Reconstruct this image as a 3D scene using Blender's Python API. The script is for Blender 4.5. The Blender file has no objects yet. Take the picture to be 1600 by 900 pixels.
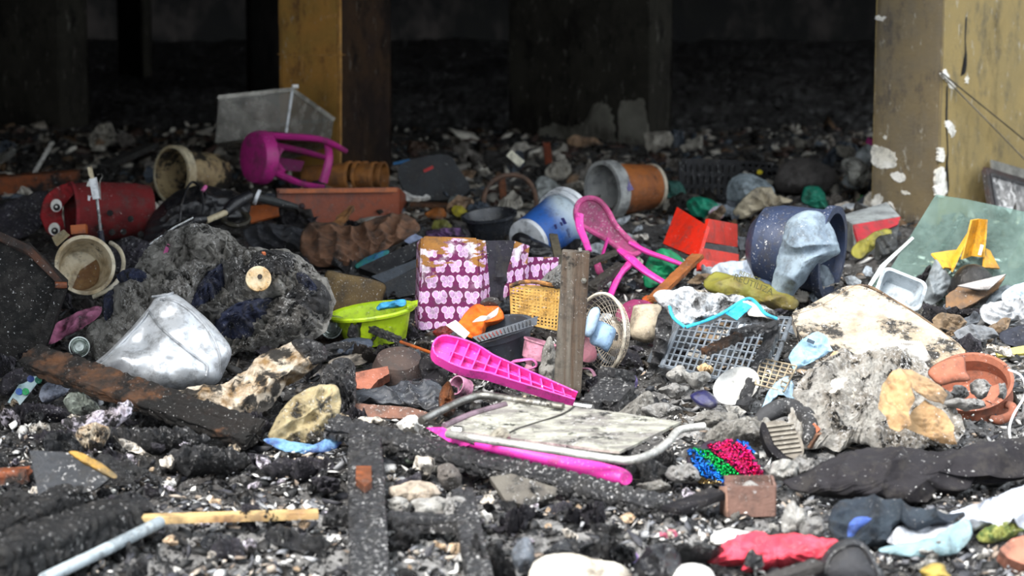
import bpy, math, random
import numpy as np
from mathutils import Vector, Matrix

# ------------------------------------------------------------------ camera, sky, light, exposure
SC = bpy.context.scene
COL = SC.collection
F = 4200.0                      # focal length in pixels of the 1600 x 900 frame
CAM_H = 2.0
PITCH = math.atan(770.0 / F)
cam_data = bpy.data.cameras.new('camera')
cam = bpy.data.objects.new('camera', cam_data)
COL.objects.link(cam)
cam.location = (0, 0, CAM_H)
cam.rotation_euler = (math.pi / 2 - PITCH, 0, 0)
cam_data.sensor_width = 36.0
cam_data.lens = F / 1600.0 * 36.0
cam_data.clip_end = 200
cam_data.dof.use_dof = True
cam_data.dof.focus_distance = 9.5
cam_data.dof.aperture_fstop = 3.0
SC.camera = cam

world = bpy.data.worlds.new('sky')
SC.world = world
world.use_nodes = True
bg = world.node_tree.nodes['Background']
bg.inputs[0].default_value = (0.86, 0.93, 1.0, 1)
bg.inputs[1].default_value = 1.6

sun_data = bpy.data.lights.new('sun', 'SUN')
sun_data.energy = 5.4
sun_data.angle = math.radians(25)
sun_data.color = (1.0, 0.97, 0.92)
sun = bpy.data.objects.new('sun', sun_data)
COL.objects.link(sun)
sun.rotation_euler = Vector((0.30, 0.58, -0.76)).to_track_quat('-Z', 'Y').to_euler()

SC.view_settings.view_transform = 'Standard'
SC.view_settings.look = 'None'
SC.view_settings.gamma = 1
SC.view_settings.use_curve_mapping = False
SC.view_settings.exposure = 0.58

random.seed(7)
RNG = np.random.default_rng(7)

# ------------------------------------------------------------------ geometry of the place
CP, SP = math.cos(PITCH), math.sin(PITCH)

def rays(px, py):
    a = (np.asarray(px, float) - 800) / F
    b = (450 - np.asarray(py, float)) / F
    return np.stack([a + 0 * b, CP + b * SP + 0 * a, -SP + b * CP + 0 * a], -1)

def g(px, py, z=0.0):
    """point of the place at height z that the photograph shows at (px, py)"""
    r = rays(px, py)
    t = (CAM_H - z) / -r[..., 2]
    p = r * t[..., None]
    p[..., 2] += CAM_H
    return p

def d(px, py, Y):
    """point of the place at distance Y that the photograph shows at (px, py)"""
    r = rays(px, py)
    p = r * (np.asarray(Y, float) / r[..., 1])[..., None]
    p[..., 2] += CAM_H
    return p

def yg(py, z=0.0):
    return float(g(800, py, z)[1])

# ------------------------------------------------------------------ noise
def _h(i, j, k, s):
    n = (i.astype(np.int64) * 374761393 + j.astype(np.int64) * 668265263 + k.astype(np.int64) * 2147483647 + s * 1274126177) & 0xffffffff
    n = ((n ^ (n >> 13)) * 1274126177) & 0xffffffff
    n = ((n ^ (n >> 15)) * 2246822519) & 0xffffffff
    return ((n ^ (n >> 16)) & 0xffffff) / float(0xffffff)

def vn(P, s=0):
    P = np.asarray(P, float)
    I = np.floor(P)
    f = P - I
    f = f * f * (3 - 2 * f)
    i, j, k = I[..., 0], I[..., 1], I[..., 2]
    r = 0
    for a in (0, 1):
        wa = f[..., 0] if a else 1 - f[..., 0]
        for b in (0, 1):
            wb = f[..., 1] if b else 1 - f[..., 1]
            for c in (0, 1):
                wc = f[..., 2] if c else 1 - f[..., 2]
                r = r + wa * wb * wc * _h(i + a, j + b, k + c, s)
    return r * 2 - 1

def fbm(P, o=4, s=0, gain=.5):
    P = np.asarray(P, float)
    r, a, t = 0, 1.0, 0
    for n in range(o):
        r = r + a * vn(P * (2.03 ** n) + 17.3 * n, s + n)
        t += a
        a *= gain
    return r / t

def worley(P, s=0):
    P = np.asarray(P, float)
    I = np.floor(P)
    f1 = np.full(P.shape[:-1], 9.0)
    f2 = np.full(P.shape[:-1], 9.0)
    for a in (-1, 0, 1):
        for b in (-1, 0, 1):
            for c in (-1, 0, 1):
                i, j, k = I[..., 0] + a, I[..., 1] + b, I[..., 2] + c
                q = np.stack([i + _h(i, j, k, s), j + _h(i, j, k, s + 1), k + _h(i, j, k, s + 2)], -1)
                dd = np.linalg.norm(P - q, axis=-1)
                f2 = np.where(dd < f1, f1, np.minimum(f2, dd))
                f1 = np.minimum(f1, dd)
    return f1, f2

def tri(x):
    return 4 * np.abs(x - np.floor(x + .5)) - 1

def creases(Q, ws, s, n=6):
    """sum of folded planes: continuous facets with sharp creases"""
    r = np.random.default_rng(s * 7 + 1)
    out, tot = 0, 0
    W = Q + .10 / ws * np.stack([vn(Q * ws * .8, s), vn(Q * ws * .8, s + 1), vn(Q * ws * .8, s + 2)], -1)
    for i in range(n):
        v = r.normal(size=3)
        v /= np.linalg.norm(v)
        f = ws * r.uniform(.35, 1.5)
        a = (ws / f) ** .8
        out = out + a * tri((W @ v) * f + r.uniform(0, 1)) * (.55 + .45 * vn(Q * ws * .5 + i * 9.1, s + i))
        tot += a
    return out / tot * 2.2

def relief(kind, Q, ws, s, ang=0.6):
    Q = np.asarray(Q, float)
    if kind == 'cloth':
        dv = np.array([math.cos(ang), .55 * math.sin(ang), math.sin(ang)])
        d2 = np.array([math.cos(ang + 1.1), .4, math.sin(ang + 1.1)])
        w = fbm(Q * ws * .4, 3, s)
        ph = (Q @ dv) * ws + 1.5 * w
        f = 1 - 2 * np.abs(np.sin(math.pi * ph)) ** .6
        ph2 = (Q @ d2) * ws * 1.9 + 1.7 * fbm(Q * ws * .7 + 5, 2, s + 3)
        f2 = 1 - 2 * np.abs(np.sin(math.pi * ph2)) ** .7
        m = .35 + .65 * np.clip(.5 + 1.4 * vn(Q * ws * .55 + 3, s + 11), 0, 1)
        return 1.15 * f * m + .45 * f2 * (1.2 - m) + .45 * creases(Q, ws * 2.2, s, 5) + .25 * fbm(Q * ws * 5, 3, s + 5)
    if kind == 'crumple':
        return 1.2 * creases(Q, ws, s, 7) + .35 * creases(Q, ws * 3.1, s + 1, 5)
    if kind == 'ash':
        f1, f2 = worley(Q * ws, s)
        return .6 * (1 - 1.5 * f1) + 1.5 * fbm(Q * ws * 1.1, 6, s, .68) + .5 * creases(Q, ws * 1.5, s, 5)
    if kind == 'char':
        f1, f2 = worley(Q * ws, s)
        return np.minimum(1, (f2 - f1) * 4) - .6 + .4 * fbm(Q * ws * 2, 3, s)
    if kind == 'gator':
        u = Q[..., 0] * ws * .9 + .8 * vn(Q * ws * .35, s) + .35 * vn(Q * ws * 1.3, s + 1)
        v = (Q[..., 1] + Q[..., 2]) * ws * .6 + .7 * vn(Q * ws * .3 + 4, s + 2)
        e = np.minimum(.5 - np.abs(u - np.floor(u) - .5), 1.3 * (.5 - np.abs(v - np.floor(v) - .5)))
        return np.minimum(1, e * 5) - .6 + .3 * fbm(Q * ws * 2, 3, s) + .5 * vn(np.floor(np.stack([u, v, 0 * u], -1)) + .5, s)
    if kind == 'rag':
        w = np.stack([fbm(Q * ws * .4, 2, s + 20), fbm(Q * ws * .4, 2, s + 21), fbm(Q * ws * .4, 2, s + 22)], -1) / ws
        n = fbm((Q + w) * ws, 6, s, .62)
        n2 = fbm((Q + w) * ws * 2.7, 4, s + 9, .6)
        return 1.3 * (.7 - 2 * np.abs(n) * 1.8) + .8 * (.5 - 2 * np.abs(n2)) + .7 * fbm(Q * ws * .5, 2, s + 7)
    return fbm(Q * ws, 3, s)

# ------------------------------------------------------------------ mesh building
class B:
    def __init__(self):
        self.v, self.q, self.t, self.n = [], [], [], 0
        self.c = []

    def add(self, V, Q=None, T=None, col=None):
        V = np.asarray(V, float).reshape(-1, 3)
        if Q is not None and len(Q):
            self.q.append(np.asarray(Q, np.int64).reshape(-1, 4) + self.n)
        if T is not None and len(T):
            self.t.append(np.asarray(T, np.int64).reshape(-1, 3) + self.n)
        self.v.append(V)
        if col is not None:
            self.c.append(np.broadcast_to(np.asarray(col, float), (len(V), 3)))
        self.n += len(V)
        return self

    def grid(self, P, cu=False, cv=False, flip=False):
        P = np.asarray(P, float)
        m, n = P.shape[:2]
        i = np.arange(m if cu else m - 1)
        j = np.arange(n if cv else n - 1)
        I, J = np.meshgrid(i, j, indexing='ij')
        a, b = I * n + J, ((I + 1) % m) * n + J
        c, e = ((I + 1) % m) * n + (J + 1) % n, I * n + (J + 1) % n
        Q = np.stack([a, b, c, e], -1).reshape(-1, 4)
        if flip:
            Q = Q[:, ::-1]
        return self.add(P.reshape(-1, 3), Q)

    def slab(self, P, th):
        """closed sheet of thickness th from a grid of points"""
        P = np.asarray(P, float)
        du = np.gradient(P, axis=0)
        dv = np.gradient(P, axis=1)
        N = np.cross(du, dv)
        N /= np.linalg.norm(N, axis=-1, keepdims=True) + 1e-12
        A, C = P + N * th * .5, P - N * th * .5
        m, n = P.shape[:2]
        self.grid(A)
        self.grid(C, flip=True)
        for R, S in ((A[0], C[0]), (C[-1], A[-1]), (C[:, 0], A[:, 0]), (A[:, -1], C[:, -1])):
            self.grid(np.stack([R, S], 0))
        return self

    def box(self, c, size, R=None):
        s = np.array(size, float) / 2
        V = np.array([[x, y, z] for x in (-1, 1) for y in (-1, 1) for z in (-1, 1)], float) * s
        if R is not None:
            V = V @ np.array(R.to_3x3()).T
        Q = [[0, 1, 3, 2], [4, 6, 7, 5], [0, 4, 5, 1], [2, 3, 7, 6], [0, 2, 6, 4], [1, 5, 7, 3]]
        return self.add(V + np.asarray(c, float), Q)

    def bar(self, p, q, w, t, n=None):
        p, q = np.asarray(p, float), np.asarray(q, float)
        a = q - p
        a /= np.linalg.norm(a) + 1e-12
        n = np.array([0, -1, .2]) if n is None else np.asarray(n, float)
        s = np.cross(a, n)
        s /= np.linalg.norm(s) + 1e-12
        n = np.cross(s, a)
        V = []
        for e in (p, q):
            for x, y in ((-1, -1), (1, -1), (1, 1), (-1, 1)):
                V.append(e + s * x * w / 2 + n * y * t / 2)
        return self.add(V, [[0, 3, 2, 1], [4, 5, 6, 7], [0, 1, 5, 4], [1, 2, 6, 5], [2, 3, 7, 6], [3, 0, 4, 7]])

    def tube(self, pts, rad, n=10, closed=False, sub=0, flat=1.0, up=None):
        pts = np.asarray(pts, float)
        if sub:
            pts = spline(pts, sub, closed)
        m = len(pts)
        rad = np.asarray(rad, float)
        if rad.ndim == 0:
            rad = np.full(m, float(rad))
        elif len(rad) != m:
            rad = np.interp(np.linspace(0, 1, m), np.linspace(0, 1, len(rad)), rad)
        T = np.roll(pts, -1, 0) - np.roll(pts, 1, 0)
        if not closed:
            T[0], T[-1] = pts[1] - pts[0], pts[-1] - pts[-2]
        T /= np.linalg.norm(T, axis=1, keepdims=True) + 1e-12
        u = np.array([.13, .21, 1.0]) if up is None else np.asarray(up, float)
        if abs(T[0] @ u) / np.linalg.norm(u) > .95:
            u = np.array([1.0, .2, 0])
        P = []
        a = np.linspace(0, 2 * math.pi, n, endpoint=False)
        for k in range(m):
            u = u - T[k] * (u @ T[k])
            u /= np.linalg.norm(u) + 1e-12
            w = np.cross(T[k], u)
            P.append(pts[k] + rad[k] * (np.cos(a)[:, None] * w + np.sin(a)[:, None] * u * flat))
        P = np.array(P)
        if not closed:
            P = np.concatenate([np.repeat(pts[:1, None], n, 1), P, np.repeat(pts[-1:, None], n, 1)], 0)
        return self.grid(P, cu=closed, cv=True, flip=True)

    def lathe(self, prof, o, axis, n=40, sx=1.0, sy=1.0, up=(0, 0, 1), arc=None, wob=0.0, seed=0):
        ax = np.asarray(axis, float)
        ax /= np.linalg.norm(ax)
        u = np.asarray(up, float)
        if abs(u @ ax) > .95:
            u = np.array([0, 1.0, 0])
        u = u - ax * (u @ ax)
        u /= np.linalg.norm(u)
        w = np.cross(ax, u)
        a = np.linspace(0, 2 * math.pi, n, endpoint=False) if arc is None else np.linspace(arc[0], arc[1], n)
        pr = np.asarray(prof, float)
        P = (np.asarray(o, float) + pr[:, 1][:, None, None] * ax
             + pr[:, 0][:, None, None] * (sx * np.cos(a)[:, None] * w + sy * np.sin(a)[:, None] * u))
        if wob:
            P = P + wob * np.stack([fbm(P * 9, 3, seed), fbm(P * 9, 3, seed + 4), fbm(P * 9, 3, seed + 8)], -1)
        return self.grid(P, cv=arc is None)

    def prism(self, poly, off):
        """polygon of points extruded by the vector off"""
        A = np.asarray(poly, float)
        m = len(A)
        V = np.concatenate([A, A + np.asarray(off, float), A.mean(0)[None], (A + off).mean(0)[None]])
        T, Q = [], []
        for i in range(m):
            j = (i + 1) % m
            T += [[2 * m, j, i], [2 * m + 1, m + i, m + j]]
            Q.append([i, j, m + j, m + i])
        return self.add(V, Q, T)

    def build(self, name, m, parent=None, smooth=35, base=None):
        V = np.concatenate(self.v)
        me = bpy.data.meshes.new(name)
        if base is None:
            base = np.array(parent['_base']) if parent is not None and '_base' in parent else np.array([V[:, 0].mean(), V[:, 1].mean(), V[:, 2].min()])
        L = V - base
        Q = np.concatenate(self.q) if self.q else np.zeros((0, 4), np.int64)
        T = np.concatenate(self.t) if self.t else np.zeros((0, 3), np.int64)
        me.vertices.add(len(L))
        me.vertices.foreach_set('co', L.astype(np.float32).ravel())
        nl = Q.size + T.size
        me.loops.add(nl)
        me.loops.foreach_set('vertex_index', np.concatenate([Q.ravel(), T.ravel()]).astype(np.int32))
        me.polygons.add(len(Q) + len(T))
        me.polygons.foreach_set('loop_start', np.concatenate([np.arange(len(Q)) * 4, Q.size + np.arange(len(T)) * 3]).astype(np.int32))
        me.update(calc_edges=True)
        me.validate()
        if self.c:
            at = me.color_attributes.new('Col', 'FLOAT_COLOR', 'POINT')
            C = np.concatenate(self.c)
            at.data.foreach_set('color', np.concatenate([C, np.ones((len(C), 1))], 1).astype(np.float32).ravel())
        if smooth:
            me.shade_smooth()
            if smooth < 180:
                me.set_sharp_from_angle(angle=math.radians(smooth))
        me.materials.append(m)
        o = bpy.data.objects.new(name, me)
        COL.objects.link(o)
        if parent is not None:
            o.parent = parent
        else:
            o.location = base
        o['_base'] = [float(x) for x in base]
        return o

def spline(P, sub=6, closed=False):
    P = np.asarray(P, float)
    m = len(P)
    out = []
    rng = range(m if closed else m - 1)
    for i in rng:
        if closed:
            a, b, c, e = P[(i - 1) % m], P[i], P[(i + 1) % m], P[(i + 2) % m]
        else:
            a, b, c, e = P[max(i - 1, 0)], P[i], P[i + 1], P[min(i + 2, m - 1)]
        for k in range(sub):
            t = k / sub
            out.append(.5 * (2 * b + (c - a) * t + (2 * a - 5 * b + 4 * c - e) * t * t + (3 * b - a - 3 * c + e) * t ** 3))
    if not closed:
        out.append(P[-1])
    return np.array(out)

def tag(o, label=None, cat=None, group=None, kind=None):
    if label:
        o['label'] = label
    if cat:
        o['category'] = cat
    if group:
        o['group'] = group
    if kind:
        o['kind'] = kind
    return o

def thing(name, label, cat, base, group=None):
    o = bpy.data.objects.new(name, None)
    COL.objects.link(o)
    o.location = [float(x) for x in base]
    o.empty_display_size = .05
    o['_base'] = [float(x) for x in base]
    return tag(o, label, cat, group)

# ------------------------------------------------------------------ procedural materials
def C(h):
    h = h.lstrip('#')
    r = [int(h[i:i + 2], 16) / 255 for i in (0, 2, 4)]
    return tuple(x / 12.92 if x <= .04045 else ((x + .055) / 1.055) ** 2.4 for x in r)

class NT:
    def __init__(self, name):
        self.m = bpy.data.materials.new(name)
        self.m.use_nodes = True
        self.t = self.m.node_tree
        self.bsdf = self.t.nodes['Principled BSDF']
        self.out = self.t.nodes['Material Output']
        tc = self.t.nodes.new('ShaderNodeTexCoord')
        self.co = tc.outputs['Object']

    def put(self, n, k, v):
        if isinstance(v, bpy.types.NodeSocket):
            self.t.links.new(v, n.inputs[k])
        elif isinstance(v, tuple) and len(v) == 3 and n.inputs[k].type == 'RGBA':
            n.inputs[k].default_value = (*v, 1)
        else:
            n.inputs[k].default_value = v

    def math(self, op, a, b=0.0, clamp=False):
        n = self.t.nodes.new('ShaderNodeMath')
        n.operation = op
        n.use_clamp = clamp
        self.put(n, 0, a)
        self.put(n, 1, b)
        return n.outputs[0]

    def mix(self, f, a, b):
        n = self.t.nodes.new('ShaderNodeMix')
        n.data_type = 'RGBA'
        self.put(n, 0, f)
        self.put(n, 6, a)
        self.put(n, 7, b)
        return n.outputs[2]

    def vec(self, scale, co=None):
        n = self.t.nodes.new('ShaderNodeMapping')
        self.t.links.new(co or self.co, n.inputs[0])
        n.inputs['Scale'].default_value = scale
        return n.outputs[0]

    def noise(self, scale, detail=4, rough=.6, co=None, dist=0.0):
        n = self.t.nodes.new('ShaderNodeTexNoise')
        self.t.links.new(co or self.co, n.inputs['Vector'])
        n.inputs['Scale'].default_value = scale
        n.inputs['Detail'].default_value = detail
        n.inputs['Roughness'].default_value = rough
        n.inputs['Distortion'].default_value = dist
        return n.outputs['Fac']

    def step(self, v, lo, hi):
        n = self.t.nodes.new('ShaderNodeMapRange')
        n.interpolation_type = 'SMOOTHSTEP'
        self.put(n, 0, v)
        n.inputs[1].default_value = lo
        n.inputs[2].default_value = hi
        return n.outputs[0]

    def xyz(self, co=None):
        n = self.t.nodes.new('ShaderNodeSeparateXYZ')
        self.t.links.new(co or self.co, n.inputs[0])
        return n.outputs

    def bump(self, h, s, dist=.01):
        n = self.t.nodes.new('ShaderNodeBump')
        n.inputs['Strength'].default_value = s
        n.inputs['Distance'].default_value = dist
        self.t.links.new(h, n.inputs['Height'])
        self.t.links.new(n.outputs[0], self.bsdf.inputs['Normal'])

SOOT = (.010, .0095, .009)
ASH = (.62, .61, .60)
_mats = {}

def M(c1, c2=None, scale=9, rough=.65, metal=0.0, bump=.35, bscale=60, soot=0.0, sscale=5, ash=.12, ascale=90,
      stretch=None, spec=.4, trans=0.0, base=None, name=None, grimy=.5):
    key = (c1, c2, scale, rough, metal, bump, bscale, soot, sscale, ash, ascale, stretch, spec, trans, grimy)
    if key in _mats and base is None:
        return _mats[key]
    n = NT(name or 'surface')
    co = n.vec(stretch) if stretch else n.co
    a = C(c1)
    b = C(c2) if c2 else tuple(x * .72 for x in a)
    col = base(n) if base else n.mix(n.step(n.noise(scale, 5, .62, co), .36, .66), a, b)
    grime = n.step(n.noise(17, 7, .75), .47, .64)
    col = n.mix(n.math('MULTIPLY', grime, grimy), col, (.05, .045, .04))
    if soot:
        th = .655 - .30 * soot
        f = n.step(n.noise(sscale, 7, .70), th - .035, th + .05)
        col = n.mix(n.math('MULTIPLY', f, .96), col, SOOT)
    if ash:
        th = .665 - .25 * ash
        cl = n.step(n.noise(6.5, 4, .6), .36, .62)
        f = n.math('MULTIPLY', n.step(n.noise(ascale, 4, .72), th, th + .03), cl)
        col = n.mix(n.math('MULTIPLY', f, .85), col, ASH)
    n.put(n.bsdf, 'Base Color', col)
    n.put(n.bsdf, 'Metallic', metal)
    n.put(n.bsdf, 'Specular IOR Level', spec)
    r = n.noise(31, 4)
    rr = n.t.nodes.new('ShaderNodeMapRange')
    n.put(rr, 0, r)
    rr.inputs[3].default_value = max(.03, rough - .16)
    rr.inputs[4].default_value = min(1, rough + .16)
    n.t.links.new(rr.outputs[0], n.bsdf.inputs['Roughness'])
    if bump:
        n.bump(n.noise(bscale, 7, .74, co), min(1, bump * 1.3), .014)
    if trans:
        tr = n.t.nodes.new('ShaderNodeBsdfTransparent')
        tr.inputs[0].default_value = (*[min(1, .35 + .65 * x) for x in a], 1)
        mx = n.t.nodes.new('ShaderNodeMixShader')
        mx.inputs[0].default_value = trans
        n.t.links.new(n.bsdf.outputs[0], mx.inputs[1])
        n.t.links.new(tr.outputs[0], mx.inputs[2])
        n.t.links.new(mx.outputs[0], n.out.inputs[0])
    _mats[key] = n.m
    return n.m

# ------------------------------------------------------------------ shape makers
_seed = [100]
HEAPS = {}

def blob(cx, cy, rx, ry, n=11, irr=.22, seed=None, rot=0.0):
    r = random.Random(seed if seed is not None else int(cx * 31 + cy * 17))
    out = []
    for i in range(n):
        a = 2 * math.pi * i / n + r.uniform(-.12, .12)
        k = 1 + r.uniform(-irr, irr)
        x, y = rx * k * math.cos(a), ry * k * math.sin(a)
        c, s = math.cos(rot), math.sin(rot)
        out.append((cx + x * c - y * s, cy + x * s + y * c))
    return out

def heap_shape(outline, base=None, tilt=40, bulge=.06, wr=.012, ws=14, kind='rag', z0=0.0, ang=.6, res=1.0,
               rag=0.8, round_=True, thk=None, yaw=0.0, center=None):
    """a soft closed body whose outline, standing at its own place, is the given one"""
    _seed[0] += 7
    s = _seed[0]
    P = np.array(outline, float)
    if base is None:
        base = P[:, 1].max() - 1
    size = max(np.ptp(P[:, 0]), np.ptp(P[:, 1]))
    per = np.linalg.norm(np.diff(np.vstack([P, P[:1]]), axis=0), axis=1).sum()
    m = int(np.clip(per / 2.6 * res, 24, 260))
    Bd = spline(P, 8, True) if round_ else np.concatenate([np.linspace(P[i], P[(i + 1) % len(P)], 12, endpoint=False) for i in range(len(P))])
    L = np.concatenate([[0], np.cumsum(np.linalg.norm(np.diff(np.vstack([Bd, Bd[:1]]), axis=0), axis=1))])
    t = np.linspace(0, L[-1], m, endpoint=False)
    Bd = np.stack([np.interp(t, L, np.append(Bd[:, k], Bd[0, k])) for k in (0, 1)], -1)
    if rag:
        if kind in ('rag', 'ash', 'crumple', 'cloth'):
            rag = rag * (1 + min(size, 260) * {'cloth': .022}.get(kind, .032))
        fr = 2.6 / max(22, min(size, 90))
        q = np.stack([Bd[:, 0] * fr, Bd[:, 1] * fr, np.full(m, s * 1.7)], -1)
        Bd = Bd + rag * 1.6 * np.stack([fbm(q, 4, s, .65), fbm(q, 4, s + 9, .65)], -1)
    c = np.array(center, float) if center is not None else .5 * (P.mean(0) + np.array([(P[:, 0].max() + P[:, 0].min()) / 2, (P[:, 1].max() + P[:, 1].min()) / 2]))
    R = int(np.clip(size / 5.2 * res, 8, 52))
    r = np.linspace(0, 1, R + 1)
    X = c[None, None] + (Bd[None] - c) * r[:, None, None]
    th = math.radians(tilt)
    o = g(c[0], base, z0)
    n = np.array([0, -math.sin(th), math.cos(th)])
    if yaw:
        cy, sy = math.cos(math.radians(yaw)), math.sin(math.radians(yaw))
        n = np.array([n[0] * cy - n[1] * sy, n[0] * sy + n[1] * cy, n[2]])
    ry = rays(X[..., 0], X[..., 1])
    camp = np.array([0, 0, CAM_H])
    k = ((o - camp) @ n) / (ry @ n)
    Q = camp + ry * k[..., None]
    soft = kind in ('smooth',)
    prof = (np.sqrt(np.clip(1 - r ** 2, 0, 1)) if soft else np.clip(1 - r ** 2.2, 0, 1) ** .75)[:, None]
    fade = (1 - .75 * r ** 10)[:, None]
    sm = size * o[1] / F
    if kind in ('crumple', 'rag', 'ash'):
        ws = max(ws, 2.4 / sm)
    elif kind == 'cloth':
        ws = max(ws, 1.7 / sm)
    rel = relief(kind, Q + s * .37, ws, s, ang)
    if not soft:
        prof = prof * (.9 + .75 * fbm(Q / sm * 2.6 + s, 3, s + 2))
    vw = -ry / np.linalg.norm(ry, axis=-1, keepdims=True)
    rel = np.clip(rel, -1.6, 1.6) * fade
    front = Q + vw * (bulge * prof + .35 * wr * rel)[..., None] + n * (1.05 * wr * rel)[..., None]
    if thk is None:
        thk = max(.015, bulge * .7)
    rb = np.linspace(1, 0, 7)[1:]
    idx = np.round(rb * R).astype(int)
    back = Q[idx] - n * (thk * np.sqrt(np.clip(1 - rb ** 2, 0, 1)))[:, None, None]
    P3 = np.concatenate([front, back], 0)
    return P3, X, front, n

def heap(name, outline, mat, label=None, cat=None, parent=None, group=None, kindp=None, key=None, smooth=None, **kw):
    P3, X, front, n = heap_shape(outline, **kw)
    b = B()
    b.grid(P3, cv=True, flip=True)
    o = b.build(name, mat, parent, smooth=smooth or {'crumple': 30, 'ash': 40, 'rag': 60}.get(kw.get('kind', 'rag'), 180))
    tag(o, label, cat, group, kindp)
    fr = front.reshape(-1, 3)
    dep = fr[:, 1] * CP + (CAM_H - fr[:, 2]) * SP
    vy = (fr[:, 1] * SP + (fr[:, 2] - CAM_H) * CP)
    HEAPS[key or name] = (np.stack([800 + F * fr[:, 0] / dep, 450 - F * vy / dep], -1), fr, n)
    return o

def on(key, px, py, off=.004):
    """a point on the surface of an earlier heap, where the photograph shows (px, py)"""
    X, V, n = HEAPS[key]
    px, py = np.atleast_1d(np.asarray(px, float)), np.atleast_1d(np.asarray(py, float))
    out = []
    for a, b in zip(px, py):
        dd = np.hypot(X[:, 0] - a, X[:, 1] - b)
        i = np.argsort(dd)[:4]
        w = 1 / (dd[i] + .3)
        Y = .5 * (V[i, 1] * w).sum() / w.sum() + .5 * V[i, 1].min()
        p = d(a, b, Y)
        out.append(p + n * off)
    return np.array(out)

def beam_shape(b, p0, p1, w, h, kind='char', amp=.006, ws=28, seg=None, up=(0, 0, 1), rag=.03, grain=0.0, seed=None, taper=1.0):
    _seed[0] += 3
    s = seed or _seed[0]
    p0, p1 = np.asarray(p0, float), np.asarray(p1, float)
    L = np.linalg.norm(p1 - p0)
    a = (p1 - p0) / L
    u = np.asarray(up, float)
    u = u - a * (a @ u)
    u /= np.linalg.norm(u)
    v = np.cross(a, u)
    seg = seg or int(np.clip(L / (.004 if kind == 'gator' else .008), 10, 320))
    m = 72 if grain else 48 if kind == 'gator' else 28
    t = np.linspace(0, 2 * math.pi, m, endpoint=False) + math.pi / m
    cx, sx = np.cos(t), np.sin(t)
    k = 1 / np.maximum(np.abs(cx), np.abs(sx)) ** .92
    ex, ey = cx * k * w / 2, sx * k * h / 2
    l = np.linspace(0, L, seg)
    sc = np.linspace(1, taper, seg)
    P = p0 + l[:, None, None] * a + (ex[:, None] * v + ey[:, None] * u)[None] * sc[:, None, None]
    N = (ex[:, None] * v / (w / 2) + ey[:, None] * u / (h / 2))
    N = N / np.linalg.norm(N, axis=1, keepdims=True)
    loc = np.stack([np.broadcast_to(l[:, None], (seg, m)), np.broadcast_to(ex[None], (seg, m)), np.broadcast_to(ey[None], (seg, m))], -1)
    rel = amp * relief(kind, loc * np.array([.75, 1.2, 1.2]) + s, ws, s) if amp else 0
    if grain:
        rel = rel + grain * fbm(loc * np.array([2.5, 160, 160]) + s, 2, s)
    P = P + (np.zeros((seg, m)) + rel)[..., None] * N[None]
    if rag:
        e0 = rag * (.5 + .5 * fbm(np.stack([ex * 60, ey * 60, 0 * ex + s], -1), 3, s))
        e1 = rag * (.5 + .5 * fbm(np.stack([ex * 60, ey * 60, 0 * ex + s + 9], -1), 3, s))
        f0 = np.clip(1 - l / (3 * rag), 0, 1)[:, None]
        f1 = np.clip(1 - (L - l) / (3 * rag), 0, 1)[:, None]
        P = P + (f0 * e0[None] - f1 * e1[None])[..., None] * a
    c0, c1 = P[0].mean(0), P[-1].mean(0)
    P = np.concatenate([np.repeat(c0[None, None], m, 1), P, np.repeat(c1[None, None], m, 1)], 0)
    b.grid(P, cv=True, flip=True)
    return b

def beam(name, p0, p1, w, h, mat, label=None, cat=None, parent=None, group=None, **kw):
    b = B()
    beam_shape(b, p0, p1, w, h, **kw)
    return tag(b.build(name, mat, parent, smooth=60), label, cat, group)

def quad(c, nu=10, nv=10, amp=0.0, ws=8, kind='smooth', curl=0.0):
    """grid of points between four corners (top left, top right, bottom right, bottom left)"""
    _seed[0] += 5
    c = [np.asarray(x, float) for x in c]
    u = np.linspace(0, 1, nu)[:, None, None]
    v = np.linspace(0, 1, nv)[None, :, None]
    P = (1 - v) * ((1 - u) * c[0] + u * c[1]) + v * ((1 - u) * c[3] + u * c[2])
    n = np.cross(c[1] - c[0], c[3] - c[0])
    n /= np.linalg.norm(n)
    if n[1] > 0:
        n = -n
    if amp:
        P = P + n * (amp * relief(kind, P + _seed[0] * .3, ws, _seed[0]))[..., None]
    if curl:
        P = P + n * curl * (4 * (u - .5) ** 2)
    return P

def lattice(b, c, nu, nv, bu, bv, th, bulge=0.0, border=None):
    """open grid of bars between four corners"""
    P = quad(c, nu + 1, nv + 1)
    n = np.cross(P[-1, 0] - P[0, 0], P[0, -1] - P[0, 0])
    n /= np.linalg.norm(n)
    if n[1] > 0:
        n = -n
    if bulge:
        u = np.linspace(-1, 1, nu + 1)[:, None, None]
        P = P + n * bulge * (1 - u ** 2)
    for i in range(nu + 1):
        for j in range(nv):
            b.bar(P[i, j], P[i, j + 1], bu if 0 < i < nu else (border or bu), th, n)
    for j in range(nv + 1):
        for i in range(nu):
            b.bar(P[i, j], P[i + 1, j], bv if 0 < j < nv else (border or bv), th, n)
    return b

def rot(yaw=0, pitch=0, roll=0):
    return Matrix.Rotation(math.radians(yaw), 4, 'Z') @ Matrix.Rotation(math.radians(pitch), 4, 'X') @ Matrix.Rotation(math.radians(roll), 4, 'Y')

def bucket_prof(r0, r1, h, t=.004, lip=.007, lh=.02):
    return [(0.0005, 0), (r0 * .97, 0), (r0, .006), (r1 - .002, h - lh), (r1 + lip, h - lh), (r1 + lip, h), (r1 - t, h), (r0 - t, .008), (.0005, .008)]

# ------------------------------------------------------------------ the setting: burnt-out open ground floor
FAC = np.array([math.sin(math.radians(40)), math.cos(math.radians(40))])   # direction of the open side of the building
FP = np.array([2.05, 12.3])                                                # a point on it (right pillar)
FN = np.array([FAC[1], -FAC[0]])                                           # outwards

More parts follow.
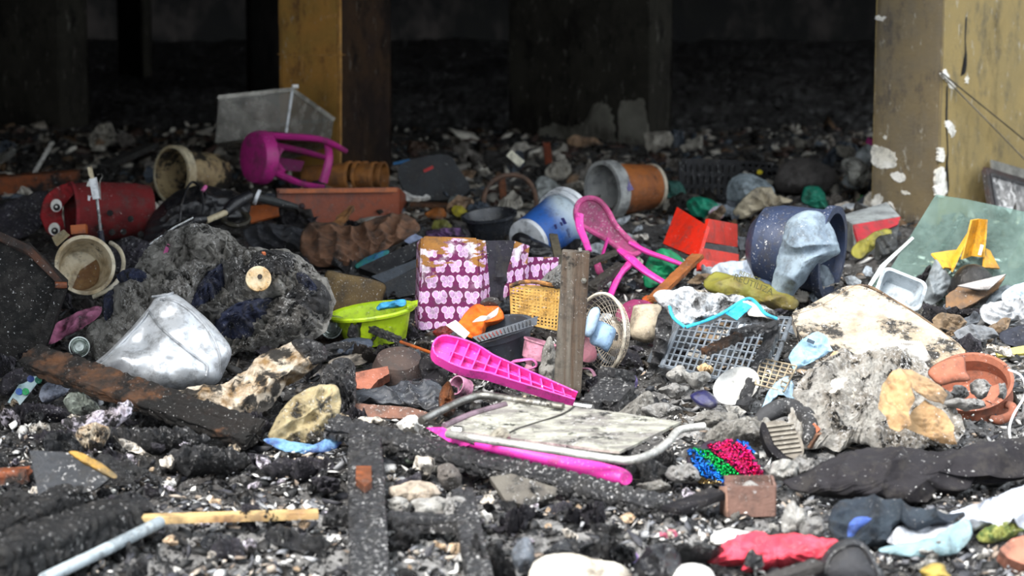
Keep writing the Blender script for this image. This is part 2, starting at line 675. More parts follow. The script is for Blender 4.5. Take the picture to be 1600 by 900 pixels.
def wall_mat(name, c1, c2, c3, soot, spots_on=.55, bump=.5):
    n = NT(name)
    v = n.noise(2.3, 7, .68)
    f = n.noise(9, 8, .72, n.vec((1, 1, .55)))
    col = n.mix(n.step(v, .38, .62), C(c1), C(c2))
    col = n.mix(n.step(f, .50, .68), col, C(c3))
    spots = n.step(n.noise(26, 6, .7, n.vec((1, 1, .4))), .60, .66)
    col = n.mix(n.math('MULTIPLY', spots, spots_on), col, (.42, .40, .34))
    if soot:
        th = .68 - .34 * soot
        col = n.mix(n.math('MULTIPLY', n.step(n.noise(3.1, 7, .66, n.vec((1, 1, .6))), th - .12, th + .12), .93), col, (.012, .010, .009))
    n.put(n.bsdf, 'Base Color', col)
    n.put(n.bsdf, 'Roughness', .85)
    n.put(n.bsdf, 'Specular IOR Level', .25 if spots_on > .2 else .05)
    n.bump(n.noise(38, 9, .75), bump, .012)
    return n.m

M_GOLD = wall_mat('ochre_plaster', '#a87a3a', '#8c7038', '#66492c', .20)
M_OCHRE = wall_mat('ochre_wall', '#8f7c50', '#84744e', '#6a6048', .10)
M_GREY = wall_mat('greyed_plaster', '#75674e', '#6a6152', '#4f4943', .18)
M_SHADED_CHAR = wall_mat('shaded_charred_plaster', '#3a2c20', '#2a2220', '#1c1816', .35, spots_on=.1)  # shade of the pillar's side face put into its colour, along with soot
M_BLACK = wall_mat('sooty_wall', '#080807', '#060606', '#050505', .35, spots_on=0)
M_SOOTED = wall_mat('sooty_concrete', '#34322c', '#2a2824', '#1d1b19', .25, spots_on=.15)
M_WHITE = M('#f2efe8', '#d9d4c6', rough=.8, ash=0, bump=.5)

def solve(o, dr, px, z=.5):
    lo, hi = 0.0, 3.0
    for _ in range(40):
        m = (lo + hi) / 2
        p = o + dr * m
        s = 800 + F * p[0] / (p[1] * CP + (CAM_H - z) * SP)
        if (s < px) == (dr[0] > 0):
            lo = m
        else:
            hi = m
    return lo

DA = np.array([-FN[0], -FN[1]]) * 1.0
DA = np.array([-math.cos(math.radians(40)), math.sin(math.radians(40))])    # along the faces that look front left
DB = FAC                                                                    # along the faces that look front right
ROOF_Z = 2.9

def rough_face(o, dr, w, z0, z1, amp, s, nseg=30, nz=70):
    u = np.linspace(0, w, nseg)
    z = np.linspace(z0, z1, nz)
    U, Z = np.meshgrid(u, z, indexing='ij')
    P = np.stack([o[0] + dr[0] * U, o[1] + dr[1] * U, Z], -1)
    nn = np.array([dr[1], -dr[0], 0.0])
    if nn[1] > 0:
        nn = -nn
    e = np.minimum(u, w - u)
    rel = fbm(P * 14, 4, s) * amp
    chip = -amp * 3 * np.clip(1 - e / .025, 0, 1)[:, None] * (.35 + .65 * np.clip(fbm(P * 11, 3, s + 4) + .2, 0, 1))
    return P + nn * (rel + chip)[..., None]

def pillar(name, corner_px, corner_py, left_px, right_px, ma, mb, label, Y=None, z0=-.1, amp=.004):
    Y = Y or yg(corner_py)
    o = d(corner_px, corner_py, Y)[:2]
    wa, wb = solve(o, DA, left_px), solve(o, DB, right_px)
    base = np.array([o[0], o[1], 0.0])
    t = thing(name, label, None, base)
    t['kind'] = 'structure'
    b = B()
    b.grid(rough_face(o, DA, wa, z0, ROOF_Z, amp, 11))
    b.build('front_face', ma, t, 50)
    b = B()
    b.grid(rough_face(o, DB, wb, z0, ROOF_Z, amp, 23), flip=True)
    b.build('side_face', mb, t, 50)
    b = B()
    e = o + DA * wa + DB * wb
    b.grid(rough_face(o + DB * wb, DA, wa, z0, ROOF_Z, 0, 3, 2, 2))
    b.grid(rough_face(o + DA * wa, DB, wb, z0, ROOF_Z, 0, 3, 2, 2))
    b.build('rear_face', mb, t, 50)
    return t, o, wa, wb

pl, plo, pwa, pwb = pillar('pillar', 531, 285, 436, 611, M_GOLD, M_SHADED_CHAR, 'square ochre pillar with one golden face and one face coloured darker for shade and soot')
pr, pro, rwa, _ = pillar('pillar', 1465, 350, 1365, 1790, M_GREY, M_OCHRE, 'broad ochre pillar at the right with white chips in its plaster')
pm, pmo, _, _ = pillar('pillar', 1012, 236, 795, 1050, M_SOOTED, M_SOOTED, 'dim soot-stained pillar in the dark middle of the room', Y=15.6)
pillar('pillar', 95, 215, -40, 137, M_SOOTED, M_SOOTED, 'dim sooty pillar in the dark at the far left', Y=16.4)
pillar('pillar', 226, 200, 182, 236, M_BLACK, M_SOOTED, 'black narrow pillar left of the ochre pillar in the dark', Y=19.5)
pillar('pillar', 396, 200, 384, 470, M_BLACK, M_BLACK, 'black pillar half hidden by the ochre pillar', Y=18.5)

# chips of bare white plaster and a crack on the right pillar
def face_pt(o, dr, px, py, off=.004):
    """point on a pillar face seen at (px, py)"""
    r = rays(px, py)
    nn = np.array([dr[1], -dr[0], 0.0])
    if nn[1] > 0:
        nn = -nn
    o3 = np.array([o[0], o[1], 0.0])
    k = ((o3 - np.array([0, 0, CAM_H])) @ nn) / (r @ nn)
    return np.array([0, 0, CAM_H]) + r * k + nn * off, nn

def chip(o, dr, outline, parent, name='plaster_chip', mat=None, off=.003, jag=4.0):
    P = spline(np.array(outline, float), 9, True)
    q = np.stack([P[:, 0] * .33, P[:, 1] * .33, P[:, 0] * 0], -1)
    P = P + jag * np.stack([fbm(q, 4, 4, .7), fbm(q, 4, 8, .7)], -1)
    V = [face_pt(o, dr, a, c, off)[0] for a, c in P]
    nn = face_pt(o, dr, 0, 0)[1]
    b = B()
    b.prism(V, -nn * .012)
    return b.build(name, mat or M_WHITE, parent, 30)

for ol in ([(1364, 228), (1380, 230), (1398, 240), (1401, 256), (1396, 263), (1375, 262), (1363, 256)],
           [(1391, 272), (1402, 269), (1415, 272), (1414, 282), (1404, 284), (1395, 278)],
           [(1363, 312), (1372, 303), (1379, 308), (1378, 318), (1368, 322), (1362, 321)],
           [(1386, 318), (1392, 316), (1398, 326), (1397, 333), (1389, 328)],
           [(1409, 299), (1415, 298), (1421, 303), (1413, 304)],
           [(1381, 211), (1386, 212), (1385, 218), (1381, 217)],
           [(1368, 26), (1385, 25), (1384, 30), (1372, 33)]):
    chip(pro, DA, ol, pr)
for ol in ([(1466, 233), (1474, 232), (1475, 250), (1467, 251)], [(1463, 267), (1475, 265), (1477, 302), (1462, 304)],
           [(1476, 189), (1486, 191), (1493, 206), (1486, 214), (1480, 202)], [(1472, 113), (1478, 110), (1491, 135), (1486, 139), (1474, 122)],
           [(1508, 120), (1512, 118), (1511, 131), (1507, 128)]):
    chip(pro, DB, ol, pr)
M_CRACK = M('#1a1510', ash=0)
pts = [(1509, 30), (1507, 60), (1509, 90), (1507, 112), (1501, 118)]
chip(pro, DB, [(x, y) for x, y in pts] + [(x + 1.6, y) for x, y in pts[::-1]], pr, 'crack', M_CRACK, .002, .5)
pts = [(1479, 140), (1478, 190), (1480, 240), (1477, 268), (1481, 290), (1478, 305)]
chip(pro, DB, pts + [(x + 1.5, y) for x, y in pts[::-1]], pr, 'crack', M_CRACK, .002, .5)

M_STAIN = wall_mat('pale_stain', '#7d7a70', '#5f5c54', '#4a4740', .10, spots_on=.2)
chip(pmo, DA, [(842, 205), (870, 196), (895, 198), (915, 188), (935, 160), (955, 172), (960, 215), (958, 250), (850, 252)], pm, 'pale_stain', M_STAIN, .002, 9)
chip(pmo, DA, [(968, 165), (985, 158), (1008, 160), (1008, 246), (972, 246)], pm, 'pale_stain', M_STAIN, .002, 6)
M_MORTAR = M('#b98a48', '#94692c', ash=0)
chip(plo, DA, [(437, 84), (470, 86), (531, 85), (531, 86.5), (470, 87.5), (437, 85.5)], pl, 'mortar_line', M_MORTAR, .0015, .6)
chip(plo, DA, [(472, 88), (473.5, 88), (474, 112), (478, 126), (476, 126), (472, 112)], pl, 'mortar_line', M_MORTAR, .0015, .6)
chip(plo, DA, [(500, 26), (524, 22), (525, 27), (502, 29)], pl, 'mortar_line', M_MORTAR, .0015, 1.5)
chip(plo, DA, [(527, 0), (531, 0), (531, 280), (527, 280)], pl, 'bright_arris', M_MORTAR, .001, 1.5)

# roof, far walls
b = B()
E0, E1 = FP - FAC * 11 + FN * .35, FP + FAC * 13 + FN * .35
poly = [(E0[0], E0[1]), (E1[0], E1[1]), (-2, 30), (-14, 24)]
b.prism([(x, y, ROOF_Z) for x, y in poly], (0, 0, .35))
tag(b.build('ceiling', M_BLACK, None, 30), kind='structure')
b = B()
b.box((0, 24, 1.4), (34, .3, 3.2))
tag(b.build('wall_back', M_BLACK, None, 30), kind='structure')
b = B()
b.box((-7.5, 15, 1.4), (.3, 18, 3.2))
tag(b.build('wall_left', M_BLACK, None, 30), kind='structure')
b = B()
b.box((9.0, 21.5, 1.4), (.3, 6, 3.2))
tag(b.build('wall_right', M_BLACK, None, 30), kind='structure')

# ------------------------------------------------------------------ ground: charred, ashy heap
def ashness(P):
    x, y = P[..., 0], P[..., 1]
    Q = np.stack([x, y, 0 * x], -1)
    def spot(px, py, rx, ry):
        c = g(px, py)
        return np.exp(-((x - c[0]) / rx) ** 2 - ((y - c[1]) / ry) ** 2)
    a = .9 * spot(1380, 640, .42, .5) + .6 * spot(1150, 640, .3, .5) + .55 * spot(680, 770, .14, .25) + .5 * spot(1500, 560, .4, .8)
    a += .42 * spot(1000, 830, .9, .5) + .42 * spot(400, 850, 1.2, .5) + .25 * spot(900, 300, 2.0, 1.5)
    n = fbm(Q * 5, 5, 3, .62)
    f = fbm(Q * 34, 4, 9, .7)
    return np.clip(a * (.9 + 1.0 * n) + .55 * np.clip(f - .18, 0, 1) * 2 + .10 * n, 0, 1)

def ground_h(P):
    Q = np.stack([P[..., 0], P[..., 1], 0 * P[..., 0]], -1)
    h = .040 * fbm(Q * 2.2, 3, 31) + .022 * fbm(Q * 8, 4, 37, .6)
    f1, f2 = worley(Q * 22, 5)
    h = h + .008 * (1 - f1) + .008 * fbm(Q * 60, 3, 41, .7)
    near = np.clip((9.2 - P[..., 1]) / 1.2, 0.15, 1)
    W = Q + .03 * np.stack([fbm(Q * 7, 2, 61), fbm(Q * 7, 2, 62), 0 * Q[..., 0]], -1)
    h = h + near * (.030 * (.45 - 2 * np.abs(fbm(W * 9, 5, 63, .6))) + .014 * creases(Q, 13, 64, 6))
    return h - .020

def mat_ground():
    n = NT('charred_ground')
    at = n.t.nodes.new('ShaderNodeAttribute')
    at.attribute_name = 'Col'
    sp = n.step(n.noise(95, 5, .75), .575, .62)
    col = n.mix(n.math('MULTIPLY', sp, .75), at.outputs['Color'], (.5, .5, .5))
    dk = n.step(n.noise(60, 4, .7), .52, .60)
    col = n.mix(n.math('MULTIPLY', dk, .7), col, (.012, .012, .012))
    n.put(n.bsdf, 'Base Color', col)
    rr = n.t.nodes.new('ShaderNodeMapRange')
    n.put(rr, 0, n.noise(9, 5, .6))
    rr.inputs[1].default_value = .38
    rr.inputs[2].default_value = .62
    rr.inputs[3].default_value = .25
    rr.inputs[4].default_value = .8
    n.t.links.new(rr.outputs[0], n.bsdf.inputs['Roughness'])
    n.bump(n.noise(110, 7, .78), .9, .012)
    return n.m
M_GROUND = mat_ground()
xs = np.concatenate([np.linspace(-1500, -60, 40), np.linspace(-50, 1650, 560), np.linspace(1660, 3100, 40)])
ys = np.concatenate([np.linspace(60, 190, 40), np.linspace(192, 910, 360), np.linspace(915, 1700, 60)])
PX, PY = np.meshgrid(xs, ys, indexing='ij')
GP = g(PX, PY)
GP[..., 2] = ground_h(GP)
b = B()
b.grid(GP, flip=True)
aa = ashness(GP)[..., None]
tint = .5 + .5 * fbm(np.stack([GP[..., 0] * 3, GP[..., 1] * 3, 0 * GP[..., 0]], -1), 3, 77)[..., None]
dark = np.array([.016, .0155, .016]) * (1 - tint) + np.array([.030, .024, .020]) * tint
colr = dark * (1 - aa) + np.array([.52, .51, .50]) * aa
b.c = [colr.reshape(-1, 3)]
tag(b.build('floor', M_GROUND, None, 180), kind='structure')

# loose burnt crumbs, far too many to count
def crumbs(name, label, cat, n, region, size, palette, mat, seed, flat=.6, lift=0.0, weight=None):
    r = np.random.default_rng(seed)
    px = r.uniform(region[0], region[2], n)
    py = r.uniform(region[1], region[3], n)
    if weight is not None:
        k = r.uniform(0, 1, n) < weight(px, py)
        px, py = px[k], py[k]
        n = len(px)
    P = g(px, py)
    P[:, 2] = ground_h(P) + lift
    base = np.array([[1, 0, 0], [0, 1, 0], [-1, 0, 0], [0, -1, 0], [0, 0, 1], [0, 0, -1], [.6, .6, .5], [-.6, -.5, .55]], float)
    T = np.array([[4, 0, 6], [4, 6, 1], [6, 0, 1], [4, 1, 2], [4, 2, 7], [7, 2, 3], [4, 7, 3], [4, 3, 0], [5, 1, 0], [5, 2, 1], [5, 3, 2], [5, 0, 3]])
    s = size[0] + (size[1] - size[0]) * r.uniform(0, 1, n) ** 3.2
    V = base[None] * (1 + r.uniform(-.45, .45, (n, 8, 1)))
    V = V * np.stack([r.uniform(.5, 1.4, n) * np.where(r.uniform(0, 1, n) < .25, 1.6, 1), r.uniform(.35, 1.3, n), r.uniform(.2, 1, n) * flat], -1)[:, None]
    q = r.normal(size=(n, 4)) * np.array([1, .28, .28, 1])
    q /= np.linalg.norm(q, axis=1, keepdims=True)
    w, x, y, z = q.T
    Rm = np.stack([np.stack([1 - 2 * (y * y + z * z), 2 * (x * y - z * w), 2 * (x * z + y * w)], -1),
                   np.stack([2 * (x * y + z * w), 1 - 2 * (x * x + z * z), 2 * (y * z - x * w)], -1),
                   np.stack([2 * (x * z - y * w), 2 * (y * z + x * w), 1 - 2 * (x * x + y * y)], -1)], 1)
    V = np.einsum('nij,nkj->nki', Rm, V * s[:, None, None]) + P[:, None]
    b = B()
    pal = np.array([C(c) for c in palette])
    col = pal[r.integers(0, len(pal), n)] * r.uniform(.6, 1.25, (n, 1))
    b.v = [V.reshape(-1, 3)]
    b.t = [(T[None] + 8 * np.arange(n)[:, None, None]).reshape(-1, 3)]
    b.c = [np.repeat(np.clip(col, 0, 1), 8, 0)]
    b.n = 8 * n
    return tag(b.build(name, mat, None, 0), label, cat, None, 'stuff')

def mat_vertex(rough=.6, spec=.4, bump=.5):
    n = NT('crumb')
    at = n.t.nodes.new('ShaderNodeAttribute')
    at.attribute_name = 'Col'
    n.put(n.bsdf, 'Base Color', at.outputs['Color'])
    n.put(n.bsdf, 'Roughness', rough)
    n.put(n.bsdf, 'Specular IOR Level', spec)
    n.bump(n.noise(160, 4, .7), bump, .006)
    return n.m
M_CRUMB = mat_vertex(.5, .5)
M_FLAKE = mat_vertex(.8, .2)

# ------------------------------------------------------------------ common materials
m_black_plastic = M('#17171a', '#222226', rough=.38, bump=.15, ash=.16, spec=.5)
m_black_wood = M('#0b0a09', '#161210', rough=.6, bump=.8, bscale=40, ash=.14, stretch=(1, 1, 1))
m_char = M('#18181b', '#313134', scale=30, rough=.42, bump=1, bscale=55, ash=.34, ascale=75, spec=.6)
m_char_brown = M('#1a1614', '#6b4526', scale=5, rough=.6, bump=.9, bscale=60, soot=.45, sscale=4, ash=.22, ascale=70)
m_plank = M('#6f4a30', '#3a302a', scale=4, rough=.65, bump=.8, bscale=30, soot=.6, sscale=3.2, ash=.12, ascale=110, stretch=(1, 4, 4))
m_wood = M('#c9a878', '#9a7650', scale=6, rough=.6, bump=.4, ash=.1)
m_redwood = M('#8a3f1e', '#6d2f17', scale=5, rough=.42, bump=.2, ash=.08, spec=.5)
m_orangewood = M('#b9622c', '#9a4d20', scale=5, rough=.45, bump=.2, ash=.08)
m_beige = M('#cbbfa2', '#9a8a6b', scale=7, rough=.5, bump=.25, soot=.12, ash=.12)
m_beige_burnt = M('#a8946e', '#6a553a', scale=7, rough=.55, bump=.3, soot=.55, sscale=9, ash=.1)
m_pink = M('#ee3fae', '#dd3f9f', scale=4, rough=.38, bump=.12, ash=.14, ascale=110, spec=.5)
m_pinkdusty = M('#d86aa8', '#b35a86', scale=6, rough=.5, bump=.2, ash=.26, ascale=110)
m_magenta = M('#b0287e', '#9a2a70', scale=5, rough=.4, bump=.15, ash=.1)
m_red = M('#d32a18', '#b82412', scale=5, rough=.42, bump=.15, ash=.1)
m_darkred = M('#6a1416', '#4f0f11', scale=6, rough=.8, bump=.3, ash=.06)
m_chrome = M('#c9cacc', '#a9a9a6', rough=.22, metal=.95, bump=.08, ash=.08)
m_steel = M('#a7a6a2', '#7b776e', scale=14, rough=.38, metal=.85, bump=.2, soot=.18, sscale=12, ash=.2)
m_white = M('#e8e6e2', '#c9c4ba', rough=.6, bump=.3, ash=.0)
m_whiteplastic = M('#e9eaec', '#c4c8cc', rough=.38, bump=.12, ash=.08)
m_grayash = M('#98958f', '#6a6762', scale=16, rough=.95, bump=1.0, bscale=80, soot=.22, sscale=7, ash=.40, ascale=120, spec=.1)
m_paleash = M('#a5a3a0', '#75726f', scale=14, rough=.95, bump=1.0, bscale=70, soot=.36, sscale=14, ash=.55, ascale=90, spec=.1)
m_whiteash = M('#c4c2bd', '#94908a', scale=12, rough=.9, bump=1, bscale=60, soot=.32, sscale=18, ash=.5, ascale=70, spec=.1)
m_navy = M('#232a44', '#1a1f33', scale=12, rough=.85, bump=.6, soot=.3, sscale=14, ash=.2, ascale=140)
m_black_cloth = M('#1d1c1f', '#2a282b', scale=9, rough=.9, bump=.5, ash=.12, ascale=120, spec=.15)
m_dark_rag = M('#26242a', '#3a3640', scale=11, rough=.75, bump=.7, soot=.3, ash=.26)
m_paper = M('#ded8cf', '#a99a86', scale=12, rough=.7, bump=.5, soot=.45, sscale=20, ash=.0)
m_scorched = M('#d6c9b4', '#8f6f4a', scale=12, rough=.7, bump=.5, soot=.6, sscale=16, ash=.1)
m_lilac = M('#cfc9d6', '#9a8c88', scale=12, rough=.5, bump=.5, soot=.6, sscale=18, ash=.05)
m_brick = M('#b3705a', '#8e5848', scale=12, rough=.9, bump=.6, soot=.14, ash=.2)
m_tin = M('#b5bcb8', '#8d9490', rough=.3, metal=.9, bump=.1, ash=.15)

# ------------------------------------------------------------------ helpers for things in the rubble
def plane_pts(outline, base, tilt, z0=0.0, yaw=0.0):
    P = np.array(outline, float)
    th = math.radians(tilt)
    o = g(P[:, 0].mean(), base, z0)
    n = np.array([0, -math.sin(th), math.cos(th)])
    if yaw:
        cy, sy = math.cos(math.radians(yaw)), math.sin(math.radians(yaw))
        n = np.array([n[0] * cy - n[1] * sy, n[0] * sy + n[1] * cy, n[2]])
    r = rays(P[:, 0], P[:, 1])
    cp = np.array([0, 0, CAM_H])
    k = ((o - cp) @ n) / (r @ n)
    return cp + r * k[:, None], n

def board(name, outline, base, tilt, th, mat, label=None, cat=None, parent=None, z0=0.0, yaw=0.0, round_=0, jag=0.0, group=None):
    """flat stiff piece with thickness th"""
    P = np.array(outline, float)
    if round_:
        P = spline(P, round_, True)
    elif jag:
        P = np.concatenate([np.linspace(P[i], P[(i + 1) % len(P)], 14, endpoint=False) for i in range(len(P))])
    if jag:
        _seed[0] += 3
        q = np.stack([P[:, 0] * .3, P[:, 1] * .3, 0 * P[:, 0] + _seed[0]], -1)
        P = P + jag * np.stack([fbm(q, 3, 4), fbm(q, 3, 8)], -1)
    V, n = plane_pts(P, base, tilt, z0, yaw)
    b = B()
    a = np.cross(V[1] - V[0], V[len(V) // 2] - V[0])
    if a @ n > 0:
        V = V[::-1]
    b.prism(V, -n * th)
    return tag(b.build(name, mat, parent, 30), label, cat, group)

def disc(b, c, axis, r, th, n=28, sx=1, sy=1):
    b.lathe([(.0003, 0), (r, 0), (r, th), (.0003, th)], np.asarray(c) - np.asarray(axis, float) / np.linalg.norm(axis) * th * .5, axis, n, sx, sy)
    return b

# ------------------------------------------------------------------ left side, back
beam('charred_beam', d(-40, 292, 13.6), d(130, 279, 13.6), .10, .09, M('#8a4a26', '#3a241a', scale=6, soot=.4, sscale=6, bump=.8, ash=.1),
     'scorched red-brown timber lying behind the red spotted hamper', 'timber', amp=.004)
beam('white_stick', d(82, 222, 14.6), d(54, 270, 14.2), .02, .012, m_white, 'thin white stick leaning in the dark at the far left', 'stick', amp=0, rag=.01)
t = thing('door_rail', 'short grey metal profile at the far left edge', 'metal profile', d(5, 258, 14.2))
b = B(); b.bar(d(-20, 262, 14.2), d(20, 236, 14.4), .05, .012); b.build('rail', m_steel, t)
b = B(); b.bar(d(-20, 255, 14.18), d(19, 231, 14.38), .012, .02); b.build('lip', m_steel, t)
b = B(); b.tube([d(22, 234, 14.5), d(40, 228, 14.8), d(60, 222, 15.2)], .006, sub=4)
tag(b.build('wire', m_steel, None), 'thin grey wire in the dark beside the metal profile', 'wire')
beam('timber_plank', d(160, 262, 14.2), d(240, 226, 15.0), .07, .03, M('#3a3a38', '#2a2826', ash=.1), 'dim grey plank slanting in the dark left of the bucket', 'plank', amp=.002)

# spotted hamper
Y = yg(384)
hc = d(112, 331, Y - .02)
ha = np.array([-.93, -.36, .03])
t = thing('laundry_hamper', 'dark red round fabric hamper with black spots and cartoon eyes lying on its side', 'hamper', d(150, 384, Y))
rr = .128
b = B()
b.lathe([(.001, -.36), (rr * .86, -.36), (rr * .97, -.30), (rr * 1.03, -.15), (rr, 0), (rr - .006, 0), (rr * .97, -.15), (rr * .9, -.34), (.001, -.34)], hc, ha, 44, wob=.006)
b.build('body', m_darkred, t)
b = B(); b.lathe([(rr - .008, -.006), (rr + .008, -.006), (rr + .008, .008), (rr - .008, .008), (rr - .008, -.006)], hc, ha, 44, wob=.004)
b.build('rim_band', M('#86202a', '#6a161a', rough=.8), t)
m_spot = M('#0f0d0d', rough=.85, ash=.05)
for (px, py) in ((172, 333), (204, 342), (193, 362), (175, 363), (156, 354), (220, 366)):
    b = B(); p = d(px, py, Y - .115 + .012 * abs(py - 340) / 20); disc(b, p, (.2, -1, .25), .014, .006, 18); b.build('spot', m_spot, t)
face = heap('face_flap', [(62, 335), (68, 310), (88, 292), (112, 286), (128, 290), (106, 296), (97, 318), (96, 345), (100, 366), (88, 372), (70, 362)], M('#9c2228', '#7a181d', rough=.8, ash=.08),
            parent=t, base=384, tilt=84, bulge=.02, wr=.006, ws=20, kind='cloth', z0=0, key='flap')
for (px, py) in ((88, 321), (85, 358)):
    p = on('flap', px, py, .006)[0] + np.array([0, -.06, 0])
    p = d(px, py, p[1])
    b = B(); disc(b, p, (-.2, -1, .2), .026, .006, 24, 1, 1.1); e = b.build('eye', m_white, t)
    b = B(); disc(b, p + np.array([.003, -.006, -.008]), (-.2, -1, .2), .016, .006, 20); b.build('pupil', m_spot, e)
    b = B(); disc(b, p + np.array([.002, -.012, -.004]), (-.2, -1, .2), .005, .005, 12); b.build('glint', m_white, e)

heap('dark_cloth', [(0, 320), (40, 305), (75, 300), (68, 345), (40, 370), (0, 372)], m_dark_rag, 'dark bluish rag lying left of the red hamper', 'rag', base=375, tilt=60, bulge=.04, kind='cloth', wr=.012)
heap('pink_scrap', blob(42, 315, 9, 8), M('#c2457a', '#7a2c50'), 'small pink crumpled scrap on the rag at the far left', 'scrap', base=330, tilt=70, bulge=.015, wr=.004, ws=40, kind='crumple', z0=.08)
heap('yellow_scrap', [(-6, 345), (6, 346), (12, 352), (4, 358), (-6, 357)], M('#c9b52a', '#9a8a20'), 'small yellow scrap at the left edge', 'scrap', base=362, tilt=50, bulge=.01, wr=.003, kind='crumple')

# beige bucket lying
Y = yg(318)
bc = d(268, 272, Y - .08)
t = thing('plastic_bucket', 'scorched beige bucket lying on its side in front of the clear box', 'bucket', d(285, 318, Y))
b = B(); b.lathe([(p[0], p[1] - .30) for p in bucket_prof(.105, .132, .30)], bc, (-.70, -.70, .12), 48); b.build('body', m_beige_burnt, t)
b = B(); b.lathe([(.133, -.045), (.143, -.045), (.143, .002), (.128, .004), (.128, -.02), (.133, -.045)], bc, (-.70, -.70, .12), 48); b.build('rim', m_beige, t)

# clear storage box leaning on the pillar
m_clear = M('#b9b6ae', '#8f8c84', rough=.3, bump=.1, soot=.0, ash=.1, trans=.68)
Yb = 13.75
t = thing('storage_box', 'clear grey plastic storage box tipped against the ochre pillar', 'box', d(430, 224, Yb))
A, Bq, Cq, Dq = d(342, 152, 13.5), d(457, 140, 13.45), d(447, 208, 13.4), d(337, 223, 13.5)
E, G2 = d(521, 186, 13.95), d(515, 228, 13.95)
b = B(); b.slab(quad([A, Bq, Cq, Dq], 6, 6), .005); b.build('front_wall', m_clear, t)
b = B(); b.slab(quad([Bq, E, G2, Cq], 6, 6), .005); b.build('side_wall', m_clear, t)
A2 = A + (E - Bq); D2 = Dq + (E - Bq)
b = B(); b.slab(quad([A, A2, D2, Dq], 6, 6), .005); b.build('side_wall', m_clear, t)
b = B(); b.slab(quad([Dq, Cq, G2, D2], 6, 6), .005); b.build('base', m_clear, t)
b = B()
for p, q in ((A, Bq), (Bq, E), (E, A2), (A2, A)):
    b.bar(p, q, .02, .016)
b.build('rim', M('#c9c5bb', '#9a968c', rough=.35, ash=.05, trans=.25), t)
b = B(); b.tube([Bq, Cq], .007, 8); b.build('corner_rib', M('#d5d8da', rough=.3, ash=0), t)
heap('brown_rag', [(378, 160), (400, 156), (425, 160), (438, 172), (430, 195), (400, 200), (380, 196)], M('#7a5a48', '#5a4438'), 'brown rag seen inside the clear storage box', 'rag', base=215, tilt=70, bulge=.03, wr=.01, kind='cloth', z0=.05)
b = B(); b.box(d(461, 135, 13.5), (.03, .02, .018), rot(20)); tag(b.build('white_scrap', m_white, None), 'tiny white scrap on the corner of the clear box', 'scrap')

# magenta stool on its side: seat disc to the left, legs to the right
Y = 13.25
t = thing('plastic_stool', 'magenta plastic stool lying on its side before the ochre pillar', 'stool', d(440, 297, Y))
ax = np.array([-.78, -.60, .10]); ax /= np.linalg.norm(ax)
sc_ = d(398, 246, Y)
b = B(); b.lathe([(.001, .012), (.10, .016), (.125, .008), (.135, -.02), (.135, -.055), (.125, -.055), (.125, -.02), (.001, -.006)], sc_, ax, 44); b.build('seat', m_magenta, t)
b = B()
legs = [((420, 212), (500, 218), (541, 237)), ((430, 270), (470, 287), (505, 292)), ((418, 225), (470, 236), (512, 247)), ((400, 282), (440, 290), (503, 293))]
for (a0, a1, a2), yy in zip(legs[:3], (.0, -.08, .18)):
    b = B(); b.tube([d(*a0, Y + .05 + yy * .4), d(*a1, Y + .12 + yy), d(*a2, Y + .16 + yy)], [.038, .032, .024], 8, sub=5, flat=.55); b.build('leg', m_magenta, t)
b = B(); b.tube([d(512, 224, Y + .16), d(514, 250, Y + .10), d(505, 285, Y + .08)], [.022, .022, .024], 8, sub=5, flat=.5); b.build('leg', m_magenta, t)
b = B(); b.tube([d(436, 232, Y + .1), d(430, 252, Y + .06), d(440, 272, Y + .03)], [.03, .02, .03], 8, sub=5, flat=.4); b.build('apron', m_magenta, t)
b = B(); b.slab(quad([d(436, 246, Y + .22), d(476, 252, Y + .24), d(470, 268, Y + .22), d(434, 266, Y + .2)], 5, 5), .006); b.build('inner_brace', M('#7a1c58', ash=.05), t)

# stacked brown tubs behind
for i, (x0, x1) in enumerate(((455, 548), (500, 560), (520, 572))):
    t = thing('plastic_tub', ['brown plastic tub lying behind the magenta stool, nearest of the nested three', 'brown plastic tub, middle one of the nested three behind the stool', 'brown plastic tub at the outer end of the nested three'][i], 'tub', d(x1, 297, 13.6), 'nested brown tubs')
    c = d(x1, 276, 13.55 + .05 * i)
    m = M('#a8703a', '#8a5a30', rough=.45, ash=.06)
    b = B(); b.lathe([(p[0], p[1] - .25) for p in bucket_prof(.058, .072, .25 if i == 0 else .12, lip=.004)] if i == 0 else bucket_prof(.062, .072, .1, lip=.004), c, (.95, -.3, .05), 36); b.build('body', m, t)
    b = B(); b.lathe([(.072, -.012), (.080, -.012), (.080, .004), (.070, .004), (.072, -.012)], c, (.95, -.3, .05), 36); b.build('rim', m, t)

# red-brown drawer front
t = thing('drawer', 'red-brown wooden drawer lying with its knobbed front to the viewer', 'drawer', d(530, 362, 12.75))
fr = [d(432, 297, 12.72), d(622, 295, 12.85), d(623, 348, 12.85), d(436, 358, 12.7)]
b = B(); b.slab(quad(fr, 12, 6), .02); b.build('front', m_redwood, t)
off = np.array([.02, .30, -.07])
b = B(); b.slab(quad([fr[0], fr[1], fr[1] + off, fr[0] + off], 6, 6), .014); b.build('top_side', m_redwood, t)
b = B(); b.slab(quad([fr[1] + off, fr[1], fr[2], fr[2] + off], 6, 6), .014); b.build('end_side', m_redwood, t)
b = B(); b.bar(d(436, 299, 12.68), d(620, 297, 12.82), .02, .012); b.build('edge_moulding', m_orangewood, t)
b = B(); b.lathe([(.001, .03), (.012, .028), (.015, .018), (.007, .008), (.007, 0)], d(472, 322, 12.70), (0, -1, .1), 20); b.build('knob', M('#2a1a20', rough=.3), t)
board('wood_board', [(388, 322), (434, 318), (436, 336), (392, 348)], 352, 60, .02, m_orangewood, 'orange wooden board end left of the red-brown drawer', 'board', z0=.05)

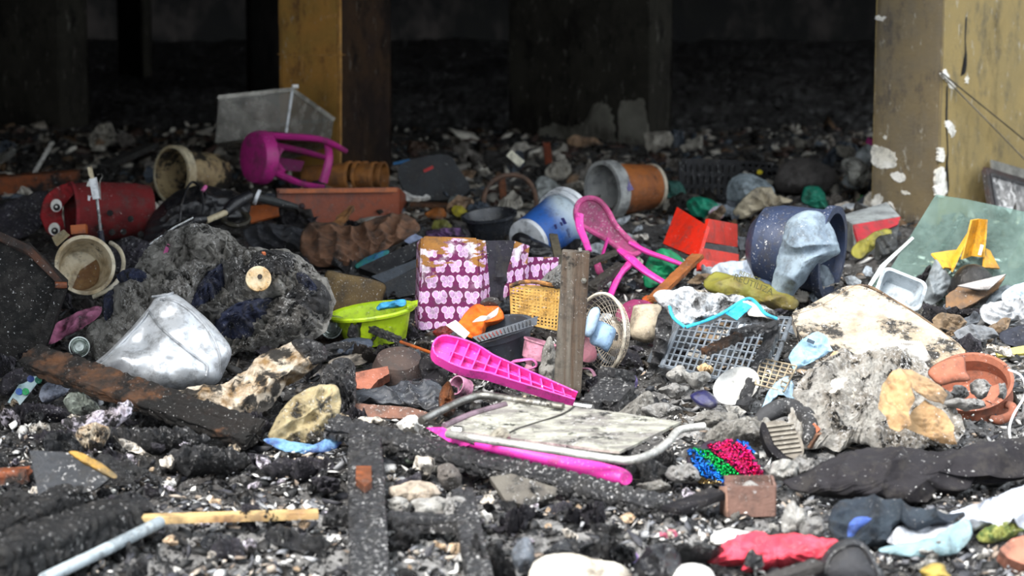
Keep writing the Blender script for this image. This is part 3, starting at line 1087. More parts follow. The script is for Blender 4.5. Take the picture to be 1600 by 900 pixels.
# black bag with handle
heap('black_bag', [(221, 388), (230, 350), (255, 315), (285, 296), (325, 290), (370, 300), (392, 318), (380, 340), (340, 350), (290, 362), (250, 388)], m_black_plastic,
     'glossy black bag slumped beside the red hamper', 'bag', base=392, tilt=52, bulge=.10, wr=.012, ws=9, kind='cloth')
b = B(); b.tube(on('black_bag', [282, 283, 292, 302, 314, 318, 316], [362, 330, 300, 288, 298, 322, 345], .02), .006, 8, sub=4)
tag(b.build('cable', m_black_plastic, None), 'looped black cable over the black bag', 'cable')
b = B(); b.tube(on('black_bag', [317, 322], [302, 295], .02), .009, 8); tag(b.build('pink_clip', m_pinkdusty, None), 'tiny pink clip on the black bag', 'clip')

# vacuum wand
t = thing('vacuum_wand', 'chrome and beige tube with black joints lying over the grey burnt heap', 'vacuum tube', g(300, 372, .2))
Y = 11.6
b = B(); b.tube([d(232, 384, Y), d(275, 354, Y), d(303, 340, Y)], .012, 12); b.build('chrome_tube', m_chrome, t)
b = B(); b.tube([d(258, 369, Y - .01), d(262, 361, Y - .01)], .018, 12); b.build('collar', m_black_plastic, t)
b = B(); b.tube([d(281, 354, Y), d(300, 345, Y + .02), d(322, 342, Y + .05)], [.014, .024, .018], 12, sub=4); b.build('joint', m_black_plastic, t)
b = B(); b.tube([d(322, 345, Y + .05), d(355, 331, Y + .12)], .014, 12); b.build('beige_tube', m_beige, t)
b = B(); b.tube([d(352, 333, Y + .12), d(368, 318, Y + .16), d(392, 305, Y + .2)], [.02, .03, .024], 12, sub=4); b.build('elbow', m_black_plastic, t)
t = thing('vacuum_brush', 'grey oblong brush head with a pale collar before the red-brown drawer', 'brush head', d(430, 330, 12.2))
b = B(); b.tube([d(394, 306, 12.2), d(415, 312, 12.2), d(440, 318, 12.2), d(466, 324, 12.2)], [.03, .036, .034, .02], 14, sub=4, flat=.6); b.build('head', M('#4a4c4c', '#333536', rough=.5), t)
b = B(); b.tube([d(399, 307, 12.17), d(404, 309, 12.17)], .036, 16); b.build('collar', m_whiteplastic, t)
b = B(); b.lathe([(.045, 0), (.066, 0), (.070, .012), (.064, .022), (.047, .018), (.045, 0)], d(368, 344, 11.9), (.1, -.45, 1), 36)
tag(b.build('metal_ring', M('#5a5548', '#3a362e', metal=.6, rough=.45), None), 'dull metal ring lying beside the vacuum tube', 'ring')

# pole with white head
t = thing('chrome_pole', 'upright chrome pole with a broken white plastic head beside the beige pot', 'pole', g(160, 372, .1))
Y = 11.5
b = B(); b.tube([d(151, 306, Y), d(158, 368, Y)], .0075, 12); b.build('rod', m_chrome, t)
b = B(); b.tube([d(157, 360, Y), d(160, 384, Y)], .013, 12); b.build('lower_sleeve', M('#20263a', rough=.4), t)
b = B(); beam_shape(b, d(145, 278, Y), d(151, 310, Y), .036, .03, 'smooth', .001, rag=0); h = b.build('head', m_whiteplastic, t)
b = B(); beam_shape(b, d(139, 257, Y), d(145, 284, Y), .03, .016, 'crumple', .004, rag=.02); b.build('broken_tip', m_beige, h)
b = B(); b.tube([d(142, 308, Y), d(139, 306, Y), d(139, 313, Y)], .006, 8); b.build('hook', m_whiteplastic, h)
b = B(); b.prism([d(137, 284, Y - .01), d(141, 280, Y - .01), d(142, 292, Y - .01), d(135, 291, Y - .01)], (0, .006, 0)); b.build('tag', m_white, h)
b = B(); b.tube([d(152, 273, Y), d(158, 272, Y), d(160, 276, Y), d(156, 285, Y), d(157, 312, Y)], .0025, 6, sub=4); b.build('spring_wire', m_steel, t)

# beige pot facing the viewer
t = thing('beige_pot', 'stained beige plastic pot lying open towards the viewer at left', 'pot', d(135, 470, 10.7))
ax = np.array([.30, -.86, .32]); pc = d(133, 414, 10.6)
b = B(); b.lathe([(.001, -.15), (.075, -.15), (.084, -.14), (.113, -.012), (.122, -.008), (.122, .002), (.108, .002), (.079, -.135), (.001, -.135)], pc, ax, 56); b.build('body', M('#d8cdb4', '#a58f6a', scale=8, rough=.45, soot=.2, sscale=12, ash=.1), t)
b = B(); b.lathe([(.0, 0), (.05, .001), (.079, .002), (.086, .03), (.0865, .031), (.079, .005), (.0, .003)], pc - ax / np.linalg.norm(ax) * .133, ax, 30, arc=(2.6, 5.2), wob=.003); b.build('inner_stain', M('#6b4a2a', '#8a6a40', scale=14, soot=.3), t)
b = B(); b.tube([d(172, 379, 10.56), d(186, 389, 10.53), d(193, 408, 10.52), d(188, 432, 10.51), d(170, 452, 10.5), d(145, 464, 10.5)], .0085, 10, sub=6); b.build('handle', m_whiteplastic if False else M('#ded6c4', '#b9ad92', ash=.08), t)
b = B(); b.slab(quad([d(82, 372, 10.58), d(101, 360, 10.58), d(108, 366, 10.54), d(88, 384, 10.54)], 5, 5), .012); b.build('handle_tab', m_beige, t)

board('wood_block', [(110, 352), (134, 350), (134, 364), (111, 366)], 380, 75, .05, m_orangewood, 'small orange wood block behind the beige pot', 'block', z0=.06)

# black cabinet at the left edge
t = thing('burnt_cabinet', 'burnt black wooden cabinet corner at the left edge', 'cabinet', d(20, 560, 9.9))
V, n_ = plane_pts([(-70, 372), (42, 384), (106, 446), (62, 560), (-70, 575)], 562, 78)
b = B(); b.prism(V[::-1], -n_ * .32 + np.array([-.05, 0, .03])); b.build('body', m_black_wood, t)
V, n_ = plane_pts([(0, 362), (48, 384), (104, 445), (97, 450), (40, 392), (-10, 372)], 562, 78)
b = B(); b.prism(V[::-1] - n_ * -.012, -n_ * .05); b.build('edge_board', M('#4a2a18', '#1a1310', scale=8, soot=.4, ash=.1), t)
V, n_ = plane_pts([(88, 446), (106, 446), (66, 560), (50, 560)], 562, 78)
b = B(); b.prism(V[::-1] + n_ * .012, -n_ * .04); b.build('side_rail', m_black_wood, t)
b = B(); b.tube([V[0] + n_ * .03, V[1] + n_ * .02], .012, 8); b.build('corner_bracket', M('#8a4a28', '#3a241a', soot=.3), t)

# grey burnt heap of clothes
o = heap('burnt_clothes_heap', [(140, 560), (165, 500), (196, 440), (225, 400), (262, 362), (305, 350), (345, 358), (380, 384), (430, 384), (468, 402), (498, 428), (523, 462), (520, 500), (490, 530), (420, 545), (340, 560), (240, 575)],
         m_grayash, 'large heap of burnt clothes turned to fuzzy grey ash behind the silver pouf', 'burnt clothes', base=556, tilt=57, bulge=.09, wr=.045, ws=9, kind='rag', res=1.6, key='grey')
hp = o
def patch(outline, mat, name, key='grey', off=.05, wr=.008, parent=None):
    """piece of cloth lying on an earlier heap"""
    P = spline(np.array(outline, float), 6, True)
    c = P.mean(0)
    R = 9
    r = np.linspace(0, 1, R + 1)
    X = c + (P[None] - c) * r[:, None, None]
    S = on(key, X[..., 0].ravel(), X[..., 1].ravel(), 0).reshape(*X.shape[:2], 3)
    n = HEAPS[key][2]
    bb = B()
    _seed[0] += 3
    top = S + n * (off * (1 - r ** 3)[:, None] + wr * relief('cloth', S, 22, _seed[0]))[..., None]
    bb.grid(np.concatenate([top, (S - n * .012)[::-1]], 0), cv=True, flip=True)
    return bb.build(name, mat, parent, 180)
for ol in ([(298, 478), (308, 450), (322, 428), (345, 412), (358, 410), (352, 440), (338, 462), (318, 478)],
           [(330, 505), (352, 482), (385, 468), (432, 466), (434, 486), (402, 500), (392, 524), (360, 528), (335, 520)],
           [(462, 432), (476, 427), (502, 458), (484, 464)], [(182, 430), (205, 420), (232, 428), (222, 440), (195, 444)], [(160, 470), (176, 452), (180, 480), (165, 500)]):
    patch(ol, m_navy, 'navy_cloth', parent=hp)
for i_, ol in enumerate(([(222, 402), (250, 372), (290, 354), (330, 358), (352, 376), (340, 398), (300, 405), (262, 425), (236, 428)], [(250, 440), (280, 412), (318, 402), (338, 412), (318, 432), (300, 462), (282, 500), (262, 490), (252, 466)],
           [(342, 412), (360, 400), (380, 405), (384, 440), (372, 466), (356, 460)], [(175, 455), (205, 432), (232, 440), (228, 480), (205, 520), (178, 512)], [(400, 480), (440, 462), (492, 476), (505, 505), (470, 512), (425, 505)], [(300, 488), (330, 470), (358, 478), (350, 505), (322, 520), (300, 512)])):
    patch(ol, [m_grayash, M('#84817c', '#54514d', scale=14, rough=.95, bump=1, soot=.34, sscale=10, ash=.45), M('#5a5957', '#3a3938', scale=16, rough=.9, bump=1, soot=.3, ash=.4)][i_ % 3], 'cloth_fold', off=.055, wr=.020, parent=hp)
for ol in ([(362, 430), (385, 415), (402, 392), (440, 390), (462, 402), (455, 425), (420, 428)], [(440, 470), (470, 440), (500, 440), (518, 470), (500, 500), (460, 500)]):
    patch(ol, M('#3c3b3c', '#242426', scale=18, rough=.75, bump=1, bscale=60, soot=.3, ash=.34), 'melted_lump', off=.045, wr=.014, parent=hp)
b = B(); disc(b, on('grey', 405, 442, .035)[0], (.15, -1, .35), .046, .03, 40); t = tag(b.build('round_wood_slice', M('#e8d6b4', '#c79a5c', scale=14, soot=.14, sscale=24, ash=.1), None), 'round cream disc with a dark centre on the grey burnt heap', 'disc')
b = B(); disc(b, on('grey', 408, 441, .052)[0], (.15, -1, .35), .009, .008, 16); b.build('centre_hole', M('#3a322c'), t)
b = B(); b.tube(on('grey', [259, 261, 265, 269], [409, 398, 389, 386], .03), .008, 8, sub=4, flat=.5); tag(b.build('pink_hoop_piece', m_pinkdusty, None), 'short curved pink plastic strip on the grey burnt heap', 'plastic strip')
b = B(); b.box(on('grey', 413, 402, .03)[0], (.012, .012, .014), rot(30, 20)); tag(b.build('orange_bit', M('#d97a50'), None), 'tiny orange bit on the grey burnt heap', 'bit')
heap('dark_bundle', [(380, 360), (410, 350), (450, 352), (480, 362), (478, 390), (440, 392), (395, 388)], M('#2e2f34', '#1c1c20', rough=.6, soot=.3, ash=.12), 'dark grey rag bundle behind the grey burnt heap', 'rag', base=408, tilt=55, bulge=.06, wr=.015, kind='cloth')
heap('dark_bundle', [(170, 385), (205, 370), (235, 385), (225, 410), (185, 425), (165, 410)], m_dark_rag, 'dark rag bundle right of the beige pot', 'rag', base=440, tilt=50, bulge=.05, wr=.015, kind='rag')
# brown cloth
heap('brown_cloth', [(468, 385), (482, 352), (515, 345), (548, 352), (590, 340), (628, 332), (650, 345), (655, 362), (618, 380), (575, 405), (530, 420), (490, 412)], M('#7d5a44', '#4e382b', scale=9, rough=.8, bump=.5, soot=.22, ash=.05),
     'crumpled brown cloth heap before the red-brown drawer', 'cloth', base=424, tilt=38, bulge=.09, wr=.022, ws=13, kind='cloth', ang=.25)
beam('broken_branch', d(517, 362, 11.75), d(552, 322, 11.95), .05, .03, M('#9a6a3c', '#6a4628', scale=10, bump=.7), 'brown curled wood piece rising from the brown cloth', 'wood piece', kind='crumple', amp=.008, taper=.6)
b = B(); disc(b, d(524, 361, 11.6), (-.2, -1, .2), .014, .012, 20); tag(b.build('brass_cap', M('#e8d84a', '#b9a030', metal=.8, rough=.25), None), 'shiny brass cap on the brown cloth', 'cap')

# ------------------------------------------------------------------ middle, back
board('dark_cushion', [(622, 262), (655, 246), (700, 242), (716, 262), (735, 296), (700, 312), (655, 310), (632, 300)], 315, 66, .08, M('#37393b', '#2b2c2e', rough=.85, bump=.3, ash=.05),
      'dark grey slab cushion with a small red tag behind the drawer', 'cushion', round_=3)
t = bpy.data.objects['dark_cushion']
V, n_ = plane_pts([(661, 266), (676, 259), (678, 263), (663, 270)], 315, 66)
b = B(); b.prism(V[::-1] + n_ * .006, -n_ * .004); b.build('red_tag', M('#c23a3a', rough=.7, ash=0), t)
b = B(); b.tube([d(756, 330, 13.0), d(757, 305, 13.0), d(768, 285, 13.05), d(790, 274, 13.1), d(815, 276, 13.1), d(832, 292, 13.1), d(838, 318, 13.05), d(834, 335, 13.0)], .012, 10, sub=6)
tag(b.build('hoop', M('#6a5040', '#4a382e', rough=.6, bump=.4, ash=.05), None), 'rusty brown hoop standing upright behind the dark basin', 'hoop')
beam('rusty_post', d(783, 275, 13.4), d(788, 325, 13.2), .035, .03, M('#7a4a30', '#3a2a22', rough=.8), 'rusty brown post seen through the hoop', 'post', amp=.003)
beam('brown_stake', d(853, 222, 14.6), d(860, 275, 14.4), .04, .03, M('#7a3a22', '#5a2c1c'), 'upright red-brown stake in the back between pillar and bucket', 'stake', amp=.002)
board('white_card', [(791, 243), (799, 234), (820, 252), (811, 261)], 285, 70, .01, M('#d8d4c0', '#b5b09c'), 'small cream card standing in the dim rubbish behind the hoop', 'card', z0=.1)
board('blue_strip', [(614, 254), (640, 248), (641, 253), (615, 258)], 290, 70, .01, M('#2f6a9a', '#1c4870'), 'small blue strip lying behind the grey slab cushion', 'strip', z0=.02)
heap('white_rag', [(622, 298), (645, 300), (668, 302), (672, 312), (650, 314), (625, 312)], m_white, 'white rag beside the end of the red-brown drawer', 'rag', base=316, tilt=40, bulge=.02, wr=.008, kind='cloth')
heap('clear_bag', [(838, 285), (850, 276), (868, 284), (890, 308), (870, 318), (842, 314)], M('#b9bdbb', '#7d807e', rough=.25, ash=.1, trans=.3), 'crumpled clear plastic bag left of the brown bucket', 'bag', base=318, tilt=62, bulge=.05, wr=.015, ws=18, kind='crumple')
heap('yellow_bag_scrap', [(706, 326), (718, 321), (728, 328), (735, 338), (722, 342), (709, 336)], M('#a89a2a', '#7a7020'), 'crumpled yellow plastic scrap behind the dark basin', 'scrap', base=348, tilt=50, bulge=.02, wr=.006, kind='crumple')
heap('glass_jar_scrap', blob(715, 315, 14, 9), M('#8a8f8c', '#4a4f4d', rough=.2, trans=.2), 'clear glassy lump below the grey slab cushion', 'glass', base=325, tilt=50, bulge=.03, wr=.01, kind='crumple')
beam('brown_board', d(640, 318, 13.1), d(765, 326, 13.0), .08, .02, M('#5a3a22', '#3a281a'), 'long brown board lying under the grey slab cushion', 'board', amp=.002)
heap('orange_rag', blob(682, 333, 18, 9), M('#9a5a24', '#5f3a1a'), 'orange-brown rag right of the brown cloth', 'rag', base=345, tilt=40, bulge=.02, wr=.008, kind='cloth')
heap('green_scrap', blob(690, 352, 17, 8), M('#7d7a3a', '#4f4f2a'), 'olive plastic scrap right of the brown cloth', 'scrap', base=362, tilt=40, bulge=.02, wr=.006, kind='crumple')
heap('blue_paper', [(626, 368), (640, 360), (662, 374), (655, 384), (636, 380)], M('#8f9ab5', '#5f6a8a'), 'pale blue folded paper beside the butterfly box', 'paper', base=388, tilt=40, bulge=.01, wr=.004, kind='crumple', z0=.08)
heap('teal_strip', [(556, 412), (580, 398), (606, 390), (605, 400), (580, 416), (560, 420)], M('#2f7a70', '#2a5a9a', scale=12), 'teal and blue wrapper strip below the brown cloth', 'wrapper', base=428, tilt=35, bulge=.015, wr=.006, kind='cloth')

# brown bucket with white rim
Y = yg(330)
bc = d(942, 298, Y - .12)
t = thing('paint_bucket', 'rust-brown plastic bucket with a white rim lying open to the left', 'bucket', d(970, 330, Y))
ax = np.array([-.80, -.58, .02])
b = B(); b.lathe([(p[0], p[1] - .31) for p in bucket_prof(.108, .134, .31, lip=.001)], bc, ax, 48); b.build('body', M('#a8622e', '#8a5230', scale=6, rough=.5, soot=.14, ash=.06), t)
b = B(); b.lathe([(.132, -.06), (.145, -.06), (.145, .004), (.126, .004), (.126, -.03), (.102, -.27), (.001, -.275)], bc, ax, 48); b.build('white_rim', M('#b4b4b0', '#8e9090', rough=.5, ash=.1), t)
b = B(); b.lathe([(.100, -.315), (.112, -.315), (.114, -.295), (.108, -.295)], bc, ax, 48); b.build('base_rim', M('#c4b8a4', ash=.05), t)
b = B(); P = quad([d(974, 283, Y - .20), d(981, 279, Y - .19), d(990, 296, Y - .21), d(982, 299, Y - .22)], 5, 5); b.slab(P, .003); b.build('label', M('#8a86a8', '#5a4a8a', scale=40, ash=0), t)

# blue bucket, base towards the viewer
Y = yg(398)
t = thing('paint_bucket', 'blue and white bucket lying on its side behind the butterfly box', 'bucket', d(850, 398, Y))
ax = np.array([.52, .62, .22]); ax /= np.linalg.norm(ax)
bb_ = d(824, 378, Y - .10)
m_bl = NT('blue_bucket')
z_ = n_z = None
def bluebase(n):
    x = n.xyz()
    grad = n.math('ADD', n.math('MULTIPLY', x[0], 5.0), n.math('MULTIPLY', x[2], 4.0))
    f = n.step(n.math('ADD', grad, n.math('MULTIPLY', n.noise(9, 5), .6)), 1.05, 1.6)
    return n.mix(f, C('#2f62b0'), C('#b7c4cc'))
b = B(); b.lathe(bucket_prof(.10, .128, .30, lip=.0), bb_, ax, 52); b.build('body', M('#2f62b0', base=bluebase, name='blue_print', rough=.45, ash=.14, bump=.15), t)
b = B(); b.lathe([(.127, .245), (.137, .245), (.137, .262), (.131, .266), (.131, .28), (.140, .28), (.140, .305), (.122, .305), (.122, .25), (.127, .245)], bb_, ax, 52); b.build('rim', m_whiteplastic, t)
b = B(); b.lathe([(.001, -.004), (.092, -.004), (.1015, 0), (.1015, .03), (.098, .03), (.09, .0), (.001, .001)], bb_, ax, 52); b.build('base', m_whiteplastic, t)
# lettering printed on the bucket's side
def letters(text, origin, right, up, size, mat, name, parent, off=None):
    cu = bpy.data.curves.new('text', 'FONT')
    cu.body = text
    cu.size = 1.0
    cu.extrude = .02
    ob = bpy.data.objects.new('text', cu)
    COL.objects.link(ob)
    dg = bpy.context.evaluated_depsgraph_get()
    me = bpy.data.meshes.new_from_object(ob.evaluated_get(dg))
    bpy.data.objects.remove(ob)
    r = np.asarray(right, float) / np.linalg.norm(right)
    u = np.asarray(up, float)
    u = u - r * (u @ r)
    u /= np.linalg.norm(u)
    n = np.cross(r, u)
    base = np.array(parent['_base'])
    for v in me.vertices:
        p = np.asarray(origin) + r * v.co.x * size + u * v.co.y * size + n * v.co.z * size
        v.co = Vector(p - base)
    me.materials.clear()
    me.materials.append(mat)
    o2 = bpy.data.objects.new(name, me)
    COL.objects.link(o2)
    o2.parent = parent
    return o2
m_ink = M('#2a2c78', rough=.5, ash=0)
b = B(); b.slab(quad([d(876, 341, Y - .118), d(881, 340, Y - .118), d(886, 349, Y - .118), d(881, 351, Y - .118)], 3, 3), .003); b.slab(quad([d(874, 347, Y - .118), d(878, 347, Y - .118), d(880, 352, Y - .118), d(877, 353, Y - .118)], 3, 3), .003); b.slab(quad([d(865, 351, Y - .12), d(869, 350, Y - .12), d(871, 357, Y - .12), d(868, 358, Y - .12)], 3, 3), .003); b.build('printed_logo', m_ink, t)
letters('latex', d(884, 358, Y - .112), d(893, 384, Y - .108) - d(884, 358, Y - .112), (.7, -.2, .5), .022, m_ink, 'printed_lettering', t)

# dark basin
t = thing('basin', 'dark grey glossy plastic basin behind the butterfly box', 'basin', d(770, 378, 12.1))
b = B(); b.lathe(bucket_prof(.085, .12, .12, lip=.01, lh=.012), d(768, 374, 12.15), (-.1, -.1, 1), 44, sx=1.0); b.build('body', M('#33363c', '#26282d', rough=.25, ash=.06, spec=.6, bump=.1), t)
b = B(); b.tube([d(725, 352, 12.0), d(722, 358, 12.0), d(728, 366, 12.0)], .006, 8, sub=3); b.build('handle', m_black_plastic, t)
heap('black_cover', [(800, 372), (815, 362), (835, 372), (865, 388), (868, 402), (835, 405), (806, 398)], m_black_plastic, 'bent black plastic cover before the blue bucket', 'plastic cover', base=408, tilt=45, bulge=.04, wr=.008, kind='cloth', z0=.05)
beam('grey_rubber_strip', d(864, 366, 11.2), d(876, 420, 10.9), .035, .02, M('#6a6250', '#4a4438'), 'curved khaki strap hanging before the blue bucket', 'strap', amp=.003, kind='smooth')
board('dark_slab', [(560, 418), (660, 372), (662, 392), (598, 432)], 440, 50, .05, m_black_plastic, 'long black drawer box left of the butterfly box', 'drawer')
board('slate_strip', [(580, 432), (658, 402), (658, 414), (600, 442)], 448, 55, .03, M('#4a5058', '#363b42', rough=.4), 'slate-grey plastic rail before the black drawer box', 'rail')
board('dark_board', [(600, 442), (660, 414), (660, 458), (606, 468)], 480, 70, .03, M('#1d2228', '#15181c', rough=.4), 'dark blue-black panel left of the butterfly box', 'panel')
heap('brown_mattress_block', [(508, 426), (540, 428), (598, 442), (600, 462), (585, 490), (545, 496), (515, 480)], M('#6d5a3a', '#4f4230', scale=9, rough=.85, ash=.22, ascale=130), 'stained brown foam block behind the green basin', 'foam block', base=505, tilt=72, bulge=.03, wr=.004, ws=10, kind='smooth', rag=.5)

# butterfly-print box
def butterfly(n):
    S = 17.0
    w = n.noise(11, 3)
    x = n.xyz()
    u = n.math('ADD', n.math('MULTIPLY', n.math('ADD', x[0], n.math('MULTIPLY', x[1], .6)), S), n.math('MULTIPLY', w, .5))
    v = n.math('ADD', n.math('MULTIPLY', x[2], S), n.math('MULTIPLY', n.noise(8, 3), .4))
    row = n.math('FLOOR', v)
    u2 = n.math('SUBTRACT', n.math('FRACT', n.math('ADD', u, n.math('MULTIPLY', row, .47))), .5)
    v2 = n.math('SUBTRACT', n.math('FRACT', v), .5)
    a = n.math('ABSOLUTE', u2)
    def ell(cx, cy, rx, ry):
        p = n.math('POWER', n.math('ABSOLUTE', n.math('DIVIDE', n.math('SUBTRACT', a, cx), rx)), 2)
        q = n.math('POWER', n.math('ABSOLUTE', n.math('DIVIDE', n.math('SUBTRACT', v2, cy), ry)), 2)
        return n.math('ADD', p, q)
    m = n.math('MINIMUM', n.math('MINIMUM', ell(.23, .17, .21, .25), ell(.16, -.20, .15, .22)), ell(.0, .0, .05, .38))
    inside = n.math('SUBTRACT', 1, n.step(m, .85, 1.05))
    vein = n.math('MULTIPLY', inside, n.step(m, .42, .80))
    col = n.mix(inside, C('#6d1a52'), C('#cf9fcf'))
    col = n.mix(n.math('MULTIPLY', vein, .8), col, C('#f3dff0'))
    fade = n.step(n.noise(7, 5, .6), .52, .64)
    hi = n.step(x[2], .14, .26)
    col = n.mix(n.math('MULTIPLY', n.math('MULTIPLY', fade, hi), .9), col, C('#f6ecf2'))
    tear = n.step(n.math('ADD', n.math('MULTIPLY', n.noise(14, 5, .6, n.vec((.5, .5, 1.6))), .9), n.math('MULTIPLY', x[2], .9)), .715, .74)
    return n.mix(tear, col, n.mix(n.noise(30, 3), C('#b9803c'), C('#7a5026')))
m_bfly = M('#cf9fcf', base=butterfly, name='butterfly_print', rough=.75, ash=.05, bump=.2)
Y = yg(520)
t = thing('fabric_box', 'torn cardboard storage box covered in purple and white butterfly print', 'box', d(700, 518, Y))
Q = [d(662, 370, Y), d(745, 374, Y), d(752, 505, Y - .02), d(655, 516, Y - .02)]
b = B(); b.slab(quad(Q, 20, 24, .004, 10), .012); b.build('front_panel', m_bfly, t)
Q2 = [Q[1], d(757, 376, Y + .05), d(768, 500, Y + .05), Q[2]]
b = B(); b.slab(quad(Q2, 6, 16), .010); b.build('corner_panel', m_bfly, t)
Q3 = [d(660, 372, Y + .01), d(653, 380, Y + .26), d(650, 505, Y + .26), d(655, 516, Y)]
b = B(); b.slab(quad(Q3, 6, 16), .010); b.build('side_panel', m_bfly, t)
Q4 = [d(750, 376, Y + .05), d(803, 376, Y + .10), d(786, 470, Y + .08), d(764, 470, Y + .04)]
b = B(); b.slab(quad(Q4, 14, 16, .008, 12, 'cloth'), .008); b.build('dark_lining', M('#2a2832', '#1f1e26', rough=.8, ash=.12), t)
Q5 = [d(803, 376, Y + .10), d(826, 384, Y + .16), d(818, 450, Y + .14), d(786, 466, Y + .08)]
b = B(); b.slab(quad(Q5, 10, 16, .004), .008); b.build('fold_panel', m_bfly, t)
Q6 = [d(820, 402, Y + .18), d(872, 402, Y + .30), d(868, 450, Y + .28), d(812, 452, Y + .16)]
b = B(); b.slab(quad(Q6, 12, 12, .004), .008); b.build('rear_panel', m_bfly, t)
Q7 = [d(664, 369, Y + .015), d(744, 372, Y + .015), d(745, 390, Y + .012), d(663, 388, Y + .012)]
b = B(); b.slab(quad(Q7, 12, 5), .006); b.build('cardboard_core', M('#b07a3a', '#7a5228', scale=14, rough=.85, bump=.4), t)
heap('purple_scrap', [(665, 362), (685, 358), (722, 358), (732, 370), (700, 374), (668, 372)], M('#7d5a88', '#1f1c22', scale=26), 'charred purple fabric scraps on top behind the butterfly box', 'fabric scrap', base=382, tilt=60, bulge=.02, wr=.01, kind='rag', z0=0)

# orange cloth and grey tub
heap('orange_shirt', [(728, 524), (712, 512), (720, 498), (735, 480), (752, 474), (775, 478), (787, 490), (785, 502), (762, 510), (755, 525), (745, 531)], M('#f2701c', '#d95a14', scale=8, rough=.8, ash=.04, bump=.4), 'bright orange garment with a white strip draped over the grey tub', 'garment', base=534, tilt=55, bulge=.05, wr=.010, ws=16, kind='cloth', z0=.06, key='orange')
o = bpy.data.objects['orange_shirt']
patch([(738, 503), (750, 494), (758, 497), (770, 488), (779, 480), (776, 492), (764, 499), (748, 503)], m_white, 'white_strip', key='orange', off=.006, wr=.002, parent=o)
patch([(752, 470), (765, 464), (778, 466), (778, 476), (764, 478), (752, 476)], M('#45403f', '#2c2a2a', ash=.1), 'grey_collar', key='orange', off=.02, wr=.003, parent=o)
board('white_tag', [(697, 508), (712, 500), (734, 520), (726, 530)], 540, 55, .006, m_white, 'white band end beside the orange garment', 'band', z0=.10)
heap('dark_red_shoe', [(676, 518), (695, 508), (715, 514), (728, 524), (712, 530), (684, 527)], M('#7a2a24', '#2c2426', scale=12, rough=.5), 'dark red and black crumpled shoe left of the orange garment', 'shoe', base=536, tilt=45, bulge=.04, wr=.008, kind='rag')
Y = yg(572) + .05
t = thing('plastic_tub', 'slate-grey plastic tub with a ribbed handle tilted beside the wooden post', 'tub', d(778, 572, Y))
ax = np.array([-.22, -.18, 1.0])
m_tub = M('#4a4f57', '#3a3e45', rough=.42, bump=.1, ash=.1)
tc_ = d(782, 575, Y + .08)
b = B(); b.lathe(bucket_prof(.110, .142, .155, lip=.012, lh=.018), tc_, ax, 48, sx=1.0, sy=.8); b.build('body', m_tub, t)
hp_ = quad([d(738, 528, Y - .10), d(840, 494, Y - .05), d(838, 508, Y - .06), d(748, 536, Y - .11)], 18, 4)
b = B(); b.slab(hp_, .016); hh = b.build('handle', m_tub, t)
for i in range(15):
    p, q = hp_[i + 1, 0], hp_[i + 1, -1]
    b = B(); b.bar(p * .8 + q * .2 + np.array([0, -.012, .004]), p * .25 + q * .75 + np.array([0, -.012, .004]), .0035, .006); b.build('rib', M('#22242a', ash=0) if i > 6 else M('#7a2a22', ash=0), hh)
b = B(); b.slab(quad([d(676, 552, Y - .12), d(724, 553, Y - .12), d(728, 563, Y - .13), d(690, 566, Y - .13)], 4, 4), .004)
tag(b.build('white_card', m_white, None), 'white card wedged between the grey tub and the pink armrest', 'card')
# yellow perforated basket
Y = yg(520) - .1
t = thing('perforated_basket', 'yellow perforated plastic basket with a burnt rim behind the wooden post', 'basket', d(838, 520, Y))
m_yel = M('#e2b463', '#b98638', scale=8, rough=.5, soot=.18, sscale=10, ash=.12)
b = B(); lattice(b, [d(798, 446, Y), d(884, 452, Y + .06), d(880, 516, Y + .06), d(800, 498, Y)], 14, 11, .0062, .0062, .004, bulge=.03, border=.010); b.build('front_wall', m_yel, t)
b = B(); lattice(b, [d(800, 450, Y + .02), d(800, 446, Y + .25), d(800, 486, Y + .25), d(800, 498, Y)], 12, 12, .0055, .0055, .004, border=.01); b.build('side_wall', m_yel, t)
b = B(); lattice(b, [d(800, 446, Y + .25), d(886, 450, Y + .30), d(884, 500, Y + .30), d(800, 486, Y + .25)], 20, 12, .0055, .0055, .004, border=.01); b.build('rear_wall', m_yel, t)
b = B(); b.tube([d(797, 447, Y), d(815, 441, Y - .01), d(840, 441, Y - .02), d(884, 450, Y + .06)], .008, 8, sub=5); b.build('rim', M('#c98a4a', '#3a2a20', scale=20, soot=.4), t)
heap('ash_rag', [(842, 445), (858, 425), (880, 412), (884, 440), (876, 450)], M('#7d7c7a', '#555350', ash=.3, rough=.9), 'grey ash-covered rag above the yellow basket', 'rag', base=462, tilt=60, bulge=.03, wr=.01, kind='rag', z0=.16)

# wooden post
Y = yg(618)
beam('wooden_post', d(886, 618, Y), d(900, 392, Y), .092, .06, M('#8a8378', '#6a5646', scale=3, rough=.75, soot=.30, sscale=5, ash=.15, stretch=(9, 9, .3), bump=.9), 'upright weathered wooden post with charred lower side in the middle', 'post',
     kind='smooth', amp=.002, grain=.0045, rag=.004, up=(0, 1, 0))
o = bpy.data.objects['wooden_post']
b = B(); b.lathe([(.001, .012), (.007, .01), (.008, 0), (.001, 0)], d(906, 392, Y - .02), (0, 0, 1), 12); b.build('bolt', m_steel, o)
b = B(); b.lathe([(.001, .012), (.010, .01), (.011, 0), (.001, 0)], d(912, 438, Y - .036), (0, -1, 0), 6); b.build('nut', m_steel, o)

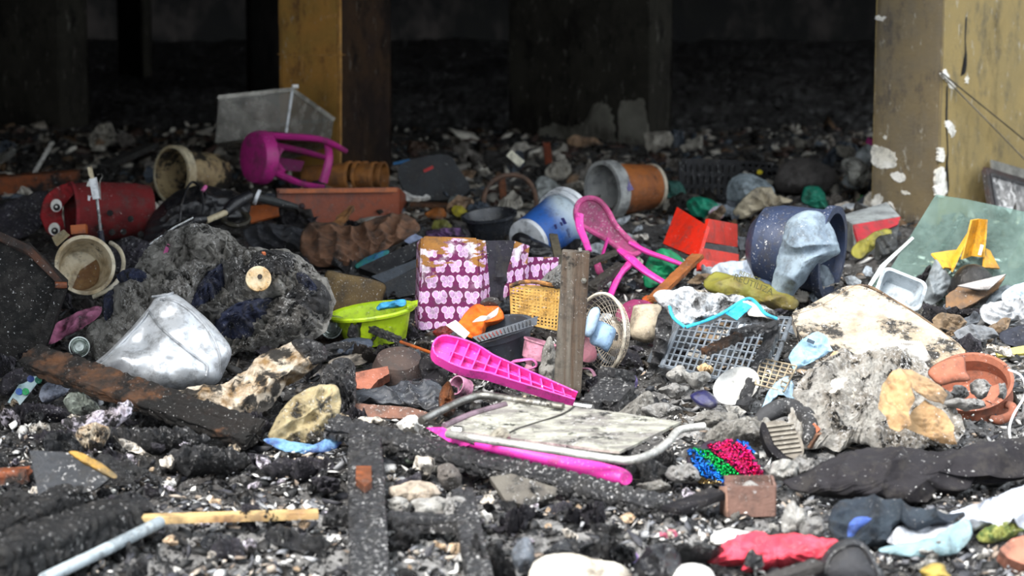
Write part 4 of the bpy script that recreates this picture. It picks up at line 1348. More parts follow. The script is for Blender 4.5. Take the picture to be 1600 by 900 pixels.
# pink cups and bowls around the post
m_mauve = M('#c98aa0', '#8a5a68', scale=9, rough=.35, soot=.12, ash=.1)
t = thing('pink_bowl', 'dusty pink plastic bowl tipped left of the wooden post', 'bowl', g(848, 574, .0))
b = B(); b.lathe([(.001, -.09), (.03, -.088), (.055, -.06), (.062, 0), (.066, 0), (.066, .006), (.058, .004), (.05, -.058), (.001, -.082)], d(846, 536, 9.35), (.25, .1, .9), 36); b.build('body', m_mauve, t)
b = B(); b.lathe([(.03, -.10), (.036, -.10), (.032, -.085), (.026, -.085)], d(846, 536, 9.35), (.25, .1, .9), 28); b.build('foot', m_mauve, t)
b = B(); b.lathe([(.001, -.075), (.035, -.074), (.062, -.03), (.07, 0), (.075, .002), (.06, -.03), (.033, -.07), (.001, -.07)], d(906, 540, 9.2), (.55, -.4, .6), 36)
tag(b.build('mauve_bowl', M('#7a4a56', '#4a3038', rough=.4, soot=.25), None), 'sooty mauve bowl right of the wooden post', 'bowl')
b = B(); b.tube([d(906, 577, 9.05), d(922, 577, 9.02), d(930, 590, 9.0), d(928, 604, 9.0), d(920, 612, 9.0)], .010, 10, sub=6, flat=.4)
tag(b.build('pink_band', m_mauve, None), 'curved pink plastic band standing right of the wooden post', 'band')
b = B(); b.tube([d(800, 566, 9.25), d(815, 563, 9.2), d(832, 562, 9.2), d(838, 572, 9.2), d(820, 578, 9.2), d(802, 576, 9.2)], .010, 10, sub=5, closed=True, flat=.45)
tag(b.build('pink_loop', m_pinkdusty, None), 'pale pink loop handle behind the pink armrest', 'handle')
heap('ash_lump', [(842, 580), (850, 540), (862, 525), (868, 560), (866, 600), (852, 608)], m_grayash, 'grey ash crust against the left side of the wooden post', 'ash', base=612, tilt=70, bulge=.04, wr=.012, ws=20, kind='ash')

# wire colander
Y = yg(582) - .05
t = thing('colander', 'round mesh strainer standing on edge right of the wooden post', 'strainer', d(940, 582, Y))
ax = np.array([-.80, -.55, .20]); ax /= np.linalg.norm(ax)
cc = d(936, 523, Y)
pr_ = [(.145 * math.cos(a), -.075 * math.sin(a)) for a in np.linspace(0, 1.45, 9)]
m_mesh = M('#cbbfae', '#9a8c78', rough=.5, soot=.2, ash=.15)
b = B()
u_ = np.cross(ax, [0, 0, 1]); u_ /= np.linalg.norm(u_); w_ = np.cross(u_, ax)
def cpt(a, k):
    return cc + ax * pr_[k][1] + pr_[k][0] * (math.cos(a) * u_ + math.sin(a) * w_)
for k in range(9):
    b.tube([cpt(a, k) for a in np.linspace(0, 2 * math.pi, 40, endpoint=False)], .0014, 4, closed=True)
for i in range(44):
    b.tube([cpt(2 * math.pi * i / 44, k) for k in range(9)], .0013, 4)
b.build('mesh', m_mesh, t, 60)
b = B(); b.tube([cpt(a, 0) for a in np.linspace(0, 2 * math.pi, 48, endpoint=False)], .006, 8, closed=True); b.build('rim', M('#d8d0c0', '#b0a694', ash=.05), t)
m_lblue = M('#a9c6e2', '#86a8cc', rough=.35, ash=.05)
heap('blue_cup', [(916, 500), (924, 483), (936, 482), (936, 500), (924, 525), (914, 524)], M('#b9d0e6', '#9ab6d2', rough=.4, ash=.05), 'pale blue plastic piece inside the strainer', 'plastic piece', base=545, tilt=65, bulge=.02, wr=.003, kind='smooth', z0=.12)
heap('blue_cup', [(926, 507), (936, 501), (960, 512), (961, 524), (950, 550), (938, 544), (922, 535)], m_lblue, 'light blue rounded plastic cup inside the strainer', 'cup', base=560, tilt=65, bulge=.03, wr=.002, kind='smooth', z0=.08)

# green basin
Y = yg(535)
t = thing('basin', 'lime green oval plastic basin beside the tin can', 'basin', d(592, 535, Y))
m_lime = M('#b3cf24', '#9ab81e', scale=5, rough=.38, bump=.12, ash=.14)
ax = np.array([-.13, -.06, 1.0]); gc = d(588, 533, Y + .06)
b = B(); b.lathe(bucket_prof(.115, .146, .118, lip=.012, lh=.012), gc, ax, 56, sx=1.0, sy=.72); b.build('body', m_lime, t)
b = B(); b.lathe([(.146, .108), (.164, .110), (.166, .118), (.160, .124), (.146, .122), (.146, .108)], gc, ax, 56, sx=1.0, sy=.74); b.build('rim', m_lime, t)
b = B(); b.slab(quad([d(636, 474, Y + .02), d(653, 470, Y + .04), d(652, 477, Y), d(636, 482, Y - .02)], 4, 4), .008); b.build('handle', m_lime, t)
heap('blue_cloth', [(588, 478), (600, 471), (620, 469), (633, 468), (632, 478), (610, 482), (590, 484)], M('#49a9d9', '#2f8ac0', rough=.6, ash=.05), 'bright blue cloth lump in the lime green basin', 'cloth', base=496, tilt=60, bulge=.03, wr=.008, ws=22, kind='cloth', z0=.09)

# tin cans
def can(px, py, r_px, Y, axis, h, label):
    k = Y / F
    r = r_px * k
    c = d(px, py, Y)
    t = thing('tin_can', label, 'can', g(px, py + r_px, 0), 'open tin cans')
    ax = np.array(axis, float); ax /= np.linalg.norm(ax)
    b = B(); b.lathe([(r, -h), (r, -.004), (r * 1.04, -.004), (r * 1.04, .002), (r * .95, .002), (r * .95, -.003)], c, ax, 40); b.build('side', m_tin, t)
    b = B(); b.lathe([(r * .96, -.003), (r * .86, -.006), (r * .80, -.002), (r * .70, -.006), (r * .62, -.001), (r * .5, -.005), (r * .42, -.002), (.0005, -.003)], c, ax, 40); b.build('lid', m_tin, t)
    b = B(); b.lathe([(.0005, -h), (r, -h), (r, -h + .004), (.0005, -h + .004)], c, ax, 40); b.build('bottom', m_tin, t)
can(517, 511, 18, yg(532) - .02, (-.15, -1, .16), .09, 'tin can with ringed end towards the viewer beside the lime green basin')
can(124, 542, 16, yg(560) - .02, (.1, -1, .20), .07, 'ringed tin can end beside the silver pouf')
heap('red_rag', [(442, 500), (455, 489), (470, 492), (490, 498), (485, 512), (465, 518), (446, 514)], M('#b01c1c', '#6a1012', ash=.06), 'red scrap showing under the grey burnt heap', 'scrap', base=522, tilt=60, bulge=.03, wr=.008, kind='rag')
beam('charred_stick', d(475, 540, 9.55), d(488, 478, 9.6), .012, .012, m_char, 'thin charred stick in front of the red scrap', 'stick', amp=.002)

# ------------------------------------------------------------------ right side, back to front
Y = yg(330)
# black crate
t = thing('crate', 'black slatted plastic crate in the dim rubbish at the back', 'crate', d(1108, 312, 13.4))
m_ck = M('#161618', '#222', rough=.5, ash=.14) if False else M('#161618', '#222226', rough=.5, ash=.18)
b = B(); lattice(b, [d(1064, 252, 13.4), d(1152, 254, 13.5), d(1150, 308, 13.5), d(1066, 310, 13.4)], 9, 3, .018, .02, .01, border=.03); b.build('front_panel', m_ck, t)
b = B(); b.slab(quad([d(1066, 254, 13.8), d(1152, 255, 13.9), d(1150, 306, 13.9), d(1066, 308, 13.8)], 3, 3), .01); b.build('rear_panel', m_ck, t)
b = B(); b.slab(quad([d(1064, 252, 13.4), d(1066, 254, 13.8), d(1066, 308, 13.8), d(1066, 310, 13.4)], 3, 3), .01); b.build('side_panel', m_ck, t)
t = thing('crate', 'black plastic crate with a yellow scrap beside the grey stuffed bag', 'crate', d(1190, 300, 13.9))
b = B(); lattice(b, [d(1152, 255, 13.9), d(1212, 258, 13.9), d(1212, 296, 13.9), d(1152, 296, 13.9)], 6, 3, .018, .02, .01, border=.03); b.build('front_panel', m_ck, t)
b = B(); b.slab(quad([d(1152, 256, 14.2), d(1212, 259, 14.2), d(1212, 296, 14.2), d(1152, 296, 14.2)], 3, 3), .01); b.build('rear_panel', m_ck, t)
heap('yellow_scrap', blob(1187, 269, 5, 4), M('#d8c42a'), 'tiny yellow scrap on the black crate', 'scrap', base=300, tilt=85, bulge=.006, wr=.002, z0=.0)
heap('stuffed_bag', [(1212, 268), (1230, 252), (1260, 248), (1290, 258), (1302, 272), (1296, 298), (1265, 304), (1225, 302), (1210, 290)], M('#5c5754', '#3f3b3a', rough=.7, ash=.1), 'grey-brown stuffed sack at the back left of the right pillar', 'sack', base=306, tilt=70, bulge=.12, wr=.015, ws=9, kind='crumple')
heap('clear_bag', [(1134, 300), (1140, 282), (1160, 270), (1185, 275), (1208, 290), (1205, 312), (1175, 325), (1142, 318)], M('#a9b5bb', '#7a868c', rough=.25, ash=.08, trans=.25), 'pale blue-grey clear plastic bag before the black crate', 'bag', base=328, tilt=62, bulge=.09, wr=.016, ws=14, kind='crumple')
heap('beige_cloth', [(1146, 330), (1160, 310), (1180, 295), (1205, 293), (1215, 305), (1240, 312), (1215, 322), (1180, 330), (1160, 342)], M('#b5a990', '#8a8070', rough=.85, ash=.05), 'beige crumpled cloth behind the navy bin', 'cloth', base=346, tilt=45, bulge=.05, wr=.015, ws=14, kind='cloth')
heap('green_bag', [(1254, 315), (1256, 294), (1275, 290), (1288, 300), (1293, 318), (1300, 335), (1275, 325)], M('#12705a', '#0d5a48', rough=.5, ash=.04), 'dark green crumpled bag between the grey sack and the navy bin', 'bag', base=338, tilt=60, bulge=.05, wr=.012, ws=16, kind='cloth')
heap('green_bag', [(1072, 318), (1085, 308), (1108, 310), (1125, 322), (1132, 335), (1108, 340), (1082, 336)], M('#178a6a', '#0f6a54', rough=.5, ash=.05), 'bright green crumpled bag behind the red drawer', 'bag', base=344, tilt=50, bulge=.05, wr=.012, ws=16, kind='cloth')
heap('green_bag', [(1004, 312), (1015, 296), (1040, 282), (1062, 284), (1072, 305), (1055, 318), (1020, 320)], M('#2a5a50', '#1f4640', rough=.6, ash=.05), 'dull dark green bag right of the rust-brown bucket', 'bag', base=324, tilt=60, bulge=.06, wr=.012, ws=14, kind='cloth')
heap('printed_wrapper', [(1108, 330), (1122, 322), (1132, 332), (1126, 342), (1110, 342)], M('#c9d3dc', '#9a5a6a', scale=40), 'small printed white and red wrapper by the bright green bag', 'wrapper', base=346, tilt=60, bulge=.01, wr=.004, kind='crumple')
t = thing('plastic_bottle', 'crushed clear plastic bottle with a pink cap beside the right pillar', 'bottle', d(1338, 290, 13.6))
m_bot = M('#c9cfd0', '#8a9090', rough=.15, ash=.05, trans=.45)
b = B(); b.lathe([(.001, 0), (.05, 0), (.052, .04), (.046, .07), (.054, .11), (.048, .16), (.05, .18), (.02, .23), (.016, .25)], d(1330, 290, 13.6), (.35, -.1, .9), 28, wob=.02); b.build('body', m_bot, t)
b = B(); b.lathe([(.001, .235), (.022, .235), (.022, .265), (.001, .265)], d(1330, 290, 13.6), (.35, -.1, .9), 20); b.build('cap', M('#b02a7a', ash=0), t)
heap('pale_foil', [(1316, 252), (1330, 244), (1345, 250), (1358, 262), (1350, 285), (1332, 292), (1322, 275)], M('#b9b8b0', '#6d6c66', rough=.2, metal=.4, ash=.1), 'crinkled silvery foil beside the right pillar', 'foil', base=300, tilt=70, bulge=.05, wr=.016, ws=20, kind='crumple', z0=.04)
heap('white_scrap', blob(1240, 328, 14, 5), m_white, 'white scrap between the grey sack and the navy bin', 'scrap', base=334, tilt=40, bulge=.01, wr=.004, kind='crumple')
heap('green_scrap', blob(1352, 312, 14, 7), M('#1f6a30', '#174a24'), 'dark green scrap at the foot of the right pillar', 'scrap', base=320, tilt=40, bulge=.02, wr=.008, kind='cloth')
heap('white_bag', blob(1335, 325, 20, 8), M('#b5bac0', '#8a8f95'), 'white bag scrap above the grey and red box', 'bag', base=334, tilt=40, bulge=.03, wr=.008, kind='crumple')

# grey and red box
t = thing('cooler_bag', 'grey box bag with a red side panel at the foot of the right pillar', 'bag', d(1355, 392, 11.9))
b = B(); b.slab(quad([d(1310, 340, 12.0), d(1385, 318, 12.2), d(1406, 340, 12.0), d(1332, 352, 11.8)], 8, 8, .004), .014); b.build('lid', M('#8f9494', '#74787a', rough=.7, ash=.1), t)
b = B(); b.slab(quad([d(1332, 352, 11.8), d(1406, 340, 12.0), d(1402, 352, 11.95), d(1340, 378, 11.75)], 8, 6, .003), .012); b.build('red_panel', M('#a3202a', '#861a22', rough=.7, ash=.05), t)
b = B(); b.slab(quad([d(1310, 342, 12.0), d(1334, 352, 11.8), d(1338, 396, 11.75), d(1314, 388, 12.0)], 8, 8, .004), .012); b.build('side', M('#7d807c', '#5c5f5e', rough=.7, ash=.1), t)
b = B(); b.slab(quad([d(1340, 374, 11.78), d(1404, 348, 11.98), d(1396, 395, 11.9), d(1342, 398, 11.78)], 8, 8, .004), .012); b.build('lower_side', M('#4a4c4c', '#383a3a', rough=.7), t)
heap('yellow_bag', [(1330, 392), (1345, 375), (1380, 358), (1395, 366), (1370, 385), (1350, 402), (1336, 402)], M('#8a8434', '#5a5628', rough=.6), 'olive-yellow crumpled bag under the grey and red box', 'bag', base=408, tilt=45, bulge=.03, wr=.01, kind='cloth')
heap('dark_bag', [(1370, 372), (1395, 366), (1402, 385), (1385, 402), (1368, 405)], M('#3a3c3c', '#222424', rough=.5), 'dark grey bag right of the olive-yellow bag', 'bag', base=410, tilt=55, bulge=.04, wr=.01, kind='cloth')

# navy bin with grey tarpaulin
Y = yg(472)
t = thing('plastic_bin', 'big navy blue plastic bin lying on its side', 'bin', d(1230, 472, Y))
ax = np.array([.90, -.40, -.06]); ax /= np.linalg.norm(ax)
pc = d(1300, 395, Y + .02)
m_nb = M('#343e56', '#2a3348', rough=.4, bump=.15, ash=.2, ascale=100)
b = B(); b.lathe([(.001, -.345), (.09, -.335), (.15, -.29), (.165, -.22), (.170, -.02), (.170, 0), (.163, 0), (.160, -.2), (.001, -.31)], pc, ax, 56); b.build('body', m_nb, t)
b = B(); b.lathe([(.160, -.03), (.188, -.03), (.190, .004), (.160, .004), (.160, -.03)], pc, ax, 56); b.build('rim', m_nb, t)
heap('tarpaulin', [(1196, 462), (1203, 420), (1212, 378), (1225, 335), (1248, 318), (1275, 322), (1292, 345), (1302, 370), (1303, 384), (1285, 395), (1262, 415), (1235, 448), (1212, 466)], M('#8a9aa6', '#5f6d7c', scale=7, rough=.6, ash=.16, ascale=110, bump=.4),
     'grey-blue crumpled tarpaulin draped over the navy bin', 'tarpaulin', base=470, tilt=80, bulge=.15, wr=.014, ws=7, kind='cloth', z0=.0, ang=1.0)
bpy.data.objects['tarpaulin'].location.y -= .17
heap('brown_wad', blob(1308, 380, 9, 9), M('#9a8060', '#6d5a44'), 'small brown paper wad in the mouth of the navy bin', 'wad', base=400, tilt=80, bulge=.02, wr=.006, kind='crumple', z0=.1)
heap('clear_cup', [(1272, 440), (1275, 420), (1288, 414), (1300, 428), (1308, 448), (1295, 460), (1278, 458)], M('#98a4ae', '#6a747c', rough=.2, trans=.4, ash=.08), 'crushed clear plastic cup under the navy bin', 'cup', base=466, tilt=60, bulge=.03, wr=.006, kind='crumple')

# red drawer
t = thing('drawer', 'red painted wooden drawer lying on its side with a handle slot', 'drawer', d(1095, 425, 11.3))
fq = [d(1060, 325, 11.45), d(1107, 354, 11.2), d(1092, 405, 11.1), d(1038, 382, 11.35)]
b = B(); b.slab(quad(fq, 12, 12), .018); b.build('front', m_red, t)
p = quad(fq, 12, 12)
b = B(); b.slab(quad([p[5, 7] + [0, -.012, 0], p[7, 8] + [0, -.012, 0], p[7, 9] + [0, -.012, 0], p[5, 8] + [0, -.012, 0]], 3, 3), .006); b.build('handle_slot', M('#1a0a08', ash=0), t)
b = B(); b.slab(quad([d(1105, 342, 11.3), d(1150, 350, 11.6), d(1150, 386, 11.6), d(1098, 378, 11.2)], 8, 6), .014); b.build('side', m_red, t)
b = B(); b.slab(quad([d(1098, 380, 11.2), d(1152, 388, 11.55), d(1152, 398, 11.5), d(1097, 392, 11.15)], 6, 3), .01); b.build('gap_board', m_black_plastic, t)
b = B(); b.slab(quad([d(1096, 388, 11.15), d(1152, 398, 11.5), d(1152, 415, 11.45), d(1094, 406, 11.1)], 8, 4), .014); b.build('lower_side', m_red, t)
b = B(); b.slab(quad([d(1092, 406, 11.1), d(1128, 412, 11.2), d(1126, 425, 11.15), d(1090, 422, 11.05)], 6, 4), .016); b.build('base_strip', m_red, t)

# broken pink chair
Y = 11.0
t = thing('plastic_chair', 'broken pink plastic chair tipped over behind the wooden post', 'chair', d(985, 465, 10.7))
bk = [(902, 345), (900, 330), (906, 316), (920, 310), (936, 314), (950, 330), (962, 352), (980, 372), (1000, 390), (992, 398), (975, 394), (950, 376), (925, 362), (908, 352)]
V, n_ = plane_pts(spline(np.array(bk, float), 4, True), 425, 62, .02, -12)
b = B(); b.prism(V[::-1], -n_ * .010); b.build('backrest', M('#b04a7c', '#8a3f62', scale=6, rough=.5, ash=.3, ascale=110), t)  # darker, dustier pink: the backrest's shade is put into its colour
b = B(); b.tube(V + n_ * .004, .012, 8, closed=True); b.build('back_rim', M('#d85a9a', '#b9487e', rough=.4, ash=.2), t)
yb = float(V[0][1])
def arm(pts, r, nm, mat=m_pink, flat=.5):
    bb = B(); bb.tube([d(*q) for q in pts], r, 10, sub=6, flat=flat); return bb.build(nm, mat, t)
arm([(905, 335, 11.05), (906, 355, 11.0), (914, 375, 10.95), (920, 392, 10.9)], [.02, .018, .016, .014], 'leg')
arm([(985, 380, 10.95), (1012, 394, 10.9), (1040, 404, 10.85), (1070, 415, 10.8)], [.02, .024, .022, .018], 'armrest')
arm([(970, 392, 10.85), (985, 404, 10.8), (1010, 425, 10.72), (1048, 448, 10.65)], [.024, .03, .026, .022], 'armrest')
arm([(985, 412, 10.78), (970, 425, 10.75), (960, 445, 10.7), (950, 472, 10.68)], [.022, .022, .018, .016], 'leg', flat=.7)
arm([(950, 372, 11.1), (944, 390, 11.1), (940, 404, 11.1)], .013, 'leg')
arm([(933, 410, 11.1), (938, 426, 11.05), (950, 432, 11.0), (962, 432, 11.0)], [.016, .02, .02, .016], 'brace', M('#c04a80', ash=.15))
beam('dark_rail', d(918, 412, 10.9), d(968, 392, 11.0), .03, .02, M('#4a463f', '#33302c'), 'grey-brown rail lying across the pink chair', 'rail', amp=.002)
beam('dark_rail', d(922, 452, 10.6), d(975, 412, 10.8), .045, .03, M('#3d3934', '#23211f'), 'dark wooden bar below the pink chair back', 'bar', amp=.003)
heap('green_cloth', [(1006, 425), (1015, 400), (1035, 388), (1058, 396), (1070, 412), (1050, 432), (1025, 448), (1008, 448)], M('#128a5a', '#0c6a48', rough=.6, ash=.04), 'vivid green cloth under the pink chair arms', 'cloth', base=452, tilt=50, bulge=.06, wr=.014, ws=15, kind='cloth')
beam('wood_strip', d(1018, 470, 10.4), d(1092, 398, 10.75), .05, .02, M('#a0602f', '#7a4420', scale=6, bump=.4), 'reddish brown wooden slat leaning by the red drawer', 'slat', amp=.002, rag=.02)
heap('magenta_cloth', [(965, 485), (985, 470), (1015, 472), (1022, 488), (995, 505), (968, 502)], M('#8a2a58', '#5f1c3e'), 'dark magenta plastic piece under the pink chair', 'plastic piece', base=508, tilt=55, bulge=.03, wr=.006)
heap('orange_scrap', blob(1012, 472, 12, 9), M('#c25a22', '#8a3a18'), 'orange scrap left of the burnt bag', 'scrap', base=485, tilt=60, bulge=.02, wr=.004)
heap('white_cloths', [(1108, 425), (1120, 412), (1150, 406), (1180, 410), (1200, 425), (1195, 445), (1160, 440), (1125, 445)], M('#c9d3de', '#98a4b5', rough=.7, ash=.03), 'white and pale blue crumpled cloth before the red drawer', 'cloth', base=450, tilt=50, bulge=.06, wr=.018, ws=13, kind='cloth')
heap('slate_cloth', [(1175, 445), (1198, 428), (1215, 445), (1225, 465), (1200, 470)], M('#4a586e', '#38445a', rough=.8), 'slate-blue cloth fold beside the olive sack', 'cloth', base=474, tilt=50, bulge=.04, wr=.01, kind='cloth')
o = heap('olive_sack', [(1100, 448), (1108, 432), (1125, 425), (1150, 432), (1190, 440), (1225, 455), (1248, 470), (1240, 484), (1205, 482), (1160, 470), (1120, 462)], M('#85823a', '#6a5c2c', scale=7, rough=.5, ash=.06, bump=.3), 'olive green printed plastic sack before the navy bin', 'sack', base=488, tilt=48, bulge=.08, wr=.012, ws=7, kind='cloth', ang=2.0, key='olive')
sp_ = on('olive', [1150, 1170, 1160], [450, 458, 445], .03)
letters('REUTILIZA', on('olive', 1143, 452, .075)[0], sp_[1] - sp_[0], (.1, .3, .9), .036, M('#4a4a20', ash=0), 'printed_lettering', o)
letters('REDUCE', on('olive', 1152, 444, .075)[0], sp_[1] - sp_[0], (.1, .3, .9), .024, M('#5f5c28', ash=0), 'printed_lettering', o)

# picture frame, board and glass against the right wall
def wallp(px, py, off):
    return face_pt(pro, DB, px, py, off)[0]
t = thing('picture_frame', 'dark red-brown picture frame leaning against the ochre wall at right', 'picture frame', wallp(1560, 400, .1))
o4 = [wallp(1519, 264, .07), wallp(1680, 312, .07), wallp(1665, 420, .20), wallp(1500, 372, .20)]
m_fr = M('#3a2420', '#1c1614', rough=.4, ash=.1)
nn_ = face_pt(pro, DB, 0, 0)[1]
for i, j in ((0, 1), (1, 2), (2, 3), (3, 0)):
    b = B(); b.bar(o4[i], o4[j], .03, .025, nn_); r_ = b.build('frame_rail', m_fr, t)
    cx_ = sum(o4) / 4
    b = B(); b.bar(o4[i] * .93 + cx_ * .07 + nn_ * .004, o4[j] * .93 + cx_ * .07 + nn_ * .004, .012, .018, nn_); b.build('inner_moulding', m_black_plastic, r_)
b = B(); b.slab(quad([o * .95 + sum(o4) / 4 * .05 for o in o4], 4, 4), .006); b.build('picture', M('#8c8a88', '#3a3a3c', scale=10, rough=.4, ash=.5, ascale=30, soot=.2), t)
b = B(); b.slab(quad([wallp(1540, 249, .03), wallp(1690, 292, .03), wallp(1680, 330, .05), wallp(1536, 285, .05)], 4, 4), .012)
tag(b.build('grey_board', M('#77766f', '#5a5954', rough=.7, ash=.1), None), 'flat grey board behind the picture frame', 'board')

def mat_glass():
    n = NT('dusty_glass')
    dust = n.step(n.noise(6, 6, .65), .3, .75)
    n.put(n.bsdf, 'Base Color', n.mix(n.noise(40, 3), C('#8a9d97'), C('#6c827c')))
    n.put(n.bsdf, 'Roughness', .12)
    tr = n.t.nodes.new('ShaderNodeBsdfTransparent')
    tr.inputs[0].default_value = (.72, .84, .80, 1)
    mx = n.t.nodes.new('ShaderNodeMixShader')
    mr = n.t.nodes.new('ShaderNodeMapRange')
    n.put(mr, 0, dust)
    mr.inputs[3].default_value = .86
    mr.inputs[4].default_value = .62
    n.t.links.new(mr.outputs[0], mx.inputs[0])
    n.t.links.new(n.bsdf.outputs[0], mx.inputs[1])
    n.t.links.new(tr.outputs[0], mx.inputs[2])
    n.t.links.new(mx.outputs[0], n.out.inputs[0])
    return n.m
M_GLASS = mat_glass()
t = thing('glass_sheet', 'broken greenish glass sheet leaning against the right pillar', 'glass sheet', g(1480, 450))
gl = [(1462, 304), (1510, 311), (1700, 352), (1700, 470), (1480, 470), (1356, 448), (1392, 418), (1440, 340)]
V, n_ = plane_pts(gl, 470, 62)
b = B(); b.prism(V[::-1], -n_ * .008); b.build('pane', M_GLASS, t)
V, n_ = plane_pts([(1356, 446), (1375, 415), (1425, 370), (1428, 373), (1378, 420), (1360, 450)], 470, 62)
b = B(); b.prism(V[::-1] + n_ * .004, -n_ * .012); b.build('broken_edge', M('#dfe9e6', rough=.2, ash=0), t)
beam('charred_stick', d(1504, 335, 11.0), d(1468, 396, 10.8), .016, .014, m_char, 'black charred stick leaning on the glass sheet', 'stick', amp=.003)
m_rod = M('#4a443c', '#2a2622', rough=.5, metal=.5, ash=.0)
for a0, a1, lb in (((1465, 116), (1640, 305), 'pale thin rod running down across the ochre wall'), ((1464, 112), (1680, 295), 'dark thin rod running across the ochre wall to the right edge')):
    b = B(); b.tube([wallp(*a0, .02), wallp((a0[0] + a1[0]) / 2, (a0[1] + a1[1]) / 2 + 2, .05), wallp(*a1, .06)], .0035, 8, sub=4)
    tag(b.build('metal_rod', m_rod if 'dark' in lb else M('#8f887a', '#6a6458', metal=.5, rough=.4, ash=0), None), lb, 'rod')

# yellow folded leather, black dome, brown panels
t = thing('yellow_folder', 'stiff yellow leather-like folder standing on end before the glass sheet', 'folder', g(1510, 432))
m_yl = M('#d9a636', '#b07c22', scale=6, rough=.45, soot=.08, ash=.08)
Y = 10.7
for q, nm in (([(1518, 344, Y - .05), (1530, 342, Y), (1517, 400, Y), (1502, 405, Y - .06)], 'left_leaf'), ([(1530, 342, Y), (1542, 343, Y - .06), (1538, 402, Y - .08), (1516, 400, Y)], 'spine'),
              ([(1522, 350, Y - .02), (1512, 370, Y - .04), (1488, 425, Y - .10), (1478, 418, Y - .04)], 'strap'), ([(1455, 397, Y - .10), (1495, 390, Y), (1488, 420, Y - .08), (1475, 418, Y - .16)], 'flap'), ([(1538, 388, Y - .04), (1546, 392, Y), (1562, 420, Y - .05), (1536, 418, Y - .1)], 'right_leaf')):
    b = B(); b.slab(quad([d(*p) for p in q], 8, 8, .004, 14), .008); b.build(nm, m_yl, t)
b = B(); b.slab(quad([d(1532, 382, Y - .1), d(1537, 383, Y - .1), d(1533, 399, Y - .1), d(1528, 398, Y - .1)], 3, 3), .003); b.build('white_label', m_white, t)
b = B(); b.lathe([(.001, .105), (.03, .10), (.06, .08), (.085, .04), (.095, 0), (.102, -.004), (.09, -.004), (.08, .035), (.001, .095)], d(1520, 452, 10.5), (-.12, -.45, .9), 44, sy=1.0)
tag(b.build('black_bowl', M('#151312', '#221e1c', rough=.35, ash=.1), None), 'black dome-shaped bowl turned over before the yellow folder', 'bowl')
board('veneer_sheet', [(1478, 462), (1500, 446), (1535, 452), (1572, 428), (1560, 450), (1520, 475), (1490, 488), (1478, 480)], 492, 45, .012, M('#7a5a3a', '#4f4238', scale=12, rough=.6, soot=.15), 'curled brown and grey veneer panel before the black bowl', 'panel', jag=1.0)
board('grey_flap', [(1496, 446), (1572, 428), (1545, 452), (1530, 452)], 470, 35, .006, M('#a39d9a', '#7a7674'), 'grey paper flap on the curled veneer panel', 'flap', z0=.06)
heap('grey_bag', [(1442, 462), (1455, 420), (1466, 402), (1480, 425), (1486, 440), (1470, 468), (1452, 476)], M('#7d8488', '#54595c', rough=.4, ash=.1), 'grey crumpled plastic bag left of the black bowl', 'bag', base=480, tilt=60, bulge=.04, wr=.012, ws=14, kind='cloth')
heap('black_rag', [(1420, 445), (1440, 425), (1456, 412), (1452, 440), (1440, 462), (1424, 462)], m_black_cloth, 'black rag behind the white tub', 'rag', base=470, tilt=55, bulge=.04, wr=.012, kind='rag')
heap('black_bag', [(1552, 432), (1580, 420), (1620, 415), (1620, 448), (1580, 452), (1556, 448)], m_black_plastic, 'glossy black bag at the right edge', 'bag', base=455, tilt=50, bulge=.05, wr=.012, kind='cloth')
heap('brown_plant_scrap', [(1575, 420), (1588, 385), (1602, 360), (1630, 360), (1630, 415), (1600, 425)], M('#5a5248', '#3a4030', rough=.7), 'grey-brown bag with a green edge leaning at the right edge', 'bag', base=432, tilt=70, bulge=.04, wr=.01, kind='cloth')
heap('clear_bottle', [(1535, 468), (1560, 450), (1578, 446), (1585, 456), (1562, 472), (1540, 480)], M('#9aa4ac', '#5a646c', rough=.12, trans=.45, ash=.05), 'clear ribbed plastic bottle behind the pale cloths', 'bottle', base=486, tilt=50, bulge=.03, wr=.004, ws=30, kind='crumple')
heap('pale_cloth', [(1532, 480), (1548, 470), (1575, 468), (1610, 462), (1640, 470), (1640, 505), (1590, 508), (1555, 508), (1535, 498)], M('#b3b6ba', '#8d9094', rough=.8, ash=.05), 'pale grey crumpled cloth at the right edge', 'cloth', base=512, tilt=50, bulge=.04, wr=.020, ws=20, kind='cloth')
heap('pale_bag', [(1565, 458), (1585, 446), (1620, 440), (1640, 450), (1640, 472), (1590, 474), (1568, 470)], M('#c2d2de', '#93a6b5', rough=.5), 'pale blue crumpled bag above the pale grey cloth', 'bag', base=478, tilt=50, bulge=.03, wr=.016, ws=24, kind='crumple', z0=.05)
heap('brown_paper', [(1455, 500), (1472, 488), (1500, 490), (1512, 505), (1495, 518), (1465, 515)], M('#7d6a54', '#57493c', rough=.85), 'brown crumpled paper right of the white tub', 'paper', base=522, tilt=45, bulge=.02, wr=.018, ws=26, kind='crumple', round_=False)
heap('dark_rag', [(1440, 492), (1452, 478), (1475, 482), (1478, 500), (1455, 512), (1442, 508)], m_black_cloth, 'black rag beside the white tub', 'rag', base=515, tilt=45, bulge=.03, wr=.010, kind='rag')
heap('dark_rag', blob(1502, 488, 28, 8), m_black_cloth, 'black rag before the curled veneer panel', 'rag', base=498, tilt=40, bulge=.03, wr=.012, kind='rag')
heap('grey_bag', [(1490, 520), (1520, 505), (1550, 510), (1560, 525), (1530, 538), (1500, 535)], M('#75787c', '#4c4f54', rough=.4, ash=.15), 'grey wrinkled plastic film behind the clay pot', 'film', base=540, tilt=42, bulge=.02, wr=.018, ws=26, kind='crumple', round_=False)
heap('dark_navy_cloth', [(1562, 520), (1590, 508), (1640, 505), (1640, 545), (1595, 542), (1568, 535)], M('#2a2d38', '#1d2028', rough=.8, ash=.15), 'dark navy cloth at the right edge above the clay pot', 'cloth', base=548, tilt=35, bulge=.03, wr=.008, kind='cloth')
